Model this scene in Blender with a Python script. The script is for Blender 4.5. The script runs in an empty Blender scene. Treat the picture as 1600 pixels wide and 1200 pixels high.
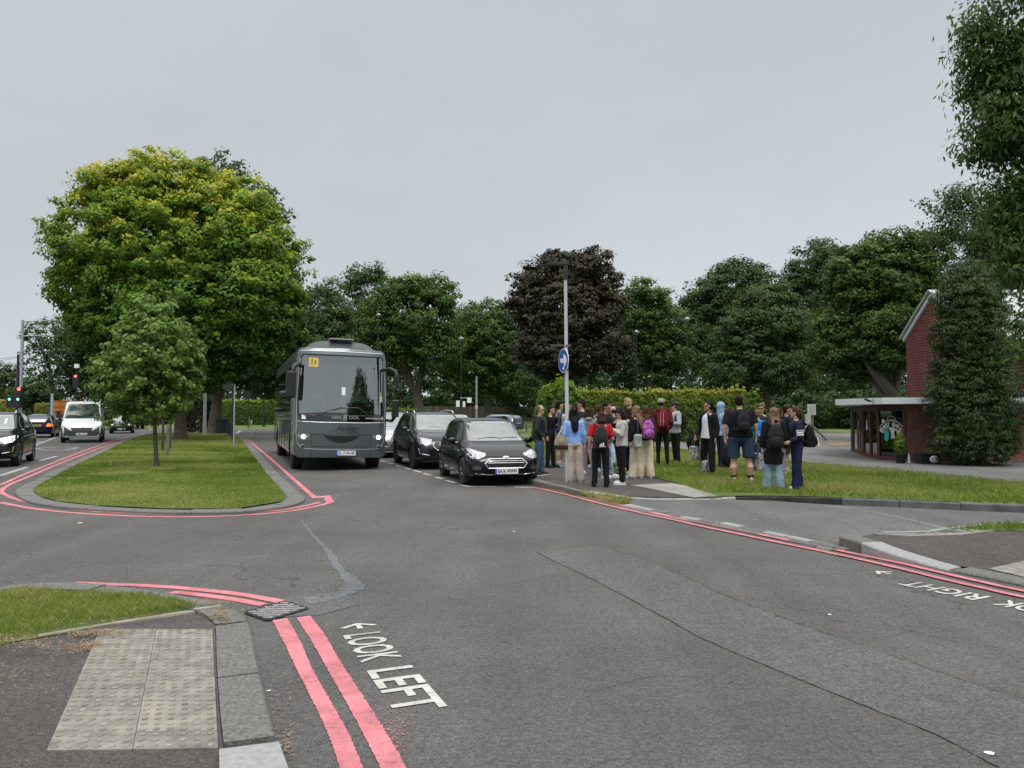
import bpy, bmesh, math, random
import numpy as np
from mathutils import Vector, Matrix, Euler, noise
from mathutils.bvhtree import BVHTree
sc = bpy.context.scene
COL = sc.collection
R = math.radians
# ------------------------------------------------------------------ camera
F, HC, HOR = 1200.0, 1.6, 645.0
cam = bpy.data.cameras.new('camera'); camo = bpy.data.objects.new('camera', cam); COL.objects.link(camo)
cam.sensor_width = 36; cam.lens = 27; cam.clip_end = 2000; cam.clip_start = .05
PITCH = math.atan((HOR - 600) / F)
camo.location = (0, 0, HC); camo.rotation_euler = (R(90) + PITCH, 0, 0)
sc.camera = camo
# ------------------------------------------------------------------ world: bright overcast
w = bpy.data.worlds.new('World'); sc.world = w; w.use_nodes = True
nt = w.node_tree; N = nt.nodes; Lk = nt.links; N.clear()
out = N.new('ShaderNodeOutputWorld'); bg = N.new('ShaderNodeBackground')
tc = N.new('ShaderNodeTexCoord'); sep = N.new('ShaderNodeSeparateXYZ'); rp = N.new('ShaderNodeValToRGB')
Lk.new(tc.outputs['Generated'], sep.inputs[0])
nz = N.new('ShaderNodeTexNoise'); nz.inputs['Scale'].default_value = 2.2; nz.inputs['Detail'].default_value = 5
mp = N.new('ShaderNodeMapping'); mp.inputs['Scale'].default_value = (1, 1, 3.5)
Lk.new(tc.outputs['Generated'], mp.inputs[0]); Lk.new(mp.outputs[0], nz.inputs['Vector'])
ad = N.new('ShaderNodeMath'); ad.operation = 'MULTIPLY_ADD'; ad.inputs[1].default_value = .16; ad.inputs[2].default_value = -.08
Lk.new(nz.outputs[0], ad.inputs[0])
a2 = N.new('ShaderNodeMath'); a2.operation = 'ADD'; Lk.new(sep.outputs[2], a2.inputs[0]); Lk.new(ad.outputs[0], a2.inputs[1])
Lk.new(a2.outputs[0], rp.inputs[0])
cr = rp.color_ramp; cr.interpolation = 'EASE'
cr.elements[0].position = 0; cr.elements[0].color = (.625, .695, .740, 1)
cr.elements[1].position = .22; cr.elements[1].color = (.570, .615, .655, 1)
for p, c in ((.50, (.535, .580, .618, 1)), (.62, (1.5, 1.53, 1.58, 1)), (1, (2.5, 2.51, 2.53, 1))):
    e = cr.elements.new(p); e.color = c
sky = N.new('ShaderNodeTexSky'); sky.sky_type = 'NISHITA'; sky.sun_disc = False
sky.sun_elevation = R(58); sky.sun_rotation = R(200); sky.dust_density = 4
sk = N.new('ShaderNodeMixRGB'); sk.blend_type = 'ADD'; sk.inputs[0].default_value = .006
Lk.new(rp.outputs[0], sk.inputs[1]); Lk.new(sky.outputs[0], sk.inputs[2])
Lk.new(sk.outputs[0], bg.inputs[0]); nz2 = N.new('ShaderNodeTexNoise'); nz2.inputs['Scale'].default_value = 1.3; nz2.inputs['Detail'].default_value = 6; nz2.inputs['Roughness'].default_value = .55; mp2 = N.new('ShaderNodeMapping'); mp2.inputs['Scale'].default_value = (1, 1, 2.6); mp2.inputs['Rotation'].default_value = (.2, .1, .4); Lk.new(tc.outputs['Generated'], mp2.inputs[0]); Lk.new(mp2.outputs[0], nz2.inputs['Vector']); mr2 = N.new('ShaderNodeMapRange'); mr2.inputs[1].default_value = .35; mr2.inputs[2].default_value = .65; mr2.inputs[3].default_value = .93; mr2.inputs[4].default_value = 1.06; Lk.new(nz2.outputs[0], mr2.inputs[0]); Lk.new(mr2.outputs[0], bg.inputs[1])
Lk.new(bg.outputs[0], out.inputs[0])
sl = bpy.data.lights.new('sun', 'SUN'); sl.energy = 1.5; sl.angle = R(22); sl.color = (1, .97, .92)
slo = bpy.data.objects.new('sun', sl); COL.objects.link(slo); slo.rotation_euler = (R(32), 0, R(200 - 180))
slo.location = (0, 0, 30)
sc.view_settings.view_transform = 'Standard'; sc.view_settings.look = 'None'
sc.view_settings.exposure = 0; sc.view_settings.gamma = 1
sc.cycles.max_bounces = 8; sc.cycles.transparent_max_bounces = 12

# ------------------------------------------------------------------ helpers
def P(px, py, z=0.0):
    "ground point (height z) that the photo shows at px, py"
    cy, sy = math.cos(PITCH), math.sin(PITCH)
    dx, dz = (px - 800) / F, (600 - py) / F
    v = Vector((dx, cy - dz * sy, sy + dz * cy))
    t = (z - HC) / v.z
    return Vector((v.x * t, v.y * t, z))
def PD(px, py, d):
    "point at distance d in front of the camera"
    cy, sy = math.cos(PITCH), math.sin(PITCH)
    dx, dz = (px - 800) / F, (600 - py) / F
    v = Vector((dx, cy - dz * sy, sy + dz * cy)); t = d / v.y
    return Vector((v.x * t, d, HC + v.z * t))
def tag(o, label=None, cat=None, group=None, kind=None):
    if label: o['label'] = label
    if cat: o['category'] = cat
    if group: o['group'] = group
    if kind: o['kind'] = kind
    return o
def empty(name, loc=(0, 0, 0), rz=0, label=None, cat=None, group=None):
    o = bpy.data.objects.new(name, None); COL.objects.link(o); o.location = loc; o.rotation_euler = (0, 0, rz)
    o.empty_display_size = .2
    return tag(o, label, cat, group)
def copy_tree(o, parent=None):
    c = o.copy(); COL.objects.link(c); c.parent = parent
    for ch in list(o.children): copy_tree(ch, c)
    return c
class MB:
    def __init__(s): s.v = []; s.f = []; s.m = []
    def add(s, vs, fs, mi=0):
        b = len(s.v); s.v += [tuple(x) for x in vs]
        for f in fs: s.f.append(tuple(b + i for i in f)); s.m.append(mi)
        return s
    def box(s, c, size, rot=None, mi=0, taper=1.0):
        x, y, z = (k / 2 for k in size); vs = []
        for sz in (-1, 1):
            t = 1 if sz < 0 else taper
            for a, b in ((-1, -1), (1, -1), (1, 1), (-1, 1)): vs.append(Vector((a * x * t, b * y * t, sz * z)))
        if rot: M = Euler(rot).to_matrix(); vs = [M @ v for v in vs]
        c = Vector(c); vs = [v + c for v in vs]
        return s.add(vs, [(3, 2, 1, 0), (4, 5, 6, 7), (0, 1, 5, 4), (1, 2, 6, 5), (2, 3, 7, 6), (3, 0, 4, 7)], mi)
    def tube(s, pts, rad, n=10, mi=0, squash=None, cap=True, up=None):
        "rad: number, list, or list of (rx, ry)"
        pts = [Vector(p) for p in pts]; k = len(pts)
        if not isinstance(rad, (list, tuple)): rad = [rad] * k
        vs = []; fs = []
        ref = Vector(up) if up else None
        pu = None
        for i, p in enumerate(pts):
            t = (pts[min(i + 1, k - 1)] - pts[max(i - 1, 0)])
            t = t.normalized() if t.length > 1e-9 else Vector((0, 0, 1))
            if ref is not None: u = ref - t * ref.dot(t)
            elif pu is None: q = Vector((1, 0, 0)) if abs(t.x) < .9 else Vector((0, 1, 0)); u = q - t * q.dot(t)
            else: u = pu - t * pu.dot(t)
            u.normalize(); pu = u; v = t.cross(u)
            r = rad[i]; rx, ry = (r if isinstance(r, (list, tuple)) else (r, r))
            for j in range(n):
                a = 2 * math.pi * j / n; vs.append(p + u * math.cos(a) * rx + v * math.sin(a) * ry)
        for i in range(k - 1):
            for j in range(n):
                a = i * n + j; b = i * n + (j + 1) % n; fs.append((a, b, b + n, a + n))
        if cap: fs.append(tuple(range(n))[::-1]); fs.append(tuple((k - 1) * n + j for j in range(n)))
        return s.add(vs, fs, mi)
    def ell(s, c, r, rot=None, n=12, m=8, mi=0):
        c = Vector(c); r = r if isinstance(r, (list, tuple)) else (r, r, r); vs = [Vector((0, 0, -r[2]))]; fs = []
        for i in range(1, m):
            a = -math.pi / 2 + math.pi * i / m
            for j in range(n):
                b = 2 * math.pi * j / n
                vs.append(Vector((r[0] * math.cos(a) * math.cos(b), r[1] * math.cos(a) * math.sin(b), r[2] * math.sin(a))))
        vs.append(Vector((0, 0, r[2]))); T = len(vs) - 1
        for j in range(n): fs.append((0, 1 + (j + 1) % n, 1 + j))
        for i in range(m - 2):
            for j in range(n):
                a = 1 + i * n + j; b = 1 + i * n + (j + 1) % n; fs.append((a, b, b + n, a + n))
        for j in range(n): fs.append((T, 1 + (m - 2) * n + j, 1 + (m - 2) * n + (j + 1) % n))
        if rot: M = Euler(rot).to_matrix(); vs = [M @ v for v in vs]
        return s.add([v + c for v in vs], fs, mi)
    def lathe(s, prof, c=(0, 0, 0), axis='Z', n=20, mi=0):
        "prof: (radius, height) pairs"
        vs = []; fs = []; c = Vector(c)
        for r, h in prof:
            for j in range(n):
                a = 2 * math.pi * j / n; q = (r * math.cos(a), r * math.sin(a), h)
                q = {'Z': q, 'X': (q[2], q[0], q[1]), 'Y': (q[1], q[2], q[0])}[axis]
                vs.append(Vector(q) + c)
        for i in range(len(prof) - 1):
            for j in range(n):
                a = i * n + j; b = i * n + (j + 1) % n; fs.append((a, b, b + n, a + n))
        if prof[0][0] > 1e-6: fs.append(tuple(range(n))[::-1])
        if prof[-1][0] > 1e-6: fs.append(tuple((len(prof) - 1) * n + j for j in range(n)))
        return s.add(vs, fs, mi)
    def prism(s, poly, z0, z1, mi=0, frame=None):
        "poly: 2D outline extruded z0..z1; frame(x,y,z) maps to 3D"
        A = sum(poly[i][0] * poly[(i + 1) % len(poly)][1] - poly[(i + 1) % len(poly)][0] * poly[i][1] for i in range(len(poly)))
        if A < 0: poly = poly[::-1]
        n = len(poly); g = frame or (lambda x, y, z: (x, y, z))
        vs = [g(p[0], p[1], z0) for p in poly] + [g(p[0], p[1], z1) for p in poly]
        fs = [tuple(range(n))[::-1], tuple(range(n, 2 * n))] + [(i, (i + 1) % n, n + (i + 1) % n, n + i) for i in range(n)]
        return s.add(vs, fs, mi)
    def mesh(s, name='m'):
        me = bpy.data.meshes.new(name); me.from_pydata(s.v, [], s.f); me.update(); return me
    def build(s, name, mat, parent=None, smooth=None, bevel=0, loc=None, rz=None, fix=False):
        me = s.mesh(name); mats = mat if isinstance(mat, (list, tuple)) else [mat]
        for m in mats: me.materials.append(m)
        if len(mats) > 1: me.polygons.foreach_set('material_index', s.m)
        if bevel or fix:
            bm = bmesh.new(); bm.from_mesh(me)
            if fix: bmesh.ops.recalc_face_normals(bm, faces=bm.faces)
            if bevel: bmesh.ops.bevel(bm, geom=[e for e in bm.edges if e.is_manifold and e.calc_face_angle(0) > .5], offset=bevel, segments=2, affect='EDGES', profile=.6, clamp_overlap=True)
            bm.to_mesh(me); bm.free()
        if smooth:
            me.polygons.foreach_set('use_smooth', [True] * len(me.polygons)); me.set_sharp_from_angle(angle=R(smooth))
        o = bpy.data.objects.new(name, me); COL.objects.link(o)
        if parent: o.parent = parent
        if loc is not None: o.location = loc
        if rz is not None: o.rotation_euler = (0, 0, rz)
        return o
def text_mb(body, align='CENTER', bold=0, depth=0):
    cu = bpy.data.curves.new('t', 'FONT'); cu.body = body; cu.align_x = align; cu.align_y = 'BOTTOM_BASELINE'; cu.offset = bold; cu.resolution_u = 3
    o = bpy.data.objects.new('t', cu); COL.objects.link(o); bpy.context.view_layer.update()
    dg = bpy.context.evaluated_depsgraph_get(); me = bpy.data.meshes.new_from_object(o.evaluated_get(dg))
    vs = [v.co.copy() for v in me.vertices]; fs = [tuple(p.vertices) for p in me.polygons]
    bpy.data.objects.remove(o); bpy.data.curves.remove(cu); bpy.data.meshes.remove(me)
    return vs, fs
def text_on(mb, body, org, ux, uy, width, height, mi=0, bold=0.0, jitter=0):
    "lay text flat in the frame org, ux, uy (left bottom corner at org)"
    vs, fs = text_mb(body, 'LEFT', bold)
    x0 = min(v.x for v in vs); x1 = max(v.x for v in vs); y0 = min(v.y for v in vs); y1 = max(v.y for v in vs)
    org = Vector(org); ux = Vector(ux).normalized(); uy = Vector(uy).normalized()
    mb.add([org + ux * ((v.x - x0) / (x1 - x0) * width) + uy * ((v.y - y0) / (y1 - y0) * height) for v in vs], fs, mi)
# ------------------------------------------------------------------ materials
MATS = {}
def new_mat(name):
    m = bpy.data.materials.new(name); m.use_nodes = True; return m, m.node_tree, m.node_tree.nodes['Principled BSDF']
def c4(c): return (c[0], c[1], c[2], 1)
def mat(name, col, rough=.6, metal=0, coat=0, spec=.5, var=0, vscale=6, bump=0, bscale=60, emit=None, es=0, alpha=None):
    if name in MATS: return MATS[name]
    m, t, b = new_mat(name); n = t.nodes; l = t.links
    b.inputs['Base Color'].default_value = c4(col); b.inputs['Roughness'].default_value = rough; b.inputs['Metallic'].default_value = metal
    b.inputs['Coat Weight'].default_value = coat; b.inputs['Coat Roughness'].default_value = .05; b.inputs['Specular IOR Level'].default_value = spec
    co = n.new('ShaderNodeTexCoord')
    if var:
        z = n.new('ShaderNodeTexNoise'); z.inputs['Scale'].default_value = vscale; z.inputs['Detail'].default_value = 6; l.new(co.outputs['Object'], z.inputs[0])
        r = n.new('ShaderNodeMapRange'); r.inputs[1].default_value = .3; r.inputs[2].default_value = .7; r.inputs[3].default_value = 1 - var; r.inputs[4].default_value = 1 + var; l.new(z.outputs[0], r.inputs[0])
        mx = n.new('ShaderNodeVectorMath'); mx.operation = 'SCALE'; mx.inputs[0].default_value = col; l.new(r.outputs[0], mx.inputs['Scale']); l.new(mx.outputs[0], b.inputs['Base Color'])
    if bump:
        z2 = n.new('ShaderNodeTexNoise'); z2.inputs['Scale'].default_value = bscale; z2.inputs['Detail'].default_value = 4; l.new(co.outputs['Object'], z2.inputs[0])
        bp = n.new('ShaderNodeBump'); bp.inputs['Strength'].default_value = bump; bp.inputs['Distance'].default_value = .01; l.new(z2.outputs[0], bp.inputs['Height']); l.new(bp.outputs[0], b.inputs['Normal'])
    if emit: b.inputs['Emission Color'].default_value = c4(emit); b.inputs['Emission Strength'].default_value = es
    MATS[name] = m; return m
def ramp(n, pts, interp='LINEAR'):
    r = n.new('ShaderNodeValToRGB'); r.color_ramp.interpolation = interp; e = r.color_ramp.elements
    e[0].position, e[0].color = pts[0][0], c4(pts[0][1]); e[1].position, e[1].color = pts[-1][0], c4(pts[-1][1])
    for p, c in pts[1:-1]: q = e.new(p); q.color = c4(c)
    return r
def asphalt(name, col, speck=1.0, crack=.5, tint=None, rough=.88):
    col = tuple(k * .78 for k in col); tint = tuple(k * .78 for k in tint) if tint else None
    m, t, b = new_mat(name); n = t.nodes; l = t.links
    g = n.new('ShaderNodeNewGeometry'); pos = g.outputs['Position']
    def nz(s, d=3, rgh=.6):
        z = n.new('ShaderNodeTexNoise'); z.inputs['Scale'].default_value = s; z.inputs['Detail'].default_value = d; z.inputs['Roughness'].default_value = rgh; l.new(pos, z.inputs[0]); return z.outputs[0]
    def mr(src, a, bb, c, d):
        r = n.new('ShaderNodeMapRange'); r.inputs[1].default_value, r.inputs[2].default_value, r.inputs[3].default_value, r.inputs[4].default_value = a, bb, c, d; l.new(src, r.inputs[0]); return r.outputs[0]
    def mul(a, bb):
        r = n.new('ShaderNodeMath'); r.operation = 'MULTIPLY'; l.new(a, r.inputs[0]); l.new(bb, r.inputs[1]); return r.outputs[0]
    fine = mul(mr(nz(110, 2, .7), .32, .68, 1 - .5 * speck, 1 + .5 * speck), mr(nz(34, 3, .85), .36, .64, 1 - .36 * speck, 1 + .36 * speck))
    mid = mr(nz(9, 6, .7), .3, .7, .86, 1.14); big = mr(nz(.45, 6), .3, .7, .82, 1.18)
    vo = n.new('ShaderNodeTexVoronoi'); vo.inputs['Scale'].default_value = 45; l.new(pos, vo.inputs[0])
    st = mr(vo.outputs['Distance'], .08, .16, 2.1, 1.0)
    wn = n.new('ShaderNodeTexWhiteNoise'); l.new(vo.outputs['Position'], wn.inputs[0]); gate = n.new('ShaderNodeMath'); gate.operation = 'GREATER_THAN'; gate.inputs[1].default_value = .84; l.new(wn.outputs[0], gate.inputs[0])
    sm = n.new('ShaderNodeMix'); sm.data_type = 'FLOAT'; l.new(gate.outputs[0], sm.inputs[0]); sm.inputs[2].default_value = 1; l.new(st, sm.inputs[3])
    stn = n.new('ShaderNodeMapping'); stn.inputs['Rotation'].default_value = (0, 0, .25); stn.inputs['Scale'].default_value = (1.6, .12, 1); l.new(pos, stn.inputs[0]); sz = n.new('ShaderNodeTexNoise'); sz.inputs['Scale'].default_value = .8; sz.inputs['Detail'].default_value = 4; l.new(stn.outputs[0], sz.inputs[0])
    v = mul(mul(mul(mul(fine, mid), big), sm.outputs[0]), mr(sz.outputs[0], .35, .65, .88, 1.08))
    # cracks: warped voronoi edges, gated by a broad noise
    wz = n.new('ShaderNodeTexNoise'); wz.inputs['Scale'].default_value = 1.6; wz.inputs['Detail'].default_value = 6; l.new(pos, wz.inputs[0])
    va = n.new('ShaderNodeVectorMath'); va.operation = 'MULTIPLY_ADD'; va.inputs[1].default_value = (1.6, 1.6, 0); l.new(wz.outputs['Color'], va.inputs[0]); l.new(pos, va.inputs[2])
    v2 = n.new('ShaderNodeTexVoronoi'); v2.feature = 'DISTANCE_TO_EDGE'; v2.inputs['Scale'].default_value = .42; l.new(va.outputs[0], v2.inputs[0])
    ck = mr(v2.outputs['Distance'], 0, .006, 1 - crack, 1); gt = mr(nz(.35, 3), .44, .56, 0, 1)
    cm = n.new('ShaderNodeMix'); cm.data_type = 'FLOAT'; l.new(gt, cm.inputs[0]); cm.inputs[2].default_value = 1; l.new(ck, cm.inputs[3])
    v = mul(v, cm.outputs[0])
    sc_ = n.new('ShaderNodeVectorMath'); sc_.operation = 'SCALE'; l.new(v, sc_.inputs['Scale'])
    tn = ramp(n, [(.35, col), (.65, tint or tuple(k * .93 for k in col))]); l.new(nz(1.1, 4), tn.inputs[0]); l.new(tn.outputs[0], sc_.inputs[0])
    l.new(sc_.outputs[0], b.inputs['Base Color']); b.inputs['Roughness'].default_value = rough; b.inputs['Specular IOR Level'].default_value = .35
    bp = n.new('ShaderNodeBump'); bp.inputs['Strength'].default_value = .9; bp.inputs['Distance'].default_value = .008; l.new(nz(130, 2), bp.inputs['Height']); l.new(bp.outputs[0], b.inputs['Normal'])
    MATS[name] = m; return m
def paint_mat(name, col, wear=.5, under=(.06, .06, .06), rough=.75):
    "road paint, worn through in specks"
    m, t, b = new_mat(name); n = t.nodes; l = t.links; g = n.new('ShaderNodeNewGeometry')
    z = n.new('ShaderNodeTexNoise'); z.inputs['Scale'].default_value = 55; z.inputs['Detail'].default_value = 5; z.inputs['Roughness'].default_value = .7; l.new(g.outputs['Position'], z.inputs[0])
    z2 = n.new('ShaderNodeTexNoise'); z2.inputs['Scale'].default_value = 7; z2.inputs['Detail'].default_value = 6; l.new(g.outputs['Position'], z2.inputs[0])
    a = n.new('ShaderNodeMath'); a.operation = 'MULTIPLY_ADD'; a.inputs[1].default_value = .6; l.new(z2.outputs[0], a.inputs[0]); l.new(z.outputs[0], a.inputs[2])
    r = ramp(n, [(wear - .06, under), (wear + .02, tuple(k * .86 for k in col)), (min(wear + .35, 1), col)]); 
    mm = n.new('ShaderNodeMath'); mm.operation = 'MULTIPLY'; mm.inputs[1].default_value = .95; l.new(a.outputs[0], mm.inputs[0]); l.new(mm.outputs[0], r.inputs[0])
    z3 = n.new('ShaderNodeTexNoise'); z3.inputs['Scale'].default_value = 2.6; z3.inputs['Detail'].default_value = 8; z3.inputs['Roughness'].default_value = .7; l.new(g.outputs['Position'], z3.inputs[0])
    d3 = n.new('ShaderNodeMapRange'); d3.inputs[1].default_value = .34; d3.inputs[2].default_value = .62; d3.inputs[3].default_value = .58; d3.inputs[4].default_value = 1.05; l.new(z3.outputs[0], d3.inputs[0])
    vv = n.new('ShaderNodeTexVoronoi'); vv.feature = 'DISTANCE_TO_EDGE'; vv.inputs['Scale'].default_value = 7; wv = n.new('ShaderNodeVectorMath'); wv.operation = 'MULTIPLY_ADD'; wv.inputs[1].default_value = (.35, .35, 0); l.new(z3.outputs['Color'], wv.inputs[0]); l.new(g.outputs['Position'], wv.inputs[2]); l.new(wv.outputs[0], vv.inputs[0])
    d4 = n.new('ShaderNodeMapRange'); d4.inputs[1].default_value = 0; d4.inputs[2].default_value = .018; d4.inputs[3].default_value = .55; d4.inputs[4].default_value = 1; l.new(vv.outputs['Distance'], d4.inputs[0])
    dm = n.new('ShaderNodeMath'); dm.operation = 'MULTIPLY'; l.new(d3.outputs[0], dm.inputs[0]); l.new(d4.outputs[0], dm.inputs[1]); sv = n.new('ShaderNodeVectorMath'); sv.operation = 'SCALE'; l.new(r.outputs[0], sv.inputs[0]); l.new(dm.outputs[0], sv.inputs['Scale'])
    l.new(sv.outputs[0], b.inputs['Base Color']); b.inputs['Roughness'].default_value = rough
    bp = n.new('ShaderNodeBump'); bp.inputs['Strength'].default_value = .3; bp.inputs['Distance'].default_value = .005; l.new(z.outputs[0], bp.inputs['Height']); l.new(bp.outputs[0], b.inputs['Normal'])
    MATS[name] = m; return m
def ground_mat(name, cols, s1=1.2, s2=30, rough=.95):
    m, t, b = new_mat(name); n = t.nodes; l = t.links; g = n.new('ShaderNodeNewGeometry')
    z = n.new('ShaderNodeTexNoise'); z.inputs['Scale'].default_value = s1; z.inputs['Detail'].default_value = 6; l.new(g.outputs['Position'], z.inputs[0])
    z2 = n.new('ShaderNodeTexNoise'); z2.inputs['Scale'].default_value = s2; z2.inputs['Detail'].default_value = 4; z2.inputs['Roughness'].default_value = .7; l.new(g.outputs['Position'], z2.inputs[0])
    a = n.new('ShaderNodeMath'); a.operation = 'MULTIPLY_ADD'; a.inputs[1].default_value = .55; l.new(z.outputs[0], a.inputs[0])
    h = n.new('ShaderNodeMath'); h.operation = 'MULTIPLY'; h.inputs[1].default_value = .45; l.new(z2.outputs[0], h.inputs[0]); l.new(h.outputs[0], a.inputs[2])
    k = len(cols); r = ramp(n, [(.32 + .36 * i / (k - 1), c) for i, c in enumerate(cols)]); l.new(a.outputs[0], r.inputs[0]); l.new(r.outputs[0], b.inputs['Base Color'])
    b.inputs['Roughness'].default_value = rough
    bp = n.new('ShaderNodeBump'); bp.inputs['Strength'].default_value = .6; bp.inputs['Distance'].default_value = .02; l.new(z2.outputs[0], bp.inputs['Height']); l.new(bp.outputs[0], b.inputs['Normal'])
    MATS[name] = m; return m
def leaf_mat(name, cols, trans=.3, rough=.55):
    "cols: ramp over the per-leaf 'tone' attribute"
    if name in MATS: return MATS[name]
    m, t, b = new_mat(name); n = t.nodes; l = t.links
    a = n.new('ShaderNodeAttribute'); a.attribute_name = 'tone'; k = len(cols)
    r = ramp(n, [(i / (k - 1), c) for i, c in enumerate(cols)]); l.new(a.outputs['Fac'], r.inputs[0]); l.new(r.outputs[0], b.inputs['Base Color'])
    b.inputs['Roughness'].default_value = rough; b.inputs['Specular IOR Level'].default_value = .3
    tr = n.new('ShaderNodeBsdfTranslucent'); mx = n.new('ShaderNodeMixShader'); mx.inputs[0].default_value = trans
    l.new(r.outputs[0], tr.inputs[0]); l.new(b.outputs[0], mx.inputs[1]); l.new(tr.outputs[0], mx.inputs[2]); l.new(mx.outputs[0], n['Material Output'].inputs[0])
    MATS[name] = m; return m
def glass_mat(name, tint=(.35, .42, .40), refl=1.0, rough=.02):
    m, t, b = new_mat(name); n = t.nodes; l = t.links; n.remove(b)
    tr = n.new('ShaderNodeBsdfTransparent'); tr.inputs[0].default_value = c4(tint); gl = n.new('ShaderNodeBsdfGlossy'); gl.inputs[0].default_value = (.95, 1, .98, 1); gl.inputs['Roughness'].default_value = rough
    fr = n.new('ShaderNodeFresnel'); fr.inputs[0].default_value = 1.55; ml = n.new('ShaderNodeMath'); ml.operation = 'MULTIPLY'; ml.use_clamp = True; ml.inputs[1].default_value = refl; l.new(fr.outputs[0], ml.inputs[0])
    mx = n.new('ShaderNodeMixShader'); l.new(ml.outputs[0], mx.inputs[0]); l.new(tr.outputs[0], mx.inputs[1]); l.new(gl.outputs[0], mx.inputs[2]); l.new(mx.outputs[0], n['Material Output'].inputs[0])
    MATS[name] = m; return m
def brick_mat(name, c1, c2, mortar, sx=.225, sz=.075, ms=.012):
    m, t, b = new_mat(name); n = t.nodes; l = t.links; co = n.new('ShaderNodeTexCoord'); sp = n.new('ShaderNodeSeparateXYZ'); l.new(co.outputs['Object'], sp.inputs[0])
    a = n.new('ShaderNodeMath'); a.operation = 'ADD'; l.new(sp.outputs[0], a.inputs[0]); l.new(sp.outputs[1], a.inputs[1])
    cb = n.new('ShaderNodeCombineXYZ'); l.new(a.outputs[0], cb.inputs[0]); l.new(sp.outputs[2], cb.inputs[1])
    br = n.new('ShaderNodeTexBrick'); br.inputs['Scale'].default_value = 1; br.inputs['Brick Width'].default_value = sx; br.inputs['Row Height'].default_value = sz; br.inputs['Mortar Size'].default_value = ms
    br.inputs['Color1'].default_value = c4(c1); br.inputs['Color2'].default_value = c4(c2); br.inputs['Mortar'].default_value = c4(mortar); l.new(cb.outputs[0], br.inputs[0])
    z = n.new('ShaderNodeTexNoise'); z.inputs['Scale'].default_value = 5; z.inputs['Detail'].default_value = 6; l.new(co.outputs['Object'], z.inputs[0])
    r = n.new('ShaderNodeMapRange'); r.inputs[1].default_value = .3; r.inputs[2].default_value = .7; r.inputs[3].default_value = .75; r.inputs[4].default_value = 1.2; l.new(z.outputs[0], r.inputs[0])
    s = n.new('ShaderNodeVectorMath'); s.operation = 'SCALE'; l.new(br.outputs[0], s.inputs[0]); l.new(r.outputs[0], s.inputs['Scale']); l.new(s.outputs[0], b.inputs['Base Color'])
    b.inputs['Roughness'].default_value = .9; bp = n.new('ShaderNodeBump'); bp.inputs['Strength'].default_value = .5; bp.inputs['Distance'].default_value = .01; bp.invert = True; l.new(br.outputs['Fac'], bp.inputs['Height']); l.new(bp.outputs[0], b.inputs['Normal'])
    MATS[name] = m; return m
def pattern_mat(name, cols, scale=30):
    m, t, b = new_mat(name); n = t.nodes; l = t.links; co = n.new('ShaderNodeTexCoord'); z = n.new('ShaderNodeTexNoise'); z.inputs['Scale'].default_value = scale; z.inputs['Detail'].default_value = 1; z.inputs['Distortion'].default_value = 1.5; l.new(co.outputs['Object'], z.inputs[0])
    k = len(cols); r = ramp(n, [(.36 + .28 * i / max(1, k - 1), c) for i, c in enumerate(cols)], 'CONSTANT'); l.new(z.outputs[0], r.inputs[0]); l.new(r.outputs[0], b.inputs['Base Color']); b.inputs['Roughness'].default_value = .8
    MATS[name] = m; return m
BLACK = mat('black_plastic', (.012, .012, .013), .45); RUBBER = mat('tyre_rubber', (.017, .017, .018), .8, var=.2)
CHROME = mat('chrome', (.7, .71, .72), .15, 1); WHITE = mat('white_paint', (.78, .79, .79), .45, var=.04)
STEEL = mat('galvanised_steel', (.42, .44, .46), .45, .6, var=.12, vscale=9); DARKST = mat('dark_painted_steel', (.02, .021, .023), .45)
BARK = mat('bark', (.085, .068, .052), .95, var=.35, vscale=7, bump=1, bscale=22); BARK2 = mat('pale_bark', (.14, .12, .095), .95, var=.3, vscale=7, bump=1, bscale=22)
_w=0; WOODG = mat('weathered_wood', (.16, .145, .125), .9, var=.25, vscale=8, bump=.5)
GLASSD = mat('dark_window_glass', (.018, .024, .024), .03, spec=.9, coat=1)
# ------------------------------------------------------------------ ground and roads
A_ROAD = asphalt('road_asphalt', (.122, .118, .111), 1.0, .55, (.110, .106, .099))
A_ROAD2 = asphalt('side_road_asphalt', (.150, .149, .146), .8, .3)
A_PATCH = asphalt('road_patch_asphalt', (.130, .131, .127), .9, .0, (.122, .123, .120))
A_PAVE = asphalt('footway_asphalt', (.086, .077, .071), 1.2, .25, (.100, .089, .081))
A_SEAL = asphalt('crack_sealant', (.165, .175, .182), .5, .0)
A_LOT = asphalt('car_park_asphalt', (.185, .183, .178), .6, .3)
KERB = mat('granite_kerb', (.132, .130, .119), .9, var=.45, vscale=45, bump=1, bscale=90)
KERBL = mat('pale_granite_kerb', (.27, .275, .265), .85, var=.15, vscale=30, bump=.5, bscale=80)
KERBD = mat('dark_kerb', (.10, .10, .10), .9, var=.35, vscale=4, bump=.6)
SLAB = mat('tactile_paving', (.205, .192, .160), .9, var=.34, vscale=9, bump=.5, bscale=90)
PSLAB = mat('plain_paving', (.25, .24, .21), .9, var=.15, vscale=2, bump=.4, bscale=60)
RED = paint_mat('red_road_paint', (.60, .19, .212), .50, (.22, .07, .07))
WPAINT = paint_mat('white_road_paint', (.56, .55, .50), .57, (.09, .09, .09))
FPAINT = paint_mat('faded_road_paint', (.42, .42, .41), .58, (.10, .10, .10))
TURF = ground_mat('turf', [(.07, .085, .022), (.085, .12, .024), (.11, .145, .03), (.18, .16, .07)], 1.0, 26)
DRYT = ground_mat('dry_litter', [(.16, .11, .06), (.24, .17, .10), (.11, .10, .04), (.30, .22, .13)], 6, 60)
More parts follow.
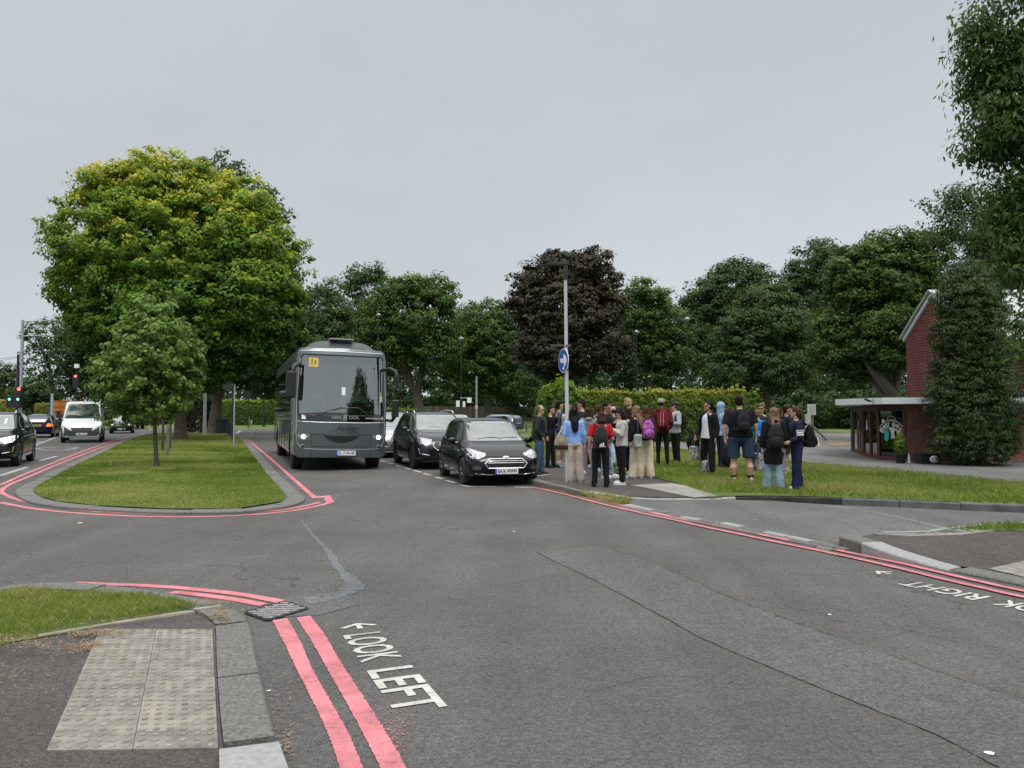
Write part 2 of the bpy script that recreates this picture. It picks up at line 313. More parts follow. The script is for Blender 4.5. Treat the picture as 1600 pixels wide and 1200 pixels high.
MOSS = ground_mat('weedy_gutter', [(.07, .06, .04), (.08, .10, .03), (.16, .10, .06), (.12, .12, .06)], 5, 50)
def sheet(name, pts, z, m, kind='structure', thick=0):
    mb = MB(); p2 = [(p[0], p[1]) for p in pts]
    if thick: mb.prism(p2, z - thick, z)
    else:
        A = sum(p2[i][0] * p2[(i + 1) % len(p2)][1] - p2[(i + 1) % len(p2)][0] * p2[i][1] for i in range(len(p2)))
        if A < 0: p2 = p2[::-1]
        mb.add([(x, y, z) for x, y in p2], [tuple(range(len(p2)))])
    o = mb.build(name, m); o['kind'] = kind; return o
def px(pts, z=0.0): return [P(a, b, z) for a, b in pts]
def smooth_line(pts, step=.25):
    "Catmull-Rom through 2D/3D points, resampled"
    pts = [Vector((p[0], p[1], p[2] if len(p) > 2 else 0)) for p in pts]; o = []
    for i in range(len(pts) - 1):
        a = pts[max(i - 1, 0)]; b = pts[i]; c = pts[i + 1]; d = pts[min(i + 2, len(pts) - 1)]
        n = max(1, int((c - b).length / step))
        for k in range(n):
            t = k / n; o.append(.5 * ((2 * b) + (c - a) * t + (2 * a - 5 * b + 4 * c - d) * t * t + (3 * b - a - 3 * c + d) * t ** 3))
    o.append(pts[-1]); return o
def ribbon(mb, line, width, z, mi=0, dash=None, ragged=0, seed=1):
    rnd = random.Random(seed); L = []; R_ = []
    for i, p in enumerate(line):
        t = (line[min(i + 1, len(line) - 1)] - line[max(i - 1, 0)]); t.z = 0; t.normalize(); nrm = Vector((-t.y, t.x, 0))
        L.append(p + nrm * (width / 2 + rnd.uniform(-ragged, ragged))); R_.append(p - nrm * (width / 2 + rnd.uniform(-ragged, ragged)))
    acc = 0
    for i in range(len(line) - 1):
        seg = (line[i + 1] - line[i]).length; acc += seg
        if dash and (acc % (dash[0] + dash[1])) > dash[0]: continue
        mb.add([(R_[i].x, R_[i].y, z), (R_[i + 1].x, R_[i + 1].y, z), (L[i + 1].x, L[i + 1].y, z), (L[i].x, L[i].y, z)], [(0, 1, 2, 3)], mi)
def offset(line, d):
    o = []
    for i, p in enumerate(line):
        t = (line[min(i + 1, len(line) - 1)] - line[max(i - 1, 0)]); t.z = 0; t.normalize(); o.append(p + Vector((-t.y, t.x, 0)) * d)
    return o
def resample(line, step):
    out_ = [line[0].copy()]; need = step
    for a, b in zip(line, line[1:]):
        L = (b - a).length; pos = 0
        while L - pos >= need:
            pos += need; out_.append(a.lerp(b, pos / L)); need = step
        need -= (L - pos)
    if (out_[-1] - line[-1]).length > step * .3: out_.append(line[-1].copy())
    return out_
def kerb(name, line, width, z1, m, stone=.9, z0=-.02, side=1, seed=3, gap=.012, lab=None, zfun=None, mats=None, sub=3):
    "line of separate kerb stones; width goes to the left of the line (side=1) or right (-1)"
    rnd = random.Random(seed); fine = resample(line, stone / sub); inner = offset(fine, width * side); mb = MB()
    full = sub
    for k in range(0, len(fine) - 1, full):
        sub = min(full, len(fine) - 1 - k)
        dz = rnd.uniform(-.006, .006); j = rnd.uniform(-.006, .006); mi = 0
        if mats: mi = rnd.choices(range(len(m)), mats)[0]
        A = [fine[k + q].copy() for q in range(sub + 1)]; B = [inner[k + q].copy() for q in range(sub + 1)]
        d0 = (A[1] - A[0]).normalized() * gap / 2; A[0] += d0; B[0] += d0; A[-1] -= d0; B[-1] -= d0
        vs = []
        for q in range(sub + 1):
            h = (zfun(A[q]) if zfun else z1) + dz
            nrm = (B[q] - A[q]).normalized()
            vs += [(A[q].x, A[q].y, z0), (A[q].x, A[q].y, h - .015), (A[q].x + nrm.x * .015, A[q].y + nrm.y * .015, h), (B[q].x, B[q].y, h + j), (B[q].x, B[q].y, z0)]
        fs = []
        for q in range(sub):
            for c in range(4):
                a = q * 5 + c; f = (a, a + 5, a + 6, a + 1) if side > 0 else (a, a + 1, a + 6, a + 5); fs.append(f)
        e = sub * 5; fs += [(0, 1, 2, 3, 4), (e + 4, e + 3, e + 2, e + 1, e)] if side > 0 else [(4, 3, 2, 1, 0), (e, e + 1, e + 2, e + 3, e + 4)]
        mb.add(vs, fs, mi)
    o = mb.build(name, m, fix=True); o['kind'] = 'structure'; return o
# terrain: one sheet to the horizon, rising gently beyond 80 m
def gz(x, y): t = min(max((y - 78) / 22, 0), 1); return -.03 + .62 * t * t * (3 - 2 * t) - (.25 if y < 8 and x < -1e9 else 0)
mb = MB(); ys = [-60, -20, 0, 20, 40, 60, 76, 80, 84, 88, 92, 96, 100, 110, 130, 180, 300, 700, 1200]; xs = [-900, -300, -120, -60, -30, 0, 30, 60, 120, 300, 900]
mb.add([(x, y, gz(x, y)) for y in ys for x in xs], [(j * len(xs) + i, j * len(xs) + i + 1, (j + 1) * len(xs) + i + 1, (j + 1) * len(xs) + i) for j in range(len(ys) - 1) for i in range(len(xs) - 1)])
o = mb.build('ground', TURF); o['kind'] = 'structure'
sheet('road', [(-75, -12), (60, -12), (60, 26), (40, 40), (24, 74), (-12, 76), (-75, 76)], 0, A_ROAD)
# car park / side road, lighter asphalt
lot = px([(985, 795), (1060, 808), (1160, 828), (1310, 858), (1330, 850), (1420, 850), (1440, 828), (1600, 812)]) + [Vector((28, 9.6, 0)), Vector((40, 9.6, 0))] + px([(2300, 720), (1640, 690), (1335, 677), (1210, 677), (1190, 690), (830, 691), (700, 702), (905, 757)])
sheet('side_road', lot, .004, A_LOT)
mouth = px([(972, 797), (1060, 808), (1160, 828), (1312, 858), (1318, 851), (1445, 829), (1700, 822)]) + [Vector((28, 9.8, 0)), Vector((28, 11.2, 0))] + px([(1800, 801), (1620, 797), (1400, 789), (1180, 781), (960, 779)])
sheet('side_road_mouth', mouth, .008, A_ROAD2)
# paler reinstatement strip across the road
patch = px([(838, 863), (870, 879), (925, 905), (1010, 950), (1100, 1000), (1200, 1042), (1300, 1083), (1460, 1147), (1560, 1200), (1700, 1275), (1900, 1260), (1600, 1095), (1500, 1062), (1380, 1020), (1260, 979), (1190, 953), (1120, 925), (1060, 898), (1000, 873), (935, 855)])
sheet('road_patch', patch, .004, A_PATCH)
mb = MB()
for pts, wd in (([(838, 863), (870, 879), (925, 905), (1010, 950), (1100, 1000), (1200, 1042), (1300, 1083), (1460, 1147), (1560, 1200)], .004), ([(1600, 1095), (1500, 1062), (1380, 1020), (1260, 979), (1190, 953), (1120, 925), (1060, 898), (1000, 873), (935, 855)], .007), ([(700, 832), (760, 838), (830, 850), (870, 852), (935, 855)], .006), ([(935, 1080), (1000, 1060), (1060, 1056), (1100, 1062)], .004), ([(1285, 940), (1340, 960), (1420, 985), (1500, 1004), (1560, 1012)], .004)):
    ln = smooth_line(px(pts), .06); rnd = random.Random(len(pts)); ln = [p + Vector((rnd.gauss(0, .007), rnd.gauss(0, .007), 0)) for p in ln]
    ribbon(mb, ln, wd, .008, ragged=wd * .45)
o = mb.build('road_crack', mat('crack_shadow', (.055, .053, .05), .95)); o['kind'] = 'structure'
mb = MB()
ln = smooth_line(px([(470, 812), (490, 838), (513, 862), (527, 886), (549, 908), (553, 918), (538, 928), (508, 935), (478, 939)]), .1)
nn = len(ln); rnd = random.Random(5)
L = offset(ln, .03); Rr = offset(ln, -.03)
for i in range(nn - 1):
    k = i / nn; wa = (.012 + .05 * k) * (1.0 if k < .8 else 1.6); a, b2 = ln[i], ln[i + 1]
    t = (b2 - a).normalized(); nr = Vector((-t.y, t.x, 0)); q = wa * (1 + .25 * math.sin(i * 1.3))
    mb.add([(a - nr * q)[:2] + (.0045,), (b2 - nr * q)[:2] + (.0045,), (b2 + nr * q)[:2] + (.0045,), (a + nr * q)[:2] + (.0045,)], [(0, 1, 2, 3)])
o = mb.build('crack_seal', A_SEAL); o['kind'] = 'structure'
sheet('drain_surround', px([(443, 934), (478, 928), (535, 925), (560, 945), (500, 962), (470, 963), (400, 968), (440, 950)]), .0036, A_PATCH)
# ---- central grass island
isl_out = [(52, 751), (34, 759), (24, 766), (28, 775), (50, 784), (88, 790), (150, 795), (240, 799), (330, 800), (400, 797), (445, 791), (472, 783), (477, 777), (470, 771), (456, 758), (440, 744), (425, 728), (410, 712), (397, 698), (386, 687), (376, 681), (345, 677), (300, 676), (240, 677), (212, 681), (180, 693), (130, 715), (85, 734)]
io = [P(a, b, .045) for a, b in isl_out]; closed = smooth_line(io + [io[0]], .3)
sheet('island_base', [(p.x, p.y) for p in offset(closed, .03 * 1)], .03, KERBD, thick=.06)
A_ = sum(closed[i].x * closed[(i + 1) % len(closed)].y - closed[(i + 1) % len(closed)].x * closed[i].y for i in range(len(closed)))
SD = 1 if A_ > 0 else -1
kerb('island_kerb', closed, .30, .048, KERB, .95, side=SD, seed=8)
isl_in = offset(closed, .31 * SD)
isl_in2 = isl_in[::4]
ISLAND = [(p.x, p.y) for p in isl_in2]
# grass sheet with a low mound
def mound(name, poly, z, h, m, step=1.2):
    bm = bmesh.new(); vs = [bm.verts.new((x, y, z)) for x, y in poly]; f = bm.faces.new(vs); bm.normal_update()
    bmesh.ops.triangulate(bm, faces=bm.faces[:])
    if f.is_valid and f.normal.z < 0: pass
    me = bpy.data.meshes.new(name); bmesh.ops.recalc_face_normals(bm, faces=bm.faces)
    if sum(fc.normal.z for fc in bm.faces) < 0: bmesh.ops.reverse_faces(bm, faces=bm.faces)
    bm.to_mesh(me); bm.free(); me.materials.append(m); o = bpy.data.objects.new(name, me); COL.objects.link(o); o['kind'] = 'structure'; return o
mound('island_turf', ISLAND, .054, 0, TURF)
def inpoly(P_, poly):
    x, y = P_[:, 0], P_[:, 1]; ins = np.zeros(len(P_), bool); n = len(poly)
    for i in range(n):
        x0, y0 = poly[i]; x1, y1 = poly[(i + 1) % n]
        c = ((y0 > y) != (y1 > y)); 
        with np.errstate(divide='ignore', invalid='ignore'): c &= (x < (x1 - x0) * (y - y0) / (y1 - y0 + 1e-12) + x0)
        ins ^= c
    return ins
GRASSM = leaf_mat('grass_blades', [(.070, .112, .014), (.125, .195, .022), (.185, .265, .036), (.29, .34, .08), (.46, .38, .18)], .45, .6)
def grass(name, poly, n, z, h=(.03, .07), wd=.012, seed=1, label='', tone=(.15, .75), near=None, dry=.05, power=1.0, lean=.5, patches=()):
    rng = np.random.default_rng(seed); pa = np.array(poly); lo = pa.min(0); hi = pa.max(0); acc = []; tot = 0
    dmin = max(2.0, lo[1] if lo[1] > 0 else 2.0)
    while tot < n:
        q = rng.uniform(lo, hi, (n * 2, 2)); q = q[inpoly(q, poly)]
        d = np.hypot(q[:, 0], q[:, 1]); q = q[rng.uniform(size=len(q)) < np.clip((dmin / d) ** power, 0, 1)]
        acc.append(q); tot += len(q)
        if len(q) == 0: break
    q = np.concatenate(acc)[:n]; n = len(q)
    d = np.hypot(q[:, 0], q[:, 1])
    nz1 = np.array([noise.noise((x * .55, y * .55, 3.1)) for x, y in q]); nz2 = np.array([noise.noise((x * 2.6, y * 2.6, 9.1)) for x, y in q])
    hh = rng.uniform(h[0], h[1], n) * (1 + .6 * nz1 + .5 * nz2); ww = wd * rng.uniform(.6, 1.4, n) * np.clip(d / 14, .6, 3)
    a = rng.uniform(0, 2 * np.pi, n); b = rng.uniform(0, 2 * np.pi, n); ln = hh * rng.uniform(0, lean * 2, n)
    v = np.zeros((n, 4, 3)); ux, uy = np.cos(a), np.sin(a)
    v[:, 0] = np.stack([q[:, 0] - ux * ww / 2, q[:, 1] - uy * ww / 2, np.full(n, z)], 1); v[:, 1] = np.stack([q[:, 0] + ux * ww / 2, q[:, 1] + uy * ww / 2, np.full(n, z)], 1)
    bx, by = np.cos(b) * ln, np.sin(b) * ln
    v[:, 2] = np.stack([q[:, 0] + bx * .4 + ux * ww * .35, q[:, 1] + by * .4 + uy * ww * .35, z + hh * .6], 1); v[:, 3] = np.stack([q[:, 0] + bx, q[:, 1] + by, z + hh], 1)
    nz3 = np.array([noise.noise((x * .22, y * .22, 31.1)) for x, y in q]); tn = rng.uniform(tone[0], tone[1], n) * .62 + .5 * (.34 + nz1) + .22 * nz2 + .35 * nz3; dry = np.clip(dry * (1 + 3.5 * nz3 + 2.5 * nz1), .01, .6); dr = rng.uniform(size=n) < dry; tn = np.clip(tn, 0, .8); tn[dr] = 1
    for (cx, cy, r0) in patches:
        dd = np.hypot(q[:, 0] - cx, (q[:, 1] - cy)); tn = np.where((dd < r0 * rng.uniform(.4, 1.2, n)), rng.uniform(.8, 1, n), tn)
    fl = leafmesh(v, tn); fl.materials.append(GRASSM); o = bpy.data.objects.new(name, fl); COL.objects.link(o); return tag(o, label, 'grass', kind='stuff')
def leafmesh(v, tone):
    n = len(v); me = bpy.data.meshes.new('leaves'); me.vertices.add(n * 4); me.loops.add(n * 4); me.polygons.add(n)
    me.vertices.foreach_set('co', v.astype(np.float32).ravel()); me.loops.foreach_set('vertex_index', np.arange(n * 4, dtype=np.int32)); me.polygons.foreach_set('loop_start', np.arange(0, n * 4, 4, dtype=np.int32))
    me.update(calc_edges=True); at = me.attributes.new('tone', 'FLOAT', 'POINT'); at.data.foreach_set('value', np.repeat(tone, 4).astype(np.float32)); return me
bare = [P(115, 748, .05), P(200, 775, .05), P(165, 741, .05), P(203, 740, .05), P(255, 733, .05)]
grass('island_grass', ISLAND, 190000, .052, (.015, .05), .012, 4, 'short mown grass on the central traffic island', dry=.09, power=1.3, patches=[(bare[0].x, bare[0].y, .3), (bare[1].x, bare[1].y, .32), (bare[2].x, bare[2].y, .5), (bare[3].x, bare[3].y, .45), (bare[4].x, bare[4].y, .35)])
# red double lines round the island
mb = MB()
l1 = smooth_line(px([(497, 774), (470, 755), (455, 743), (430, 720), (410, 703), (398, 694), (386, 686)]), .3)
lx = px([(487, 777.5), (469.5, 759), (440, 736), (412, 712.5), (396, 697.5), (385, 686)])
ribbon(mb, smooth_line(px([(491, 777), (475, 763), (455, 745.5), (430, 723), (410, 706), (398, 696), (392, 690), (385, 686)]), .3), .10, .005, ragged=.004)
la = smooth_line(px([(500, 785), (470, 794), (430, 799), (370, 804), (300, 805.5), (230, 805.5), (150, 800.5), (90, 794.5), (40, 786), (5, 775), (-8, 770)]), .25)
ribbon(mb, smooth_line(px([(520, 784), (500, 790), (460, 798), (420, 802.5), (370, 806), (300, 808), (230, 807.5), (150, 804), (90, 799.5), (40, 793), (0, 785)]), .25), .11, .005, ragged=.004)
ribbon(mb, smooth_line(px([(500, 785), (470, 792), (430, 798), (370, 802), (300, 803.7), (230, 803), (150, 799.3), (90, 793), (40, 784), (12, 775), (2, 767), (18, 756), (45, 745), (80, 730), (125, 712), (170, 695.5), (205, 684.5), (222, 681)]), .25), .10, .005, ragged=.004)
ribbon(mb, smooth_line(px([(-60, 775), (-20, 763), (5, 756), (35, 742.5), (80, 724.5), (125, 707), (170, 691), (203, 682)]), .25), .10, .0053, ragged=.004)
mb.add(px([(504, 775), (516, 774), (522, 783), (511, 788)], .0056), [(0, 1, 2, 3)]); mb.add(px([(487, 776), (510, 774.5), (511, 777), (487, 778.5)], .0059), [(0, 3, 2, 1)])
o = mb.build('red_lines_island', RED); o['kind'] = 'structure'
# far-road red lines and white lines on the left carriageway
mb = MB()
for a, b2 in ((((222, 661), (236, 672))), (((228, 659), (240, 668)))): ribbon(mb, smooth_line(px([a, b2]), .5), .16, .005)
ribbon(mb, smooth_line(px([(1290, 677.5), (1330, 679), (1400, 681)]), .5), .12, .009)
o = mb.build('red_lines_far', RED); o['kind'] = 'structure'
mb = MB()
for seg in ([(0, 743.5), (42, 730)], [(-60, 765), (-20, 750)], [(62, 720), (88, 713)], [(53, 697), (88, 683)], [(50, 694.5), (64, 690)], [(-90, 760), (-50, 745)]): ribbon(mb, smooth_line(px(seg), .3), .13, .005)
ribbon(mb, smooth_line(px([(50, 703), (62, 700.5), (90, 698.5), (120, 699.5)]), .2), .14, .005)
ribbon(mb, smooth_line(px([(50, 702), (90, 703.5), (110, 702), (122, 699)]), .2), .14, .0055)
ribbon(mb, smooth_line(px([(80, 700.5), (92, 700.3)]), .2), .14, .0058)
ribbon(mb, smooth_line(px([(370, 681), (392, 681)]), .3), .3, .0058); ribbon(mb, smooth_line(px([(369, 678), (375, 673)]), .3), .25, .0058)
o = mb.build('white_lines_left', FPAINT); o['kind'] = 'structure'
# parking bay dashes
mb = MB(); bay = smooth_line(px([(596, 720), (640, 735), (680, 749), (719, 757.5)]), .05)
for seg in ([(595, 720), (604, 722)], [(606, 723), (615, 725)], [(618, 727), (628, 729)], [(632, 731), (642, 733.5)], [(646, 735), (658, 738)], [(662, 740), (674, 743)], [(680, 745.5), (692, 748.5)], [(697, 751), (711, 754.5)], [(720, 758), (734, 760.5)]): ribbon(mb, smooth_line(px(seg), .05), .09, .005)
ribbon(mb, smooth_line(px([(734, 760.6), (775, 760.8)]), .1), .09, .0054); ribbon(mb, smooth_line(px([(804, 761.5), (832, 762)]), .1), .09, .0054)
o = mb.build('parking_bay_marking', WPAINT); o['kind'] = 'structure'
# main road red lines on the right
mb = MB()
ribbon(mb, smooth_line(px([(832, 762), (880, 772.5), (940, 788), (1000, 802), (1060, 815), (1094, 823), (1157, 836), (1220, 849.5), (1284, 862.5), (1347, 876), (1410, 890.5), (1473, 906), (1537, 920.6), (1600, 934.5), (1800, 972)]) + [Vector((5.75, 4.4, 0)), Vector((6.9, 2.4, 0)), Vector((8.1, 0.2, 0)), Vector((9.3, -2.2, 0))], .12), .085, .013, ragged=.004)
ribbon(mb, smooth_line(px([(905, 773), (940, 782), (1000, 797), (1060, 810.5), (1094, 817.5), (1157, 830), (1220, 843), (1284, 856), (1347, 869), (1410, 882), (1473, 897), (1537, 911.5), (1600, 925), (1800, 960)]) + [Vector((5.97, 4.55, 0)), Vector((7.12, 2.55, 0)), Vector((8.32, 0.35, 0)), Vector((9.52, -2.05, 0))], .12), .085, .0134, ragged=.004)
o = mb.build('red_lines_right', RED); o['kind'] = 'structure'
# near left red lines
mb = MB()
def band(Lp, Rp, z=.006, seed=2):
    A = smooth_line(px(Lp), .02); B = smooth_line(px(Rp), .02); n = 220; rnd = random.Random(seed); vs = []
    for i in range(n + 1):
        a = A[int(i / n * (len(A) - 1))]; b = B[int(i / n * (len(B) - 1))]; t = (b - a).normalized()
        a = a - t * (rnd.uniform(-.003, .004)); b = b + t * rnd.uniform(-.004, .005); vs += [(a.x, a.y, z), (b.x, b.y, z)]
    mb.add(vs, [(2 * i + 2, 2 * i + 3, 2 * i + 1, 2 * i) for i in range(n)])
band([(426, 970), (447, 1012), (465, 1050), (505, 1130), (531, 1200), (560, 1290)], [(449, 967), (470, 1005), (490, 1050), (535, 1130), (567, 1200), (605, 1290)])
band([(463, 966), (485, 1000), (505, 1035), (550, 1115), (594, 1200), (640, 1290)], [(485, 963), (510, 997), (535, 1040), (582, 1112), (635, 1200), (690, 1290)], seed=7)
ribbon(mb, smooth_line(px([(115, 911.5), (180, 914), (250, 917), (320, 923), (380, 930), (440, 941)]), .1), .105, .006, ragged=.003)
ribbon(mb, smooth_line(px([(268, 925.5), (320, 931), (370, 938), (412, 946)]), .1), .10, .006, ragged=.003)
o = mb.build('red_lines_near', RED); o['kind'] = 'structure'; 
bm = bmesh.new(); bm.from_mesh(o.data)
for f in bm.faces:
    if f.normal.z < 0: f.normal_flip()
bm.to_mesh(o.data); bm.free()
# sprayed red specks beside the line
mb = MB(); rnd = random.Random(3)
for _ in range(260):
    q = P(612 + rnd.gauss(0, 14), 1150 + rnd.gauss(0, 24), .0062); s = rnd.uniform(.0015, .006)
    mb.add([q + Vector((s * math.cos(a), s * math.sin(a), 0)) for a in (0, 1.3, 2.5, 3.8, 5.1)], [(0, 1, 2, 3, 4)])
o = mb.build('red_paint_specks', RED); o['kind'] = 'structure'
# white writing on the road
mb = MB(); a0 = P(535, 993, .006); a1 = P(620, 1117, .006); ux = (a1 - a0).normalized(); uy = Vector((-ux.y, ux.x, 0)); 
LL = (a1 - a0).length
text_on(mb, 'LOOK', a0, ux, uy, LL * .415, .275, bold=.016); text_on(mb, 'LEFT', a0 + ux * LL * .52, ux, uy, LL * .47, .285, bold=.016)
def arrow(mb, c, ux, uy, L, W):
    pl = [(-L, 0), (-L * .35, W), (-L * .2, W * .72), (-L * .62, W * .14), (L * .1, W * .16), (L * .1, -W * .16), (-L * .62, -W * .14), (-L * .2, -W * .72), (-L * .35, -W)]
    mb.add([c + ux * x + uy * y for x, y in pl], [tuple(range(9))])
arrow(mb, P(563, 981, .006), ux, uy, .14, .14)
b0 = P(1549, 932, .0065); b1 = P(1429, 907.5, .0065); vx = (b1 - b0).normalized(); vy = Vector((-vx.y, vx.x, 0)); LR = (b1 - b0).length
text_on(mb, 'RIGHT', b0, vx, vy, LR, .27, bold=.016); text_on(mb, 'LOOK', b0 - vx * LR * 1.05, vx, vy, LR * .86, .27, bold=.016)
arrow(mb, P(1390, 896.5, .0065), -vx, vy, .16, .11)
o = mb.build('road_writing', WPAINT); o['kind'] = 'structure'
# ---- near-left corner: footway, kerb, tactile paving, grass
kl = smooth_line([Vector((-15, 6.1, .1)), Vector((-9, 6.3, .1)), P(-90, 925, .10), P(-10, 915, .10), P(60, 911, .10), P(150, 912, .10), P(250, 920, .10), P(320, 931, .09), P(352, 941, .07), P(378, 954, .05), P(390, 969, .04), P(394, 988, .03), P(402, 1030, .03), P(416, 1090, .03), P(432, 1150, .03), P(450, 1200, .035), P(475, 1275, .06), P(520, 1400, .1)], .12)
def kz(p): return max(.03, min(.11, .03 + (p.y - 6.1) * .1 + (.3 * max(0, 3.55 - p.y))))
kerb('near_kerb', [p for p in kl if p.y > P(430, 1163, .04).y], .24, .05, [KERB, KERBL, KERBD], .62, side=-1, seed=4, zfun=kz, mats=[1, .0, .0])
inner = offset(kl, -.245); poly = [(p.x, p.y) for p in inner[::3]] + [(.2, -1), (-15, -1), (-15, 5.8)]
bm = bmesh.new()
def zsheet(name, poly2, zf, m, skirt=.0, kind='structure'):
    "polygon filled with a grid of points so that it can follow a height function"
    bm = bmesh.new(); vs = [bm.verts.new((x, y, 0)) for x, y in poly2]; bm.faces.new(vs)
    xs_ = [p[0] for p in poly2]; ys_ = [p[1] for p in poly2]; st = .4
    g = math.ceil(min(xs_) / st) * st
    while g < max(xs_): bmesh.ops.bisect_plane(bm, geom=bm.verts[:] + bm.edges[:] + bm.faces[:], plane_co=(g, 0, 0), plane_no=(1, 0, 0)); g += st
    g = math.ceil(min(ys_) / st) * st
    while g < max(ys_): bmesh.ops.bisect_plane(bm, geom=bm.verts[:] + bm.edges[:] + bm.faces[:], plane_co=(0, g, 0), plane_no=(0, 1, 0)); g += st
    bmesh.ops.triangulate(bm, faces=bm.faces[:])
    for v in bm.verts: v.co.z = zf(v.co)
    for f in bm.faces:
        if f.normal.z < 0: f.normal_flip()
    bm.normal_update()
    for f in bm.faces:
        if f.normal.z < 0: f.normal_flip()
    me = bpy.data.meshes.new(name); bm.to_mesh(me); bm.free(); me.materials.append(m); o = bpy.data.objects.new(name, me); COL.objects.link(o); o['kind'] = kind; return o
def fz(p): return max(.030, min(.10, .030 + (p.y - 6.1) * .1 + .3 * max(0, 3.3 - p.y)))
zsheet('near_footway', poly, lambda p: fz(p) - .002, A_PAVE)
# tactile slabs with blisters: 2 x 5, 400 mm
T0 = P(72, 1174, .032); T1 = P(341, 1170, .032); T2 = P(332, 984, .032); T3 = P(156, 984, .032)
ex = (T1 - T0); ey = ((T2 - T1) + (T3 - T0)) * .5
mb = MB(); rnd = random.Random(2)
def bil(u, v): return T0 * (1 - u) * (1 - v) + T1 * u * (1 - v) + T2 * u * v + T3 * (1 - u) * v
rows = [[0, .26, .52, .74, .9, 1], [0, .34, .63, .80, 1.0]]
for ci in range(2):
    ro = [[0, .205, .42, .62, .81, 1], [0, .10, .30, .50, .70, .88, 1]][ci]
    for a, b_ in zip(ro, ro[1:]):
        u0, u1 = ci * .5 + .002, ci * .5 + .498; v0, v1 = a + .001, b_ - .001; dz = rnd.uniform(0, .001)
        q = [bil(u0, v0), bil(u1, v0), bil(u1, v1), bil(u0, v1)]
        mb.prism([(p.x, p.y) for p in q], .0, .036 + dz, rnd.choice([0, 0, 1, 2]))
    for i in range(6):
        for j in range(31):
            p = bil(ci * .5 + (i + .5) / 12, (j + .5) / 31); mb.lathe([(.017, .0), (.0165, .0035), (.011, .0055), (0, .0058)], (p.x, p.y, .0365), n=8, mi=rnd.choice([0, 1, 2]))
o = mb.build('tactile_paving', [SLAB, mat('tactile_paving_b', (.185, .177, .148), .9, var=.35, vscale=8, bump=.5, bscale=90), mat('tactile_paving_c', (.225, .208, .172), .9, var=.32, vscale=7, bump=.5, bscale=90)], smooth=40); o['kind'] = 'structure'
# pale edging between grass and footway
ed = smooth_line([P(345, 941, .08), P(250, 954, .08), P(170, 966, .08), P(60, 984, .08)], .2)
mb = MB()
for i in range(len(ed) - 1): 
    a, b_ = ed[i], ed[i + 1]; t = (b_ - a).normalized(); nr = Vector((-t.y, t.x, 0)) * .022
    mb.prism([(a - nr)[:2], (b_ - nr)[:2], (b_ + nr)[:2], (a + nr)[:2]], 0, fz(a) + .014)
o = mb.build('timber_edging', mat('pale_edging', (.36, .34, .29), .9, var=.2)); o['kind'] = 'structure'
gp = [P(-140, 1100, .1), P(-60, 1005, .1), P(0, 992, .1), P(30, 986, .1), P(75, 979, .1), P(170, 963, .1), P(250, 951, .1), P(305, 943, .1), P(290, 935, .1), P(240, 927, .1), P(170, 921, .1), P(100, 918, .1), P(20, 919, .1), P(-80, 935, .1), Vector((-9, 6.0, .1)), Vector((-14.9, 5.8, .1)), Vector((-14.9, 3.2, .1)), Vector((-6, 3.6, .1))]
gpoly = [(p.x, p.y) for p in gp]
zsheet('corner_turf', gpoly, lambda p: max(.03, min(.1, .03 + (p.y - 6.1) * .1)) + .006, TURF)
grass('corner_grass', gpoly, 170000, .068, (.018, .062), .0040, 9, 'rough bright green grass on the near corner', tone=(.2, .85), dry=.10, power=.6, lean=.55)
mb = MB(); rnd = random.Random(11)   # dry clippings
def litter(c, n, sx, sy, ang, z):
    for _ in range(n):
        x, y = rnd.gauss(0, sx), rnd.gauss(0, sy); q = c + Vector((x * math.cos(ang) - y * math.sin(ang), x * math.sin(ang) + y * math.cos(ang), 0)); L_ = rnd.uniform(.006, .028); a = rnd.uniform(0, 6.28); w_ = rnd.uniform(.001, .004); zz = z + rnd.uniform(0, .012)
        t = Vector((math.cos(a), math.sin(a), rnd.uniform(-.2, .2))) * L_; s = Vector((-math.sin(a), math.cos(a), 0)) * w_; q.z = zz
        mb.add([q - s, q + s, q + t + s, q + t - s], [(0, 1, 2, 3)])
litter(P(20, 1000, .1), 700, .45, .08, -.35, .095); litter(P(150, 985, .06), 500, .12, .06, 0, .045); litter(P(140, 1004, .06), 260, .04, .05, 0, .04); litter(P(300, 938, .1), 500, .2, .05, .1, .08); litter(P(345, 955, .08), 260, .04, .12, .5, .05); litter(P(200, 962, .1), 300, .6, .03, .33, .075); litter(P(448, 1165, 0), 90, .02, .12, .1, .006); litter(P(-10, 1035, .1), 200, .3, .10, -.5, .05)
litter(P(1322, 848, 0), 260, .25, .05, 0, .012); litter(P(500, 960, 0), 60, .5, .3, 0, .005); litter(P(430, 1110, 0), 60, .05, .4, .1, .005); litter(P(1400, 880, 0), 350, .6, .06, -.75, .012); litter(P(1350, 858, 0), 200, .3, .05, -.6, .012)
tag(mb.build('dry_clippings', mat('dry_clippings', (.26, .18, .10), .9, var=.4, vscale=20)), 'dry brown grass clippings and leaf litter along edges', 'grass clippings', kind='stuff')
# pale end kerb stone at the bottom
mb = MB(); q = [P(342, 1172, .045), P(436, 1160, .045), P(452, 1203, .05), P(500, 1330, .08), P(345, 1330, .08)]
mb.prism([(p.x, p.y) for p in q], 0, .052); o = mb.build('pale_kerb_stone', KERBL, bevel=.006); o['kind'] = 'structure'
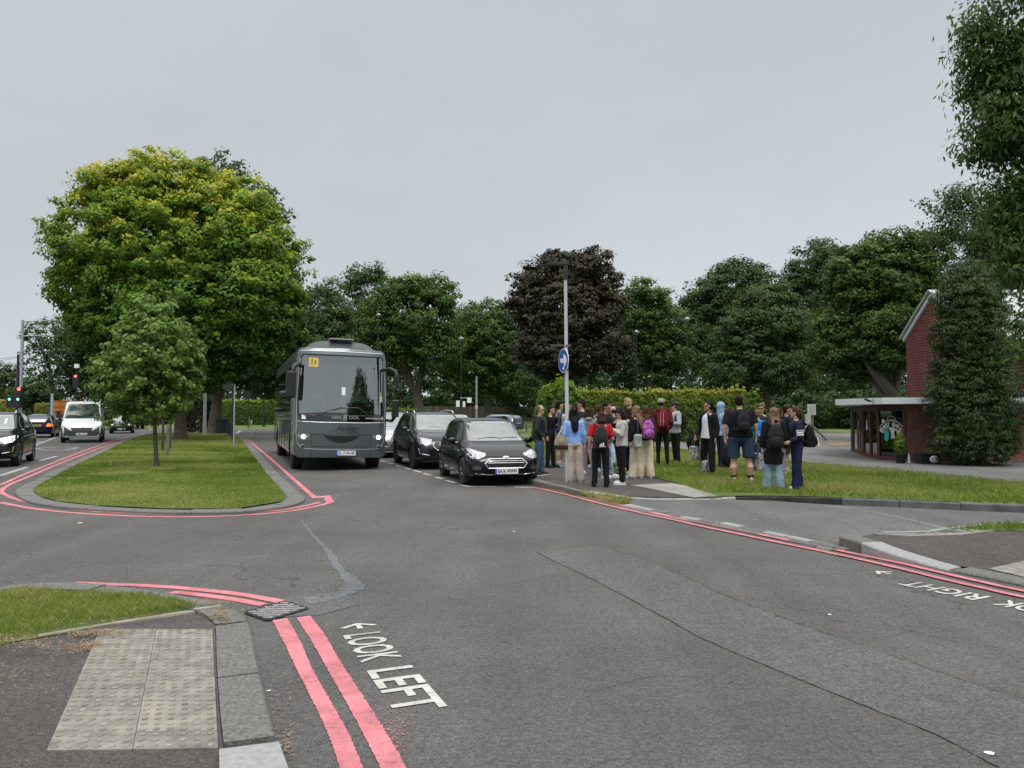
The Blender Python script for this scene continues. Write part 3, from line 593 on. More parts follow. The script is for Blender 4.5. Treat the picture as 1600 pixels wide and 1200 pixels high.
# gully grate
g = [P(384, 957, .012), P(418, 969, .012), P(480, 951, .012), P(446, 940, .012)]
t = empty('drain_grate', sum(g, Vector()) / 4, 0, 'square black iron gully grate between the red lines', 'drain'); c0 = Vector(t.location)
g = [p - c0 for p in g]; IRON = mat('cast_iron', (.035, .034, .033), .6, .4, var=.3, vscale=20)
mb = MB(); mb.prism([(p.x * .97, p.y * .97) for p in g], -.011, -.009); mb.build('sump', mat('drain_dark', (.004, .004, .004), .9), t)
mb = MB()
for i in range(4):
    a, b_ = g[i], g[(i + 1) % 4]; mb.tube([a, b_], [.012, .012], 4)
mb.build('frame', IRON, t)
mb = MB()
def gb(u, v): return g[0] * (1 - u) * (1 - v) + g[1] * u * (1 - v) + g[2] * u * v + g[3] * (1 - u) * v
for k in range(-3, 6):
    for s in (1, -1):
        pts_ = []
        for q in range(41):
            u = q / 40; v = (k / 5 + .05 + s * u * .8) if s > 0 else (k / 5 + .4 + s * u * .8)
            if 0 <= v <= 1: pts_.append(gb(u, v))
        if len(pts_) > 1: mb.tube([pts_[0], pts_[-1]], [.008, .008], 4)
mb.build('bars', mat('worn_iron', (.22, .215, .21), .5, .5, var=.3, vscale=20), t)
# ---- right side: crowd footway and verge (raised .12)
ck = [P(690, 708, .12), P(760, 728, .12), P(815, 744, .12), P(838, 752, .12), P(870, 758.5, .12), P(905, 765, .12), P(960, 773, .10), P(1010, 777.5, .06), P(1060, 779.5, .03), P(1110, 779, .03), P(1150, 776.5, .06), P(1200, 774.5, .10), P(1290, 778, .12), P(1400, 782, .12), P(1500, 786.5, .12), P(1600, 790, .12), P(1800, 797, .12), Vector((16, 12.1, .12)), Vector((28, 11.4, .12))]
ckl = smooth_line(ck, .2)
def cz(p):
    k = abs(p.x - 3.2); return .035 + .09 * min(1, max(0, (k - .6) / 1.6))
def cz2(p): 
    kk = max(0, 1 - max(0, (p.y - 14.0)) / 1.5); return (cz(p) * kk + .12 * (1 - kk)) if True else .12
iA = min(range(len(ckl)), key=lambda i: abs(ckl[i].x - 1.55) + (0 if ckl[i].y < 20 else 9)); iB = min(range(len(ckl)), key=lambda i: abs(ckl[i].x - 4.2) + (0 if ckl[i].y < 20 else 9))
kerb('footway_kerb', ckl[:iA], .15, .125, [KERB, KERBL], .9, side=1, seed=5, zfun=cz, mats=[1, .3])
kerb('dropped_kerb', ckl[iA - 1:iB + 1], .13, .05, KERBL, .9, side=1, seed=6, zfun=cz)
kerb('verge_kerb', ckl[iB:], .14, .125, [KERBD, mat('blackened_kerb', (.03, .03, .028), .95, var=.5, vscale=6)], .9, side=1, seed=7, zfun=lambda p: cz(p), mats=[.5, 1])
ins = offset(ckl, .14)
foot = [(p.x, p.y) for p in ins[:iB:2]] + [P(1105, 771, .12)[:2], P(1060, 757, .12)[:2], P(1030, 748.5, .12)[:2], P(1000, 744, .12)[:2], P(950, 738, .12)[:2], P(900, 727, .12)[:2], P(850, 716, .12)[:2], P(790, 700, .12)[:2], P(700, 690, .12)[:2]]
zsheet('crowd_footway', foot, cz2, A_PAVE)
sl_ = [P(985, 759, .115), P(1045, 774, .06), P(1085, 777.5, .05), P(1122, 775.5, .05), P(1085, 764, .1), P(1050, 755.5, .115)]
mb = MB(); q0, q1, q2, q3 = sl_[0], sl_[2], sl_[3], sl_[5]
for i in range(4):
    for j in range(3):
        def bq(u, v): return q0 * (1 - u) * (1 - v) + q1 * u * (1 - v) + q2 * u * v + q3 * (1 - u) * v
        qq = [bq((i + .01) / 4, (j + .01) / 3), bq((i + .99) / 4, (j + .01) / 3), bq((i + .99) / 4, (j + .99) / 3), bq((i + .01) / 4, (j + .99) / 3)]
        mb.add([(p.x, p.y, cz2(p) + .008) for p in qq], [(0, 1, 2, 3)])
o = mb.build('paving_slabs', PSLAB); o['kind'] = 'structure'
ln = [p for p in ins[iB - 1:]]
verge = [(p.x, p.y) for p in [P(1112, 771.5, .12)] + ln[::2]] + [(28, 15.2), P(1800, 773, .12)[:2], P(1600, 757, .12)[:2], P(1450, 742, .12)[:2], P(1290, 727, .12)[:2], P(1150, 711, .12)[:2], P(1040, 700.5, .12)[:2], P(930, 694, .12)[:2], P(800, 684, .12)[:2], P(690, 679, .12)[:2], P(700, 688, .12)[:2], P(790, 699, .12)[:2], P(850, 715, .12)[:2], P(900, 726, .12)[:2], P(950, 737, .12)[:2], P(1000, 743, .12)[:2], P(1030, 747.5, .12)[:2], P(1060, 756, .12)[:2]]
zsheet('verge_turf', verge, lambda p: cz2(p) + .003, TURF)
mb = MB(); mb.prism([(a * .999, b_) for a, b_ in verge], -.0, .03); 
VERGE = verge
grass('verge_grass', verge, 120000, .115, (.035, .12), .013, 12, 'grass verge between the side road and the car park', dry=.04, power=1.2, lean=.5, tone=(.2, .85))
wd = [(838, 757), (870, 764), (905, 771), (960, 779), (990, 786), (975, 793), (940, 786), (900, 775), (850, 765)]
o = mound('gutter_earth', [(P(a, b_).x, P(a, b_).y) for a, b_ in wd], .007, 0, MOSS)
grass('gutter_weeds', [(P(a, b_).x, P(a, b_).y) for a, b_ in [(893, 768), (960, 779.5), (985, 787), (970, 790), (935, 781), (890, 770.5)]], 2600, .005, (.03, .11), .012, 13, 'weeds and brown leaves growing in the gutter below the kerb', dry=.3, lean=.7)
grass('gutter_leaves', [(P(a, b_).x, P(a, b_).y) for a, b_ in [(838, 758), (870, 765), (893, 770), (885, 772), (850, 764)]], 500, .005, (.01, .05), .02, 14, 'brown leaf litter in the gutter beside the black hatchback', dry=.85, lean=.9)
# stone setts across the side-road mouth
st = smooth_line(px([(968, 790), (1000, 797), (1060, 810.5), (1100, 817), (1160, 829), (1240, 845), (1312, 862)]), .1)
kerb('sett_channel', offset(st, .08), .12, .022, [KERB, KERBL], .42, side=1, seed=21, mats=[1, .8], gap=.03, sub=2); kerb('sett_channel_lower', offset(st, -.10), .13, .012, [KERB, KERBD], .5, side=1, seed=22, mats=[1, .6], gap=.02, sub=2)
# ---- right-hand pavement corner
rk = smooth_line([P(1312, 834, .13), P(1311, 838, .13), P(1318, 839.5, .13), P(1345, 847, .13), P(1368, 853, .13), P(1412, 861.5, .13), P(1450, 876, .08), P(1489, 890, .03), P(1530, 898, .03), P(1600, 912, .03), P(1800, 948, .03), Vector((6.25, 4.75, .03)), Vector((7.4, 2.75, .03)), Vector((8.6, .5, .03)), Vector((9.8, -1.9, .03))], .1)
def rz_(p): return max(.03, min(.135, .135 - .09 * (p.x - 4.45) / .55)) if p.x > 4.45 else .135
rz_ = lambda p: .135 - .105 * min(1, max(0, (8.75 - p.y) / .95)) if p.x > 3.5 else .135
iC = min(range(len(rk)), key=lambda i: abs(rk[i].y - 8.80)); iD = min(range(len(rk)), key=lambda i: abs(rk[i].y - 7.75))
kerb('corner_kerb', rk[:iC + 1], .26, .135, KERB, .62, side=1, seed=31, sub=3); kerb('ramped_kerb', rk[iC:iD + 1], .26, .05, KERBL, (rk[iC] - rk[iD]).length * .98, side=1, seed=32, zfun=rz_, sub=5); kerb('flush_kerb', rk[iD:], .26, .03, KERB, .9, side=1, seed=33, zfun=lambda p: .03)
ri = offset(rk, .255)
def pz(p):
    b = .131 - .102 * min(1, max(0, (8.98 - p.y) / .98)); return b
pav = [(p.x, p.y) for p in ri[2::2]] + [(28, -2), (28, 8.9), P(1700, 822, .12)[:2], P(1540, 829, .12)[:2], P(1440, 831, .12)[:2], P(1370, 834.5, .12)[:2]]
zsheet('corner_footway', pav, pz, A_PAVE)
mb = MB(); tp = [P(1365, 835.5, .12), P(1420, 839.5, .12), P(1500, 837.5, .12), P(1560, 830.5, .12), P(1480, 830, .12)]
rnd = random.Random(8)
mb.prism([(p.x, p.y) for p in tp], .1, .137); 
for i in range(9):
    for j in range(3):
        u = (i + .5) / 9; v = (j + .5) / 3; p = P(1395, 837, .12) * (1 - u) * (1 - v) + P(1540, 831, .12) * u * (1 - v) + P(1425, 834.5, .12) * (1 - u) * v + P(1510, 831, .12) * u * v
        mb.box((p.x, p.y, .139), (.05, .2, .006), rot=(0, 0, .4))
o = mb.build('corner_tactile_strip', PSLAB); o['kind'] = 'structure'
mb = MB(); tp = [P(1545, 888, .04), P(1600, 901, .04), P(1690, 917, .04), P(1690, 872, .05), P(1600, 876, .05)]
mb.add([(p.x, p.y, pz(p) + .009) for p in tp], [tuple(range(5))]); o = mb.build('crossing_tactile', SLAB); o['kind'] = 'structure'
mb = MB(); le = smooth_line([P(1375, 833, .13), P(1440, 832, .13), P(1475, 827, .13), P(1520, 822, .13), P(1600, 818, .13), P(1700, 817, .13), Vector((16, 9.9, .13)), Vector((28, 9.7, .13))], .3)
kerb('corner_edging', le, .10, .15, KERBL, .9, side=-1, seed=35)
cg = [P(1475, 829, .13), P(1522, 823.5, .13), P(1600, 820, .13), P(1700, 819, .13), Vector((16, 9.7, .13)), Vector((27.9, 9.5, .13)), Vector((27.9, 9.0, .13)), Vector((14, 9.1, .13)), P(1700, 830, .13), P(1600, 830, .13), P(1545, 830, .13)]
cgp = [(p.x, p.y) for p in cg]; sheet('corner_verge_turf', cgp, .138, TURF)
grass('corner_verge_grass', cgp, 16000, .135, (.03, .09), .010, 15, 'strip of grass on the right hand pavement corner', dry=.05, lean=.5, tone=(.2, .8))
# pale worn line across the side-road mouth
mb = MB(); ribbon(mb, smooth_line(px([(1175, 782), (1280, 790), (1360, 800), (1450, 820), (1480, 829)]), .2), .12, .0115, ragged=.02); o = mb.build('trench_scar', asphalt('trench_scar', (.22, .215, .21), .6, 0)); o['kind'] = 'structure'
# far grass: beyond the parked cars and the car park
sheet('far_verge_turf', [P(560, 671)[:2], P(640, 677)[:2], P(700, 678)[:2], P(860, 685)[:2], P(870, 679)[:2], P(835, 676)[:2]] + [(10, 76.5), (-28, 76.5)], .012, TURF)
sheet('right_grass_strip', [P(1180, 676)[:2], P(1335, 676.5)[:2], P(1700, 682)[:2], (60, 77), (20, 77)], .016, TURF)
sheet('weedy_patch', px([(1285, 693), (1330, 690), (1338, 696), (1300, 698)]), .02, DRYT)
mb = MB(); rnd = random.Random(77)
for (cx_, cy_, s_) in ((1545, 1176, .03), (612, 760, .03), (127, 1, 0), (803, 830, .025), (1180, 812, .02), (1296, 960, .02), (125, 817, .05), (420, 1079, .015)):
    if s_ == 0: continue
    q = P(cx_, cy_, .009); mb.add([q + Vector((s_ * rnd.uniform(.5, 1) * math.cos(a), s_ * rnd.uniform(.4, .9) * math.sin(a), 0)) for a in (0, .9, 1.9, 2.9, 3.9, 5.1)], [tuple(range(6))])
o = mb.build('bird_droppings', mat('white_marks', (.8, .8, .78), .8)); o['kind'] = 'structure'
# ------------------------------------------------------------------ trees
TIP = .20
def crown_arrays(lobes, nclump, per, leaf, rng, clump=.55, shell=.55, flat=.6, aspect=.55, top=0.0, droop=0, frame=None):
    "lobes: (centre, (rx, ry, rz)); returns leaf quads, tone, clump centres"
    vol = np.array([(l[1][0] * l[1][1] * l[1][2]) ** .7 for l in lobes]); vol /= vol.sum()
    li = rng.choice(len(lobes), nclump, p=vol); cen = np.array([tuple(lobes[i][0]) for i in li]); rad = np.array([lobes[i][1] for i in li])
    d = rng.normal(size=(nclump, 3)); d /= np.linalg.norm(d, axis=1)[:, None]
    rr = rng.uniform(0, 1, nclump) ** (1 / 3); rr = shell + (1 - shell) * rr; rr[rng.uniform(size=nclump) < .22] *= rng.uniform(.3, 1)
    wob = np.array([1 + .30 * noise.noise((a * 2.1 + 5, b * 2.1, c * 2.1 + k)) + .18 * noise.noise((a * 5 + 5, b * 5, c * 5 + k)) for (a, b, c), k in zip(d, li)]); wob = np.where(rng.uniform(size=nclump) < .07, wob * 1.08, wob)
    cc = cen + d * rad * (rr * wob)[:, None]
    csz = clump * rng.uniform(.6, 1.35, nclump); ctone = rng.normal(0, .13, nclump)
    idx = np.repeat(np.arange(nclump), per); n = len(idx)
    o = rng.normal(size=(n, 3)); o /= np.linalg.norm(o, axis=1)[:, None]; o *= (rng.uniform(0, 1, n) ** .45)[:, None]; o[:, 2] *= flat
    pos = cc[idx] + o * csz[idx][:, None]
    outw = d[idx]
    nrm = outw * .55 + o * .9 + rng.normal(0, .45, (n, 3)) + np.array([0, 0, .55]); nrm /= np.linalg.norm(nrm, axis=1)[:, None]
    t = rng.normal(size=(n, 3)) + outw * .4; t[:, 2] -= droop * 2; t -= nrm * (t * nrm).sum(1)[:, None]; t /= np.linalg.norm(t, axis=1)[:, None]; s = np.cross(nrm, t)
    L_ = leaf * rng.uniform(.6, 1.3, n)[:, None]; W_ = L_ * aspect
    v = np.zeros((n, 4, 3)); v[:, 0] = pos - t * L_ * .5; v[:, 1] = pos - t * L_ * .05 + s * W_ * .5 - nrm * L_ * .08; v[:, 2] = pos + t * L_ * .5 - nrm * L_ * .1; v[:, 3] = pos - t * L_ * .05 - s * W_ * .5 - nrm * L_ * .08
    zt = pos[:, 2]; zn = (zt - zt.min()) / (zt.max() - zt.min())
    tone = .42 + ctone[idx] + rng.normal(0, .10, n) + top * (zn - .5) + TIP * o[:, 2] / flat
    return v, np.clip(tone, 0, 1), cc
TG = {'dark': [(0.018, 0.040, 0.010), (0.034, 0.077, 0.017), (0.058, 0.114, 0.024), (0.095, 0.158, 0.032)],
      'mid': [(.024, .050, .010), (.050, .104, .016), (.090, .162, .024), (.15, .225, .036)],
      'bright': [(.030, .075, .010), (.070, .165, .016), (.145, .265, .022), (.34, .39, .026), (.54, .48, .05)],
      'lime': [(.055, .10, .020), (.11, .19, .036), (.18, .29, .055), (.33, .44, .15)],
      'copper': [(0.015, 0.014, 0.007), (0.032, 0.029, 0.013), (0.059, 0.051, 0.021), (0.114, 0.101, 0.038)],
      'ash': [(.030, .062, .012), (.058, .118, .022), (.10, .18, .034), (.17, .26, .06)],
      'yew': [(.016, .030, .007), (.034, .062, .013), (.060, .098, .020), (.11, .14, .032)],
      'grey': [(0.023, 0.046, 0.013), (0.048, 0.089, 0.022), (0.079, 0.129, 0.030), (0.132, 0.181, 0.046)],
      'hedge': [(.022, .045, .009), (.065, .115, .016), (.15, .21, .028), (.33, .34, .045), (.44, .38, .09)],
      'hedgeg': [(.024, .058, .008), (.07, .145, .016), (.15, .25, .028), (.28, .38, .05)]}
LM = {k: leaf_mat('leaves_' + k, v, .38 if k not in ('copper', 'yew') else .15) if k != 'ash' else leaf_mat('leaves_ash', v, .52) for k, v in TG.items()}
def limbs(mb, base, lobes, cc, tr, split, rng, nl=10, lean=None):
    base = Vector(base); top = Vector(np.mean(cc, axis=0)); top.z = max(top.z, base.z + 1)
    H_ = (cc[:, 2].max() - base.z); fork = base + (Vector((top.x, top.y, base.z)) - base) * .35; fork.z = base.z + H_ * split
    mid = base.lerp(fork, .5) + Vector((rng.normal(0, tr * .3), rng.normal(0, tr * .3), 0))
    mb.tube([base - Vector((0, 0, .2)), base + Vector((0, 0, .12)), base + Vector((0, 0, tr * 1.6)), mid, fork], [tr * 1.75, tr * 1.35, tr * 1.05, tr * .9, tr * .75], 12)
    pick = rng.choice(len(cc), min(nl * 2, len(cc)), replace=False); arr = sorted(pick, key=lambda i: -abs(cc[i][0] - fork.x) - cc[i][2] * .3)[:nl]
    for i in arr:
        e = Vector(cc[i]); a = fork.lerp(e, .35) + Vector((0, 0, H_ * .05)); b_ = fork.lerp(e, .7) + Vector((rng.normal(0, .2), rng.normal(0, .2), H_ * .03))
        mb.tube([fork - Vector((0, 0, tr * .6)), a, b_, e], [tr * .5, tr * .3, tr * .16, tr * .05], 6)
        for _ in range(3):
            j = rng.integers(len(cc)); e2 = Vector(cc[j]); st_ = fork.lerp(e, rng.uniform(.4, .8))
            if (e2 - st_).length < H_ * .4: mb.tube([a.lerp(b_, rng.uniform(0, 1)), a.lerp(e2, .6) + Vector((0, 0, .1)), e2], [tr * .15, tr * .09, tr * .03], 5)
def tree(name, label, d, base, lobes, kind, nclump, per, leaf, tr, seed, clump=.6, cat='tree', group=None, split=.3, nl=10, bark=None, depth=1.0, top=.2, shell=.55, flat=.6, aspect=.6, droop=0, z0=0.0, dy=.25):
    "lobes in photo pixels (cx, cy, rx, ry) at distance d"
    rng = np.random.default_rng(seed); s = d / F; LB = []
    for i, l in enumerate(lobes):
        c = PD(l[0], l[1], d); rx, rz = l[2] * s, l[3] * s; ry = (rx + rz) / 2 * depth
        c.y += (rng.uniform(-dy, dy) * ry if i else 0) + (l[4] if len(l) > 4 else 0); LB.append((c, (rx, ry, rz)))
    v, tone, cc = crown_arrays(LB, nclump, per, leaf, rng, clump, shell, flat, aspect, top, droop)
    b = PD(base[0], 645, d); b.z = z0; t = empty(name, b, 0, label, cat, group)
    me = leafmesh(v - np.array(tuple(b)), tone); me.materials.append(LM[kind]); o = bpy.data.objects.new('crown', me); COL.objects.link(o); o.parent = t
    mb = MB(); limbs(mb, (0, 0, 0), LB, cc - np.array(tuple(b)), tr, split, rng, nl); mb.build('trunk', bark or BARK, t, smooth=60)
    return t
GB = 'trees of the park behind the car park'
# the big maple on the island and the lime behind it
tree('maple_tree', 'large spreading maple with bright yellow green leaf tips on the traffic island', 44, (283, 685),
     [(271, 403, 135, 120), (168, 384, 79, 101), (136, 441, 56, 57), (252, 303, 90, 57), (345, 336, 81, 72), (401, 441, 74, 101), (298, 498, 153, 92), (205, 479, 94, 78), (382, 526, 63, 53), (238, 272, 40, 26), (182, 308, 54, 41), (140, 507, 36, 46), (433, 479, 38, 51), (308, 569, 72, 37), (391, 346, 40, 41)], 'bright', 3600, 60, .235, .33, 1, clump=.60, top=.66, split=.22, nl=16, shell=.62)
tree('lime_tree', 'tall dark lime tree rising behind the yellow green maple', 58, (334, 678),
     [(345, 272, 40, 28), (402, 335, 44, 40), (430, 405, 38, 50), (380, 450, 70, 80), (300, 420, 60, 80), (420, 560, 70, 55), (350, 560, 70, 50), (455, 500, 40, 60)], 'dark', 1125, 51, 0.302, .40, 2, clump=.8, split=.25)
t = tree('young_lime_tree', 'young lime tree with slim straight trunk at the front of the island', 22, (246, 727),
     [(235, 570, 72, 78), (205, 590, 56, 50), (270, 545, 46, 52), (235, 495, 44, 36), (185, 610, 40, 34), (280, 600, 36, 42), (240, 640, 58, 26), (225, 470, 26, 16), (160, 600, 22, 20), (300, 560, 18, 30), (180, 650, 26, 16)], 'lime', 620, 17, .135, .062, 3, clump=.23, top=.1, split=.34, nl=12, shell=.5, aspect=.78, droop=.6, z0=.05)
for i, (x_, y_, la) in enumerate(((262, 713, 'right hand round timber stake behind the young lime tree'), (254, 704, 'left hand dark timber stake behind the young lime tree'), (265, 702, 'rear timber stake of the three behind the young lime tree'))):
    p = P(x_, y_, .05); mb = MB(); mb.tube([(0, 0, -.05), (.01, 0, 1.0), (.0, 0, 1.42)], [.055, .052, .05], 10); mb.lathe([(.051, 1.40), (.04, 1.44), (0, 1.45)], n=10)
    st_ = mb.build('tree_stake', WOODG if i == 0 else mat('dark_stake', (.05, .045, .04), .9, var=.3), smooth=40, loc=p); tag(st_, la, 'tree stake', 'stakes of the young lime tree')
# background from left to right
tree('spindly_tree', 'thin crowned tree with a bare dark trunk beside the tall mast', 82, (77, 660), [(75, 520, 42, 24), (60, 560, 30, 30), (95, 575, 34, 40), (120, 530, 24, 30), (50, 520, 16, 14)], 'dark', 300, 18, 0.302, .22, 5, clump=.62, split=.45, nl=9, group=GB, shell=.2)
tree('dark_tree', 'dark dense tree left of the maple above the white van', 74, (150, 655), [(140, 545, 44, 50), (120, 590, 30, 34), (170, 580, 40, 46)], 'dark', 412, 39, 0.324, .25, 6, clump=.8, group=GB)
tree('conifer_tree', 'dark conifer at the left edge beyond the yellow hedge', 96, (12, 640), [(8, 610, 26, 30), (14, 585, 14, 16), (-10, 600, 30, 34)], 'yew', 250, 36, 0.302, .2, 7, clump=.7, group=GB)
tree('bushy_tree', 'low dark bushy tree behind the left traffic signal', 90, (48, 645), [(50, 612, 26, 26), (75, 620, 26, 24), (30, 625, 18, 16)], 'dark', 250, 33, 0.302, .2, 8, clump=.7, group=GB)
tree('broad_tree', 'mid green tree between the maple and the tall airy tree behind the coach', 96, (500, 650), [(508, 500, 50, 48), (510, 455, 24, 24), (480, 540, 60, 70), (530, 540, 50, 60)], 'grey', 525, 39, 0.396, .35, 9, clump=1.0, group=GB)
tree('airy_tree', 'tallest airy tree behind the coach with sky through its crown', 104, (572, 650), [(570, 428, 30, 18), (548, 445, 22, 22), (592, 432, 16, 20), (575, 475, 30, 24), (560, 500, 36, 34)], 'grey', 225, 30, 0.396, .3, 10, clump=.95, group=GB, shell=.3, split=.6)
tree('plane_tree', 'broad round topped green tree with thick trunk right of the coach', 84, (657, 645), [(650, 500, 66, 58), (640, 458, 50, 24), (690, 462, 26, 30), (610, 540, 50, 44), (680, 540, 46, 40), (590, 500, 34, 40), (660, 440, 26, 10)], 'mid', 1125, 42, 0.331, .62, 11, clump=.85, group=GB, split=.22, z0=.05)
tree('ash_tree', 'pale green leaning tree above the wooden fence', 90, (760, 645), [(750, 520, 60, 44), (790, 540, 50, 50), (720, 520, 36, 44), (770, 490, 40, 20), (740, 575, 60, 40), (800, 590, 46, 36)], 'mid', 950, 42, 0.331, .4, 12, clump=.85, group=GB, bark=BARK2)
tree('copper_maple', 'dark purple copper leaved maple behind the lamp post', 60, (890, 620), [(885, 490, 62, 56), (832, 480, 34, 34), (820, 445, 22, 22), (935, 480, 42, 44), (905, 420, 30, 22), (928, 410, 28, 26), (940, 438, 30, 28), (850, 428, 34, 24), (866, 405, 20, 14), (875, 550, 66, 46), (828, 530, 26, 34), (945, 540, 38, 42), (815, 475, 20, 14), (890, 398, 12, 10), (960, 470, 18, 16), (890, 450, 50, 30)], 'copper', 1500, 50, .27, .45, 13, clump=.62, group=GB, split=.25, top=.1, shell=.5)
tree('birch_tree', 'light green tree just right of the copper maple', 78, (1015, 640), [(1005, 490, 40, 52), (1030, 500, 34, 40), (1000, 455, 24, 20), (1040, 465, 14, 16), (1010, 560, 52, 46), (980, 500, 30, 50), (1055, 540, 34, 40)], 'mid', 775, 39, 0.317, .3, 14, clump=.75, group=GB, bark=BARK2)
tree('oak_tree', 'tall dark oak in the middle of the right hand wood', 92, (1150, 640), [(1150, 460, 56, 50), (1110, 480, 42, 50), (1190, 450, 36, 38), (1140, 425, 30, 18), (1130, 540, 70, 56), (1085, 520, 32, 56), (1180, 530, 50, 50)], 'dark', 1025, 42, 0.374, .4, 15, clump=.95, group=GB)
tree('lime_avenue_tree', 'rounded grey green tree overlapping the tall dark oak', 66, (1200, 640), [(1195, 500, 56, 52), (1165, 530, 44, 50), (1230, 530, 44, 56), (1200, 465, 36, 20), (1195, 575, 74, 40), (1140, 580, 40, 36)], 'grey', 1250, 45, 0.274, .4, 16, clump=.7, group=GB)
tree('background_oak_tree', 'far dark oak whose top shows between two nearer trees', 96, (1275, 640), [(1275, 420, 44, 44), (1290, 395, 26, 22), (1245, 440, 26, 26), (1290, 480, 60, 60)], 'dark', 475, 39, 0.374, .35, 17, clump=.95, group=GB)
tree('sycamore_tree', 'large forking sycamore behind the flat roofed shop', 45, (1402, 650), [(1375, 440, 62, 58), (1330, 440, 40, 50), (1425, 440, 46, 50), (1390, 385, 44, 24), (1345, 400, 34, 24), (1320, 510, 44, 44), (1385, 520, 52, 44), (1300, 545, 34, 36), (1340, 575, 34, 24), (1440, 500, 40, 60), (1445, 400, 30, 34), (1340, 520, 26, 26, -2.2), (1376, 505, 26, 24, -2.2), (1352, 560, 22, 20, -2.4), (1385, 560, 24, 18, -2.4), (1330, 545, 22, 20, -2.2), (1420, 520, 30, 30, -2)], 'mid', 2100, 50, .21, .55, 18, clump=.5, group=GB, split=.2, nl=16, bark=BARK2)
# leaning main limb of the sycamore, seen over the shop roof
mb = MB(); a = PD(1405, 630, 44.5); mb.tube([a, PD(1385, 604, 44), PD(1368, 585, 43.6), PD(1350, 560, 43.2), PD(1346, 520, 43)], [.36, .28, .20, .12, .05], 10); mb.tube([PD(1372, 590, 43.8), PD(1373, 550, 43.6), PD(1370, 500, 43.6)], [.13, .09, .03], 8); mb.tube([PD(1400, 606, 44.3), PD(1412, 560, 44), PD(1420, 520, 44)], [.2, .12, .05], 8)
o = mb.build('limb', BARK2, smooth=60); tr_ = [q for q in bpy.data.objects if q.name.startswith('sycamore_tree')][0]; o.parent = tr_; o.location = -Vector(tr_.location)
tree('twiggy_tree', 'fine leaved open tree with thin black stems above the conifer', 37, (1577, 700), [(1540, 350, 62, 60), (1490, 350, 44, 36), (1570, 400, 60, 60), (1500, 310, 40, 24), (1460, 372, 26, 16), (1600, 330, 60, 60), (1620, 430, 60, 80), (1530, 420, 50, 40), (1455, 320, 18, 10)], 'grey', 1150, 22, .15, .16, 19, clump=.42, split=.55, nl=24, shell=.2, group=None)
# narrow dark evergreen in front of the shop gable
t = tree('yew_tree', 'tall narrow dark evergreen standing against the brick building', 23.6, (1522, 727),
     [(1525, 690, 62, 40), (1522, 640, 60, 60), (1515, 580, 50, 60), (1512, 520, 46, 56), (1505, 470, 40, 44), (1512, 440, 36, 36), (1508, 470, 46, 40), (1540, 520, 40, 50), (1565, 610, 26, 60), (1480, 610, 30, 50), (1480, 520, 28, 26), (1468, 545, 14, 8), (1495, 425, 14, 12), (1560, 670, 24, 44), (1490, 690, 34, 32), (1535, 480, 30, 40), (1550, 600, 26, 50)], 'yew', 4300, 28, .095, .2, 20, clump=.20, split=.1, nl=14, shell=.68, flat=.5, aspect=.32, droop=.5, top=.05)
# near ash overhanging the right edge
tree('overhanging_ash_tree', 'near ash tree with hanging pointed leaves filling the upper right corner', 13.5, (1990, 700),
     [(1610, 60, 105, 95), (1570, 160, 62, 90), (1660, 200, 120, 120), (1620, 310, 70, 80), (1650, 430, 60, 70), (1640, 520, 50, 46), (1800, 60, 170, 200), (1850, 280, 180, 160), (1560, 215, 46, 36), (1540, 40, 50, 34), (1560, 100, 60, 60), (1570, 200, 66, 60), (1530, 235, 34, 24), (1590, 400, 46, 60), (1598, 540, 30, 50), (1585, 330, 60, 60), (1900, -150, 260, 220), (1700, -120, 180, 160), (1610, 490, 22, 50), (1545, 120, 40, 40)], 'ash', 5200, 17, .14, .26, 21, clump=.38, split=.4, nl=22, shell=.25, aspect=.34, droop=.9, top=0, depth=.8)
# far wood behind everything: one mass
rng = np.random.default_rng(50); LB = []
for i in range(46):
    x_ = -60 + i * 38; top_ = 560 if x_ < 420 else (500 if x_ < 560 else (530 if x_ < 700 else (505 if x_ < 960 else (475 if x_ < 1080 else 450)))); 
    if x_ < 150: top_ = 628
    if 150 <= x_ < 260: top_ = 600
    d_ = 118 + rng.uniform(-6, 8); c = PD(x_ + rng.uniform(-10, 10), (top_ + 660) / 2 + rng.uniform(-8, 8), d_); LB.append((c, (4.2, 3.5, (660 - top_) / 2 * d_ / F)))
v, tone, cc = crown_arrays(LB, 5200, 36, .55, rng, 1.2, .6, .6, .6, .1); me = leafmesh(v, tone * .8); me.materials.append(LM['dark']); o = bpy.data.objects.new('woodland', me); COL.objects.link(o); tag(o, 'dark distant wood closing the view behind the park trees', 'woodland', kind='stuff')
rng = np.random.default_rng(51); LB = []
for x_, y_, d_, r_ in [(1200, 640, 78, 34), (1250, 640, 76, 32), (1300, 641, 78, 30), (1350, 640, 74, 30), (1150, 640, 76, 34), (1400, 640, 74, 36), (1090, 630, 74, 30), (560, 620, 100, 34), (610, 620, 98, 34), (700, 620, 103, 30), (760, 615, 103, 30), (820, 610, 96, 40), (860, 600, 80, 40), (940, 600, 80, 36), (1040, 610, 84, 34), (480, 610, 98, 44), (430, 600, 100, 44), (1260, 600, 84, 36), (1310, 600, 84, 40), (1480, 600, 70, 50), (1560, 600, 70, 60), (1640, 600, 70, 60)]:
    c = PD(x_, y_, d_); s = d_ / F; LB.append((c, (r_ * s * 1.3, 2.5, r_ * s)))
v, tone, cc = crown_arrays(LB, 1700, 36, .38, rng, .9, .6, .6, .6, .1); me = leafmesh(v, tone * .75); me.materials.append(LM['dark']); o = bpy.data.objects.new('undergrowth', me); COL.objects.link(o); tag(o, 'dark undergrowth beneath the park trees', 'undergrowth', kind='stuff')
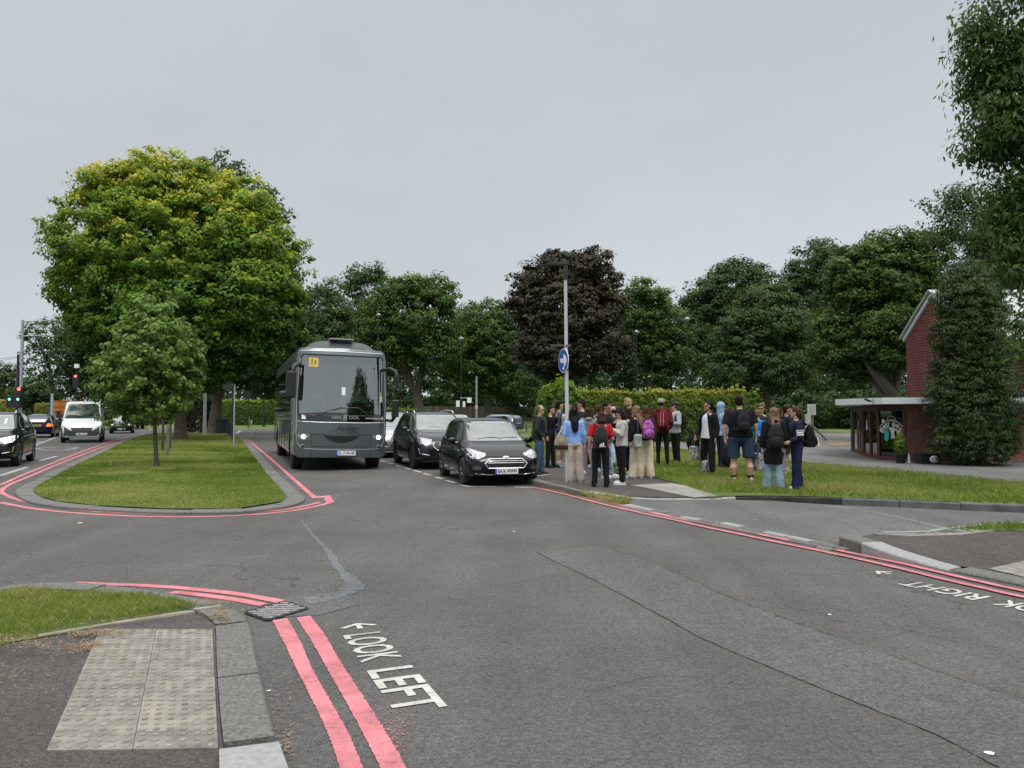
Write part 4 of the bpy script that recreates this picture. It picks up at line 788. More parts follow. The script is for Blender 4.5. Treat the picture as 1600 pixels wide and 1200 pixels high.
# ---- hedges
def hedge(name, label, c0, c1, depth, z0, z1, n, leaf, kind, seed, cat='hedge', top=.55, wave=.12, round_=.0, loc=None, tones=.42):
    rng = np.random.default_rng(seed); c0 = Vector(c0); c1 = Vector(c1); ax = (c1 - c0); L_ = ax.length; ax.normalize(); nr = Vector((-ax.y, ax.x, 0))
    A = [L_ * (z1 - z0), L_ * depth, depth * (z1 - z0) * 2]; pr = np.array([A[0] * .5, A[0] * .15, A[1] * .35, A[2] * .5]); pr /= pr.sum(); f = rng.choice(4, n, p=pr); u, v_, w_ = rng.uniform(0, 1, n), rng.uniform(0, 1, n), rng.uniform(0, 1, n)
    dep = np.abs(rng.normal(0, .11, n)); 
    a = u * L_; b = v_ * depth; z = w_ ** .9
    b = np.where(f == 0, dep, b); b = np.where(f == 1, depth - dep, b); zt = np.where(f == 2, 1 - dep * .35, z); a = np.where(f == 3, np.where(rng.uniform(size=n) < .5, dep, L_ - dep), a)
    if round_: e = np.minimum(a, L_ - a) / round_; zt = zt * np.clip(np.sqrt(np.clip(1 - (1 - np.clip(e, 0, 1)) ** 2, 0, 1)), .05, 1)
    und = np.array([noise.noise((x * .7, y * .8, seed)) for x, y in zip(a, b)]) * wave; und2 = np.array([noise.noise((x * 3.1, y * 3.1, seed + 2.)) for x, y in zip(a, zt * 3)]) * wave
    zz = z0 + (z1 - z0) * zt * (1 + und) + zt * und2; zz += np.where((zt > .9) & (rng.uniform(size=n) < .12), rng.exponential(.09, n), 0); b = b + und2 * .8
    pos = np.stack([c0.x + ax.x * a + nr.x * b, c0.y + ax.y * a + nr.y * b, zz], 1)
    out_ = np.zeros((n, 3)); out_[:, 0] = np.where(f == 0, -nr.x, 0); out_[:, 1] = np.where(f == 0, -nr.y, 0); out_[:, 2] = np.where(f == 2, 1, .5)
    nrm = out_ + rng.normal(0, .5, (n, 3)); nrm /= np.linalg.norm(nrm, axis=1)[:, None]; t = rng.normal(size=(n, 3)); t -= nrm * (t * nrm).sum(1)[:, None]; t /= np.linalg.norm(t, axis=1)[:, None]; s = np.cross(nrm, t)
    q = leaf * rng.uniform(.6, 1.4, n)[:, None]; v = np.zeros((n, 4, 3)); v[:, 0] = pos - t * q * .5; v[:, 1] = pos + s * q * .32; v[:, 2] = pos + t * q * .5; v[:, 3] = pos - s * q * .32
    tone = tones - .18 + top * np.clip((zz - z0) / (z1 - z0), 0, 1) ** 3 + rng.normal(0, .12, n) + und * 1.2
    org = (c0 + c1) / 2; org.z = z0; v -= np.array(tuple(org))
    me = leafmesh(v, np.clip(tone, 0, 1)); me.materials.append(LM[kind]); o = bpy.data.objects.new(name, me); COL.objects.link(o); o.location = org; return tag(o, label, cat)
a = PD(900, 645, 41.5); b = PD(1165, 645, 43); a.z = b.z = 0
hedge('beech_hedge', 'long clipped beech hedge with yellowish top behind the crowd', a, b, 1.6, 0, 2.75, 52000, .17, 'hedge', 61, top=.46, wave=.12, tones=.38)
a = PD(833, 645, 40); b = PD(925, 645, 40); a.z = b.z = 0
hedge('green_shrub', 'rounded bright green shrub at the left end of the beech hedge', a, b, 1.6, 0, 2.95, 20000, .20, 'hedgeg', 62, cat='shrub', top=.4, wave=.42, round_=1.3)
a = PD(1150, 645, 42); b = PD(1203, 645, 42); a.z = b.z = 0
hedge('leafy_shrub', 'loose green shrub at the right end of the beech hedge', a, b, 1.5, 0, 2.7, 11000, .19, 'hedgeg', 63, cat='shrub', top=.3, wave=.28, round_=.9)
a = PD(346, 645, 86); b = PD(430, 645, 88); a.z = b.z = 0
hedge('clipped_hedge', 'clipped green hedge beyond the wheelie bin left of the coach', a, b, 2, 0.3, 2.9, 16000, .28, 'hedgeg', 64, top=.5, wave=.05)
a = PD(-60, 645, 70); b = PD(27, 645, 72); a.z = b.z = 0
hedge('yellow_hedge', 'bright yellow green hedge at the left edge', a, b, 1.5, 0.0, 2.7, 9000, .24, 'hedge', 65, top=.5, wave=.06, tones=.62)
a = PD(54, 645, 84); b = PD(86, 645, 84); a.z = b.z = 0
hedge('golden_hedge', 'golden hedge between the mast and the orange tipper lorry', a, b, 1.5, 0.0, 2.55, 5000, .26, 'hedge', 66, top=.5, wave=.04, tones=.7)
a = PD(612, 645, 62); b = PD(652, 645, 70); a.z = b.z = 0
hedge('low_hedge', 'low green hedge showing between the coach and the parked cars', a, b, 1.2, 0.0, 1.9, 7000, .2, 'hedgeg', 67, top=.3, wave=.05)
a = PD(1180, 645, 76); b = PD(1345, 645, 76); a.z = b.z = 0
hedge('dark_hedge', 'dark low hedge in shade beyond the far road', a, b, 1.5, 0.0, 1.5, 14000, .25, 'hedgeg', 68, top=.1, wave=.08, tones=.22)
a = PD(285, 645, 60); b = PD(325, 645, 60); a.z = b.z = 0.05
hedge('brown_shrub', 'brown twiggy shrub round the trunk behind the maple', a, b, 1.4, 0.1, 2.6, 4500, .2, 'copper', 69, cat='shrub', top=.3, wave=.3, tones=.7)
a = PD(200, 645, 88); b = PD(262, 645, 88); a.z = b.z = 0.1
hedge('far_shrub', 'brownish low shrub across the road behind the island', a, b, 1.4, 0.3, 2.0, 4500, .25, 'copper', 70, cat='shrub', top=.3, wave=.3, tones=.8)

# a dark conifer behind the photographer (mirrored in the coach windscreen)
rng = np.random.default_rng(90); LB = [(Vector((0, 0, 4.0)), (5.0, 5.0, 4.0)), (Vector((.6, .2, 7.2)), (4.2, 4.2, 3.2)), (Vector((0, 0, 9.6)), (2.4, 2.4, 2.2))]
v, tone, cc = crown_arrays(LB, 1500, 26, .34, rng, .6, .6, .6, .5, .1); t = empty('fir_tree', (15.0, -5.0, 0), 0, 'dark fir tree standing behind the photographer on the near corner', 'tree')
me = leafmesh(v, tone); me.materials.append(LM['yew']); o = bpy.data.objects.new('crown', me); COL.objects.link(o); o.parent = t; mb = MB(); mb.tube([(0, 0, -.1), (0, 0, 3), (0, 0, 8)], [.22, .15, .04], 10); mb.build('trunk', BARK, t, smooth=60)
# ------------------------------------------------------------------ brick shop with gable
BRICK = brick_mat('red_brick', (.27, .085, .055), (.17, .058, .042), (.20, .16, .14)); TILEH = brick_mat('maroon_tile_hanging', (.21, .050, .038), (.165, .040, .03), (.02, .008, .008), .17, .115, .016)
FASC = mat('white_fascia', (.62, .64, .66), .5, var=.06); MAHOG = mat('mahogany_frame', (.085, .022, .018), .5, var=.2); ROOFS = mat('pale_roof_sheet', (.40, .41, .41), .7, var=.08); FELT = mat('roof_felt', (.10, .10, .095), .9, var=.2)
FA = [Vector(q) for q in ((14.15, 32.0), (13.05, 28.6), (12.75, 27.4), (12.55, 26.4), (12.92, 25.3))]   # glazed front, from back to corner
E2 = Vector((17.0, 24.7)); B0 = Vector((FA[0].x, FA[0].y))
root = empty('brick_building', (14.5, 28, 0), 0, 'red brick shop with white flat canopy and tile hung gable behind it', 'building')
def W(mb_): 
    mb_.v = [(x - 14.5, y - 28, z) for x, y, z in mb_.v]; return mb_
def wall(mb_, a, b, z0, z1, t=.12, mi=0):
    d = (b - a).normalized(); n = Vector((d.y, -d.x)) * -t   # thickness away from the outside (outside lies right of a->b)
    mb_.prism([(a.x, a.y), (b.x, b.y), (b.x + n.x, b.y + n.y), (a.x + n.x, a.y + n.y)], z0, z1, mi)
mb = MB(); wall(mb, FA[4], E2, 0, 1.86, .25); W(mb).build('brick_wall', BRICK, root)
mb = MB(); mb.prism([(FA[0].x + .2, 32), (13.4, 28.6), (13.0, 26.6), (13.3, 25.75), (17.2, 25.2), (17.2, 32.5), (14.6, 32.5)], .0, .06); W(mb).build('shop_floor', mat('shop_floor', (.12, .11, .10), .6), root)
mb = MB(); wall(mb, Vector((17.2, 32.4)), Vector((17.2, 25.0)), 0, 1.86, .1); wall(mb, Vector((14.15, 32.02)), Vector((17.2, 32.3)), 0, 1.86, .1); W(mb).build('back_wall', mat('shop_inner', (.05, .055, .045), .8, var=.4, vscale=3), root)
# glazed front: plinth, head, posts, panes
mb = MB(); mh = MB(); 
for a, b_ in zip(FA, FA[1:]): wall(mb, a, b_, 0, .13, .14); wall(mh, a, b_, 1.66, 1.86, .12)
W(mb).build('plinth', MAHOG, root); W(mh).build('window_head', mat('dark_head', (.03, .012, .012), .6), root)
def lerp2(a, b, t): return a + (b - a) * t
def bay(a, b, name, posts, kind='window'):
    d = (b - a).normalized(); n = Vector((d.y, -d.x))
    f = None
    for t in posts:
        fr = MB(); p = lerp2(a, b, t); fr.prism([tuple(p + d * .045 + n * .012), tuple(p - d * .045 + n * .012), tuple(p - d * .045 - n * .08), tuple(p + d * .045 - n * .08)], .132, 1.658)
        q_ = W(fr).build(name + '_frame', MAHOG, root); f = f or q_
    for i, (t0, t1) in enumerate(zip(posts, posts[1:])):
        p0, p1 = lerp2(a, b, t0) + d * .048, lerp2(a, b, t1) - d * .048; g_ = MB()
        g_.prism([tuple(p0 - n * .03), tuple(p1 - n * .03), tuple(p1 - n * .04), tuple(p0 - n * .04)], .134, 1.656); W(g_).build('pane', SHOPG, f)
    return f
SHOPG = glass_mat('shop_glass', (.16, .19, .18), 1.2)
bay(FA[0], FA[1], 'window', [0.03, .52]); 
# double door in the second half
a, b_ = lerp2(FA[0], FA[1], .55), lerp2(FA[0], FA[1], .97); d = (b_ - a).normalized(); n = Vector((d.y, -d.x))
for k in (0, 1):
    p0, p1 = lerp2(a, b_, k * .5 + .01), lerp2(a, b_, k * .5 + .49); dr = MB()
    for q0, q1, z0, z1 in ((p0, p0 + d * .09, .1, 1.66), (p1 - d * .09, p1, .1, 1.66), (p0 + d * .091, p1 - d * .091, .1, .26), (p0 + d * .091, p1 - d * .091, .80, .95), (p0 + d * .091, p1 - d * .091, 1.56, 1.66)):
        dr.prism([tuple(q0 + n * .02), tuple(q1 + n * .02), tuple(q1 - n * .04), tuple(q0 - n * .04)], z0, z1)
    D = W(dr).build('door', MAHOG, root); g_ = MB(); g_.prism([tuple(p0 + d * .09 - n * .005), tuple(p1 - d * .09 - n * .005), tuple(p1 - d * .09 - n * .015), tuple(p0 + d * .09 - n * .015)], .2, 1.6); W(g_).build('pane', SHOPG, D)
    h_ = MB(); hp = (p1 if k == 0 else p0) + n * .05; h_.tube([(hp.x, hp.y, 1.0), (hp.x, hp.y, 1.3)], .012, 6); W(h_).build('handle', CHROME, D)
bay(FA[1], FA[2], 'window', [.04, .96]); bay(FA[2], FA[3], 'window', [.03, .97]); bay(FA[3], FA[4], 'window', [.02, .98])
# posters and displays behind the glass
def disp(name, seg, t0, t1, z0, z1, m):
    a, b = FA[seg], FA[seg + 1]; d = (b - a).normalized(); n = Vector((d.y, -d.x)); p0, p1 = lerp2(a, b, t0) - n * .07, lerp2(a, b, t1) - n * .07
    q = MB(); q.prism([tuple(p0), tuple(p1), tuple(p1 - n * .01), tuple(p0 - n * .01)], z0, z1); return W(q).build(name, m, root)
PAPER = pattern_mat('window_posters', [(.25, .27, .22), (.5, .5, .45), (.12, .14, .11), (.6, .55, .5)], 9); PAPER2 = pattern_mat('window_leaflets', [(.10, .16, .12), (.35, .4, .38), (.07, .09, .08), (.5, .48, .45)], 7)
disp('poster', 0, .1, .28, .6, 1.6, PAPER); disp('poster', 0, .1, .45, .2, .55, pattern_mat('toy_display', [(.5, .42, .36), (.15, .08, .07), (.6, .56, .5)], 14)); disp('poster', 1, .15, .85, .15, .75, PAPER2); disp('poster', 2, .1, .5, .15, .7, PAPER2)
q = MB(); a, b = FA[1], FA[2]; d = (b - a).normalized(); n = Vector((d.y, -d.x)); m_ = lerp2(a, b, .5) + n * .001
q.prism([(-.13, 0), (.13, 0), (.05, .36), (-.05, .36)], 0, .006, frame=lambda x, y, z: (m_.x + d.x * x - n.x * (.02 - z), m_.y + d.y * x - n.y * (.02 - z), .98 + y)); W(q).build('paper_notice', WHITE, root)
# BABY BANK lettering on the splayed window, with bunting of baby clothes
a, b = FA[3], FA[4]; d = (b - a).normalized(); n = Vector((d.y, -d.x)); L_ = (b - a).length
def onwin(x, y, z=0.0): q = a + d * (x * L_) + n * (.004 + z - .028); return (q.x, q.y, y)
sign = MB(); cx, cy, rr = .5, .66, .50
def arcpt(r, t): return (cx + math.sin(t) * r * .47 / .5 * .93, cy + .02 + math.cos(t) * r)
for r in (.42, .66):
    pts_ = [onwin(*arcpt(r, -1.0 + 2.0 * i / 24), .006) for i in range(25)]; sign.tube(pts_, .013, 5)
for s_ in (-1, 1): sign.tube([onwin(*arcpt(.42, s_), .006), onwin(*arcpt(.66, s_), .006)], .013, 5)
for i, ch in enumerate('BABY BANK'):
    if ch == ' ': continue
    t = -.86 + 1.72 * i / 8; vs, fs = text_mb(ch, 'CENTER', .02); x0 = min(v.x for v in vs); x1 = max(v.x for v in vs)
    out_ = []
    for v in vs:
        u = (v.x - (x0 + x1) / 2) / (x1 - x0) * .15; h = .46 + v.y / .72 * .155; X_, Y_ = arcpt(h, t); out_.append(onwin(X_ + math.cos(t) * u * .85, Y_ - math.sin(t) * u, .009))
    sign.add(out_, fs)
sign.tube([onwin(cx + math.cos(k / 12 * math.pi) * .17, 1.315 + math.sin(k / 12 * math.pi) * .17, .006) for k in range(13)], .010, 5)
vs, fs = text_mb('LITTLE', 'CENTER'); sign.add([onwin(cx + v.x / 3.2 * .26, 1.345 + v.y * .07, .008) for v in vs], fs)
sign.add([onwin(cx - .30 + x, 1.27 + y, .006) for x, y in ((-.06, 0), (.06, 0), (.05, .09), (0, .14), (-.05, .09))], [(0, 1, 2, 3, 4)])
W(sign).build('window_lettering', mat('window_lettering', (.66, .70, .66), .6), root)
def blob(name, pts, m): q = MB(); q.prism(pts, 0, .008, frame=lambda x, y, z: onwin(x, y, .012 + z)); return W(q).build(name, m, root)
blob('garment_decal', [(.26, .98), (.36, 1.02), (.42, .98), (.41, .74), (.33, .62), (.25, .72)], mat('teal_decal', (.02, .42, .36), .6))
blob('garment_decal', [(.42, 1.06), (.55, 1.10), (.68, 1.05), (.62, .96), (.62, .74), (.50, .74), (.49, .95)], mat('cream_decal', (.62, .55, .52), .6))
blob('garment_decal', [(.68, 1.02), (.80, 1.03), (.93, .86), (.86, .84), (.84, .72), (.98, .56), (.95, .50), (.80, .66), (.74, .46), (.68, .44), (.74, .80)], mat('pink_decal', (.68, .46, .50), .6))
blob('red_display', [(.60, .16), (.95, .16), (.92, .26), (.80, .30), (.68, .24)], mat('red_display', (.5, .03, .03), .5))
# canopy
cp = [(13.95, 32.6), (11.78, 28.0), (11.95, 24.75), (13.2, 24.05), (17.15, 23.9), (17.15, 32.9), (14.2, 32.9)]
mb = MB(); mb.prism(cp, 1.88, 2.08); W(mb).build('canopy', FASC, root, bevel=.008)
mb = MB(); mb.prism([(x + (14.8 - x) * .012, y + (28.5 - y) * .012) for x, y in cp], 2.082, 2.11); W(mb).build('canopy_roof_felt', FELT, root)
mb = MB(); mb.box((11.87, 25.25, 1.98), (.012, .025, .19)); W(mb).build('fascia_joint', BLACK, root)
def camera_(px_, py_, d_, k):
    q = PD(px_, py_, d_); mb = MB(); mb.tube([(0, 0, 0), (-.06, -.05, .0)], .02, 6); mb.tube([(-.06, -.05, 0), (-.26 * k, -.08, .07)], .035, 8); o = W(MB().add([Vector(v) + q for v in mb.v], mb.f)).build('security_camera', DARKST, root); return o
camera_(1362, 627, 25.2, 1); camera_(1322, 626, 28.5, -.3)
mb = MB(); q = PD(1345, 632, 27.5); mb.ell(q, (.16, .12, .05)); W(mb).build('bulkhead_light', WHITE, root)
# leaf litter and debris along the canopy edge are part of the felt; upper gable block
AX = 17.0
mb = MB(); gp_ = [(24.9, 1.9), (33.05, 1.9), (33.05, 4.70), (30.9, 6.25), (24.9, 3.0)]
mb.prism(gp_, AX, AX + .25, frame=lambda a_, b__, c_: (c_ , a_, b__)); W(mb).build('tile_hung_gable', TILEH, root, fix=True)
# the gable is turned a little towards the road, its visible strip being the face x = AX
mb = MB()
for (y0, z0), (y1, z1) in (((33.15, 4.68), (30.9, 6.30)), ((30.9, 6.30), (24.4, 2.82))):
    mb.prism([(y0, z0), (y1, z1), (y1, z1 + .15), (y0, z0 + .15)], AX - .08, AX + .02, frame=lambda a_, b__, c_: (c_, a_, b__))
W(mb).build('barge_board', FASC, root, fix=True)
for nm, (y0, z0), (y1, z1) in (('roof', (24.2, 2.96), (30.9, 6.52)), ('roof', (30.9, 6.52), (33.3, 4.78))):
    mb = MB(); mb.prism([(y0, z0), (y1, z1), (y1, z1 + .06), (y0, z0 + .06)], AX - .18, AX + 14, frame=lambda a_, b__, c_: (c_, a_, b__)); W(mb).build(nm, ROOFS, root, fix=True)
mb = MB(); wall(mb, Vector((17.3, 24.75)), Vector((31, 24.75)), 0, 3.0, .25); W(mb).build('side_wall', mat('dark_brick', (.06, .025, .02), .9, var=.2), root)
mb = MB(); mb.tube([(17.0, 24.25, 2.98), (31, 24.25, 2.98)], .06, 8); W(mb).build('gutter', FASC, root)
mb = MB(); mb.box((21.2, 24.6, 1.2), (1.6, .1, 2.2)); W(mb).build('shutter', mat('dark_shutter', (.02, .02, .02), .6), root)
# things by the wall
q = P(1407, 724); pt = empty('potted_shrub', q, 0, 'small bright green conifer in a round black pot outside the shop corner', 'potted plant')
mb = MB(); mb.lathe([(.13, 0), (.16, .22), (.19, .25), (.19, .29), (.165, .29), (.165, .25), (0, .25)], n=18); mb.build('pot', BLACK, pt, smooth=40)
rng = np.random.default_rng(80); v, tone, cc = crown_arrays([(Vector((0, 0, .55)), (.17, .17, .32)), (Vector((0, 0, .78)), (.10, .10, .22))], 160, 22, .05, rng, .07, .6, .8, .35, .2); me = leafmesh(v, np.clip(tone + .2, 0, 1)); me.materials.append(LM['hedgeg']); o = bpy.data.objects.new('foliage', me); COL.objects.link(o); o.parent = pt
mb = MB(); mb.tube([(0, 0, .2), (0, 0, .7)], .015, 6); mb.build('stem', BARK, pt)
q = P(1420.5, 723.5); mb = MB(); mb.tube([(0, 0, 0), (0, 0, .16), (0, 0, .32)], [.05, .035, .012], 8); mb.build('x', WHITE).name = 'traffic_cone'; o = bpy.data.objects['traffic_cone']; o.location = q; tag(o, 'small white cone standing against the brick wall by the pot', 'cone')
mb = MB(); q2 = P(1421, 721); mb.box((0, .1, .52), (.12, .08, .12)); mb.tube([(0, .1, .58), (.03, .1, .66), (.08, .12, .72)], .012, 6); mb.box((.12, .12, .78), (.16, .05, .16)); o = mb.build('wall_tap_box', mat('grey_box', (.3, .3, .28), .6), loc=q2); tag(o, 'little grey tap box and pipe fixed to the brick wall', 'wall box')
q = P(1449, 724.5); cr = empty('black_crate', q, 0, 'black crate with a white sack in it beside the conifer', 'crate')
mb = MB(); mb.box((0, 0, .14), (.62, .4, .28)); mb.box((0, 0, .30), (.66, .44, .03)); mb.build('box', BLACK, cr, bevel=.01)
mb = MB(); mb.ell((.10, -.235, .15), (.15, .06, .12)); o = mb.build('white_sack', WHITE, smooth=60, loc=q); tag(o, 'rounded white sack leaning on the black crate', 'sack')
for x_ in (-.0, .14): mb = MB(); mb.ell((x_, -.292, .17), (.022, .012, .03)); mb.build('dark_patch', BLACK, o)
# ------------------------------------------------------------------ lamp column with sign
LB_ = P(886.5, 752.5, .12)
lp = empty('lamp_post', LB_, 0, 'tall pale grey lamp column at the footway edge with a blue arrow sign', 'lamp post')
S_ = LB_.y / F
def zz(py): return (645 - py) * S_ + HC - .12
POLE = mat('pole_grey', (.50, .52, .55), .45, .35, var=.06)
mb = MB(); mb.tube([(0, 0, 0), (0, 0, .9)], .055, 12); mb.tube([(0, 0, .9), (0, 0, .95), (-.03, 0, zz(432))], [.055, .043, .036], 12); mb.build('column', POLE, lp, smooth=50)
mb = MB(); mb.tube([(-.03, 0, zz(436)), (-.03, 0, zz(412))], [.055, .05], 10); mb.box((-.20, .02, zz(411)), (.44, .15, .045), rot=(0, R(2), 0)); mb.box((-.03, .02, zz(409)), (.16, .13, .08)); mb.ell((-.05, .02, zz(405)), (.03, .03, .03)); mb.build('lantern', DARKST, lp, smooth=40, bevel=.008)
mb = MB(); mb.box((-.22, .0, zz(539)), (.30, .035, .022)); mb.box((-.22, .02, zz(541)), (.26, .035, .012)); mb.box((.02, 0, zz(540)), (.10, .09, .05)); mb.build('sign_light_arm', mat('grey_arm', (.10, .10, .105), .5), lp)
# round sign: turned well away from the camera so that it reads as an upright ellipse
SR = .262; yaw = R(-70); sx, sy = math.cos(yaw), math.sin(yaw); C0 = Vector((-.085, -.10, zz(564)))
def sg(x, y, z): return C0 + Vector((sx * x + sy * z, sy * x - sx * z, y)) 
sgn = MB(); sgn.prism([(math.cos(k / 32 * 6.2832) * SR, math.sin(k / 32 * 6.2832) * SR) for k in range(32)], -.008, .004, frame=lambda x, y, z: tuple(sg(x, y, z))); SG = sgn.build('round_sign', mat('sign_white', (.7, .74, .76), .5), lp, fix=True)
sgn = MB(); sgn.prism([(math.cos(k / 32 * 6.2832) * SR * .93, math.sin(k / 32 * 6.2832) * SR * .93) for k in range(32)], .0045, .0065, frame=lambda x, y, z: tuple(sg(x, y, z))); sgn.build('sign_face', mat('sign_blue', (.012, .085, .36), .45), SG, fix=True)
sgn = MB(); AR = [(-.17, .05), (.02, .05), (.02, .115), (.0, .15), (.13, .10), (.20, .0), (.13, -.10), (.03, -.15), (.05, -.08), (.05, -.045), (-.12, -.045)]
sgn.prism(AR, .007, .010, frame=lambda x, y, z: tuple(sg(x, y, z))); sgn.prism([(.02 + math.cos(k / 14 * 6.28) * .045, -.165 + math.sin(k / 14 * 6.28) * .035) for k in range(14)], .007, .010, frame=lambda x, y, z: tuple(sg(x, y, z))); sgn.build('arrow', WHITE, SG, fix=True)
for y_ in (552, 577): mb = MB(); mb.box((-.02, -.03, zz(y_)), (.10, .06, .03)); mb.build('bracket', DARKST, lp)
# ------------------------------------------------------------------ poles, signals, bins
def post(name, label, cat, px_, py0, py1, d, r, m, group=None, z0=None, extra=None):
    b = PD(px_, 645, d); b.z = gz(b.x, b.y) + .03 if z0 is None else z0; h = PD(px_, py1, d).z - b.z
    t = empty(name, b, 0, label, cat, group); mb = MB(); mb.tube([(0, 0, -.1), (0, 0, h * .2), (0, 0, h)], [r * 1.25, r, r * .85], 10); mb.build('pole', m, t, smooth=50)
    if extra: extra(t, h, d / F)
    return t
def ball(t, h, s): 
    mb = MB(); mb.lathe([(.05, h - .1), (.17, h + .02), (.26, h + .12), (.27, h + .17), (.05, h + .36), (0, h + .36)], n=16); mb.build('lantern', mat('lantern_globe', (.20, .22, .23), .4), t, smooth=50)
GL = 'black park lamp posts with pale lanterns'
post('park_lamp', 'black park lamp post with pale top behind the coach roof', 'lamp post', 590.5, 650, 495, 74, .06, DARKST, GL, extra=ball)
post('park_lamp', 'black park lamp post with pale top right of the copper maple', 'lamp post', 995, 640, 522, 66, .06, DARKST, GL, extra=ball)
post('park_lamp', 'tallest black park lamp post right of the crowd hedge centre', 'lamp post', 1075, 640, 502, 62, .07, DARKST, GL, extra=ball)
def signs(t, h, s):
    ball(t, h, s); mb = MB(); z = HC + 20 * s; mb.box((-.30, -.08, z - .35), (.34, .03, .6)); mb.box((.28, -.08, z - .4), (.24, .03, .55)); mb.build('small_sign', WHITE, t); mb = MB(); mb.box((.78, -.08, z - .02), (.42, .03, .5)); mb.box((.4, -.05, z + .2), (1.0, .03, .04)); mb.build('square_sign', WHITE, t)
post('park_lamp', 'black lamp post carrying small white signs in front of the fence', 'lamp post', 720.5, 650, 532, 73, .06, DARKST, GL, extra=signs)
def yel(t, h, s): mb = MB(); mb.box((0, -.12, HC + 9 * s), (.24, .04, .34)); mb.build('yellow_plate', mat('yellow_plate', (.55, .42, .2), .6), t)
post('grey_pole', 'plain grey pole with a little yellow plate by the parked estate car', 'pole', 744.5, 655, 588, 70, .10, STEEL, extra=yel)
post('grey_pole', 'pale grey pole on the island left of the wheelie bin', 'pole', 320, 678, 560, 53, .115, mat('pale_pole', (.38, .39, .39), .6, var=.1), z0=.05)
def arm(t, h, s): mb = MB(); mb.box((-.28, 0, h - .1), (.46, .12, .22)); mb.box((-.2, 0, h + .03), (.34, .08, .08)); mb.build('sign_box', DARKST, t); mb = MB(); mb.tube([(-.09, .05, .35), (-.09, .05, h * .95)], .045, 8); mb.build('conduit', DARKST, t)
post('sign_post', 'slim grey post with a dark sign box by the right edge of the island grass', 'sign post', 366, 697, 601, 34.5, .035, STEEL, z0=.05, extra=arm)
b = P(347.5, 677.5, .05); b = b * 1.0; wb = empty('wheelie_bin', b, R(6), 'black wheelie bin standing on the island grass', 'bin'); k = b.y / 58.0
mb = MB(); mb.box((0, 0, .52 * k), (.66 * k, .70 * k, .96 * k), taper=1.18); mb.build('body', mat('bin_plastic', (.010, .013, .022), .5), wb, bevel=.02)
mb = MB(); mb.box((0, -.02, 1.04 * k), (.84 * k, .88 * k, .09 * k)); mb.box((0, .1, 1.12 * k), (.7 * k, .5 * k, .09 * k)); mb.build('lid', mat('bin_plastic', (.010, .013, .022), .5), wb, bevel=.02)
for s_ in (-1, 1): mb = MB(); mb.lathe([(0, -.04), (.11, -.04), (.11, .04), (0, .04)], (s_ * .30 * k, .36 * k, .11), 'X', 14); mb.build('wheel', RUBBER, wb)
b = P(361.5, 681, .05); mb = MB(); mb.box((0, 0, .42), (.34, .3, .84)); mb.box((0, 0, .86), (.38, .34, .06)); o = mb.build('litter_bin', mat('navy_metal', (.02, .035, .075), .5), loc=b, bevel=.02); tag(o, 'small dark blue litter bin half hidden behind the sign post', 'bin')
def sleeve(t, h, s): mb = MB(); mb.tube([(0, 0, h * .72), (0, 0, h * .82)], .13, 10); mb.build('white_band', WHITE, t); mb = MB(); mb.lathe([(.06, h), (.2, h + .06), (.05, h + .22), (0, h + .22)], n=12); mb.build('lantern', mat('lantern_globe', (.20, .22, .23), .4), t, smooth=50)
post('bollard_lamp', 'black post with a white band before the clipped hedge', 'lamp post', 412, 660, 600, 84, .12, DARKST, extra=sleeve)
def ytop(t, h, s): mb = MB(); mb.tube([(0, 0, h * .8), (0, 0, h * 1.02)], .065, 8); mb.build('yellow_top', mat('cream_top', (.55, .5, .3), .6), t)
post('bollard', 'thin bollard with a cream top at the road end left of the coach', 'bollard', 393, 681, 657, 56, .045, STEEL, extra=ytop)
post('bollard', 'short wooden bollard in front of the clipped hedge', 'bollard', 389, 661, 650, 84, .1, WOODG)
# traffic signals
LITR = mat('red_signal', (.9, .05, .04), .4, emit=(1, .16, .10), es=2.2); LITG = mat('green_signal', (.2, .9, .6), .4, emit=(.35, 1, .7), es=1.5)
def sigbox(t, z, s, lit=True, x=0.0, w=.4):
    mb = MB(); mb.box((x, -.12, z - .45), (w, .22, 1.15)); b = mb.build('signal_head', BLACK, t, bevel=.02)
    for i in range(3):
        mb = MB(); mb.lathe([(0, -.243), (.12, -.243), (.12, -.235), (0, -.235)], (x, 0, z - i * .36), 'Y', 14); mb.v = [(a_, b__, c_) for a_, b__, c_ in mb.v]
        on = lit and i == 0; q = mb.build('lamp', LITR if on else mat('unlit_lens', (.02, .015, .015), .3), b)
def sigA(t, h, s):
    sigbox(t, HC + 37 * s, s); 
    for k_, x in enumerate((-.45, .12)): mb = MB(); mb.lathe([(0, -.36), (.085, -.36), (.085, -.35), (0, -.35)], (x - .1, 0, HC + 21 * s), 'Y', 12); mb.build('green_lamp', LITG, t)
    mb = MB(); mb.box((-.30, -.2, HC + 17 * s), (.95, .28, .75)); mb.build('pedestrian_signal', BLACK, t, bevel=.02)
    mb = MB(); mb.tube([(-.05, 0, h * .985), (2.2, 0, h * 1.0)], [.05, .03], 8); mb.tube([(-.05, 0, HC + 120 * s), (2.0, 0, HC + 122 * s)], [.045, .03], 8); mb.build('arm', STEEL, t)
post('signal_mast', 'tall pale steel mast with a red traffic signal at the far left', 'traffic light', 32, 655, 500, 52, .11, STEEL, extra=sigA)
post('dark_pole', 'dark wooden pole just left of the tall steel mast', 'pole', 26.5, 655, 554, 54, .10, DARKST)
def sigB(t, h, s):
    sigbox(t, HC + 57 * s, s, w=.5); mb = MB(); mb.box((0, -.05, h), (.34, .2, .34)); mb.build('camera_box', WHITE, t)
post('traffic_signal', 'black traffic signal with a red light above the white van', 'traffic light', 119, 650, 572, 66, .05, DARKST, extra=sigB)
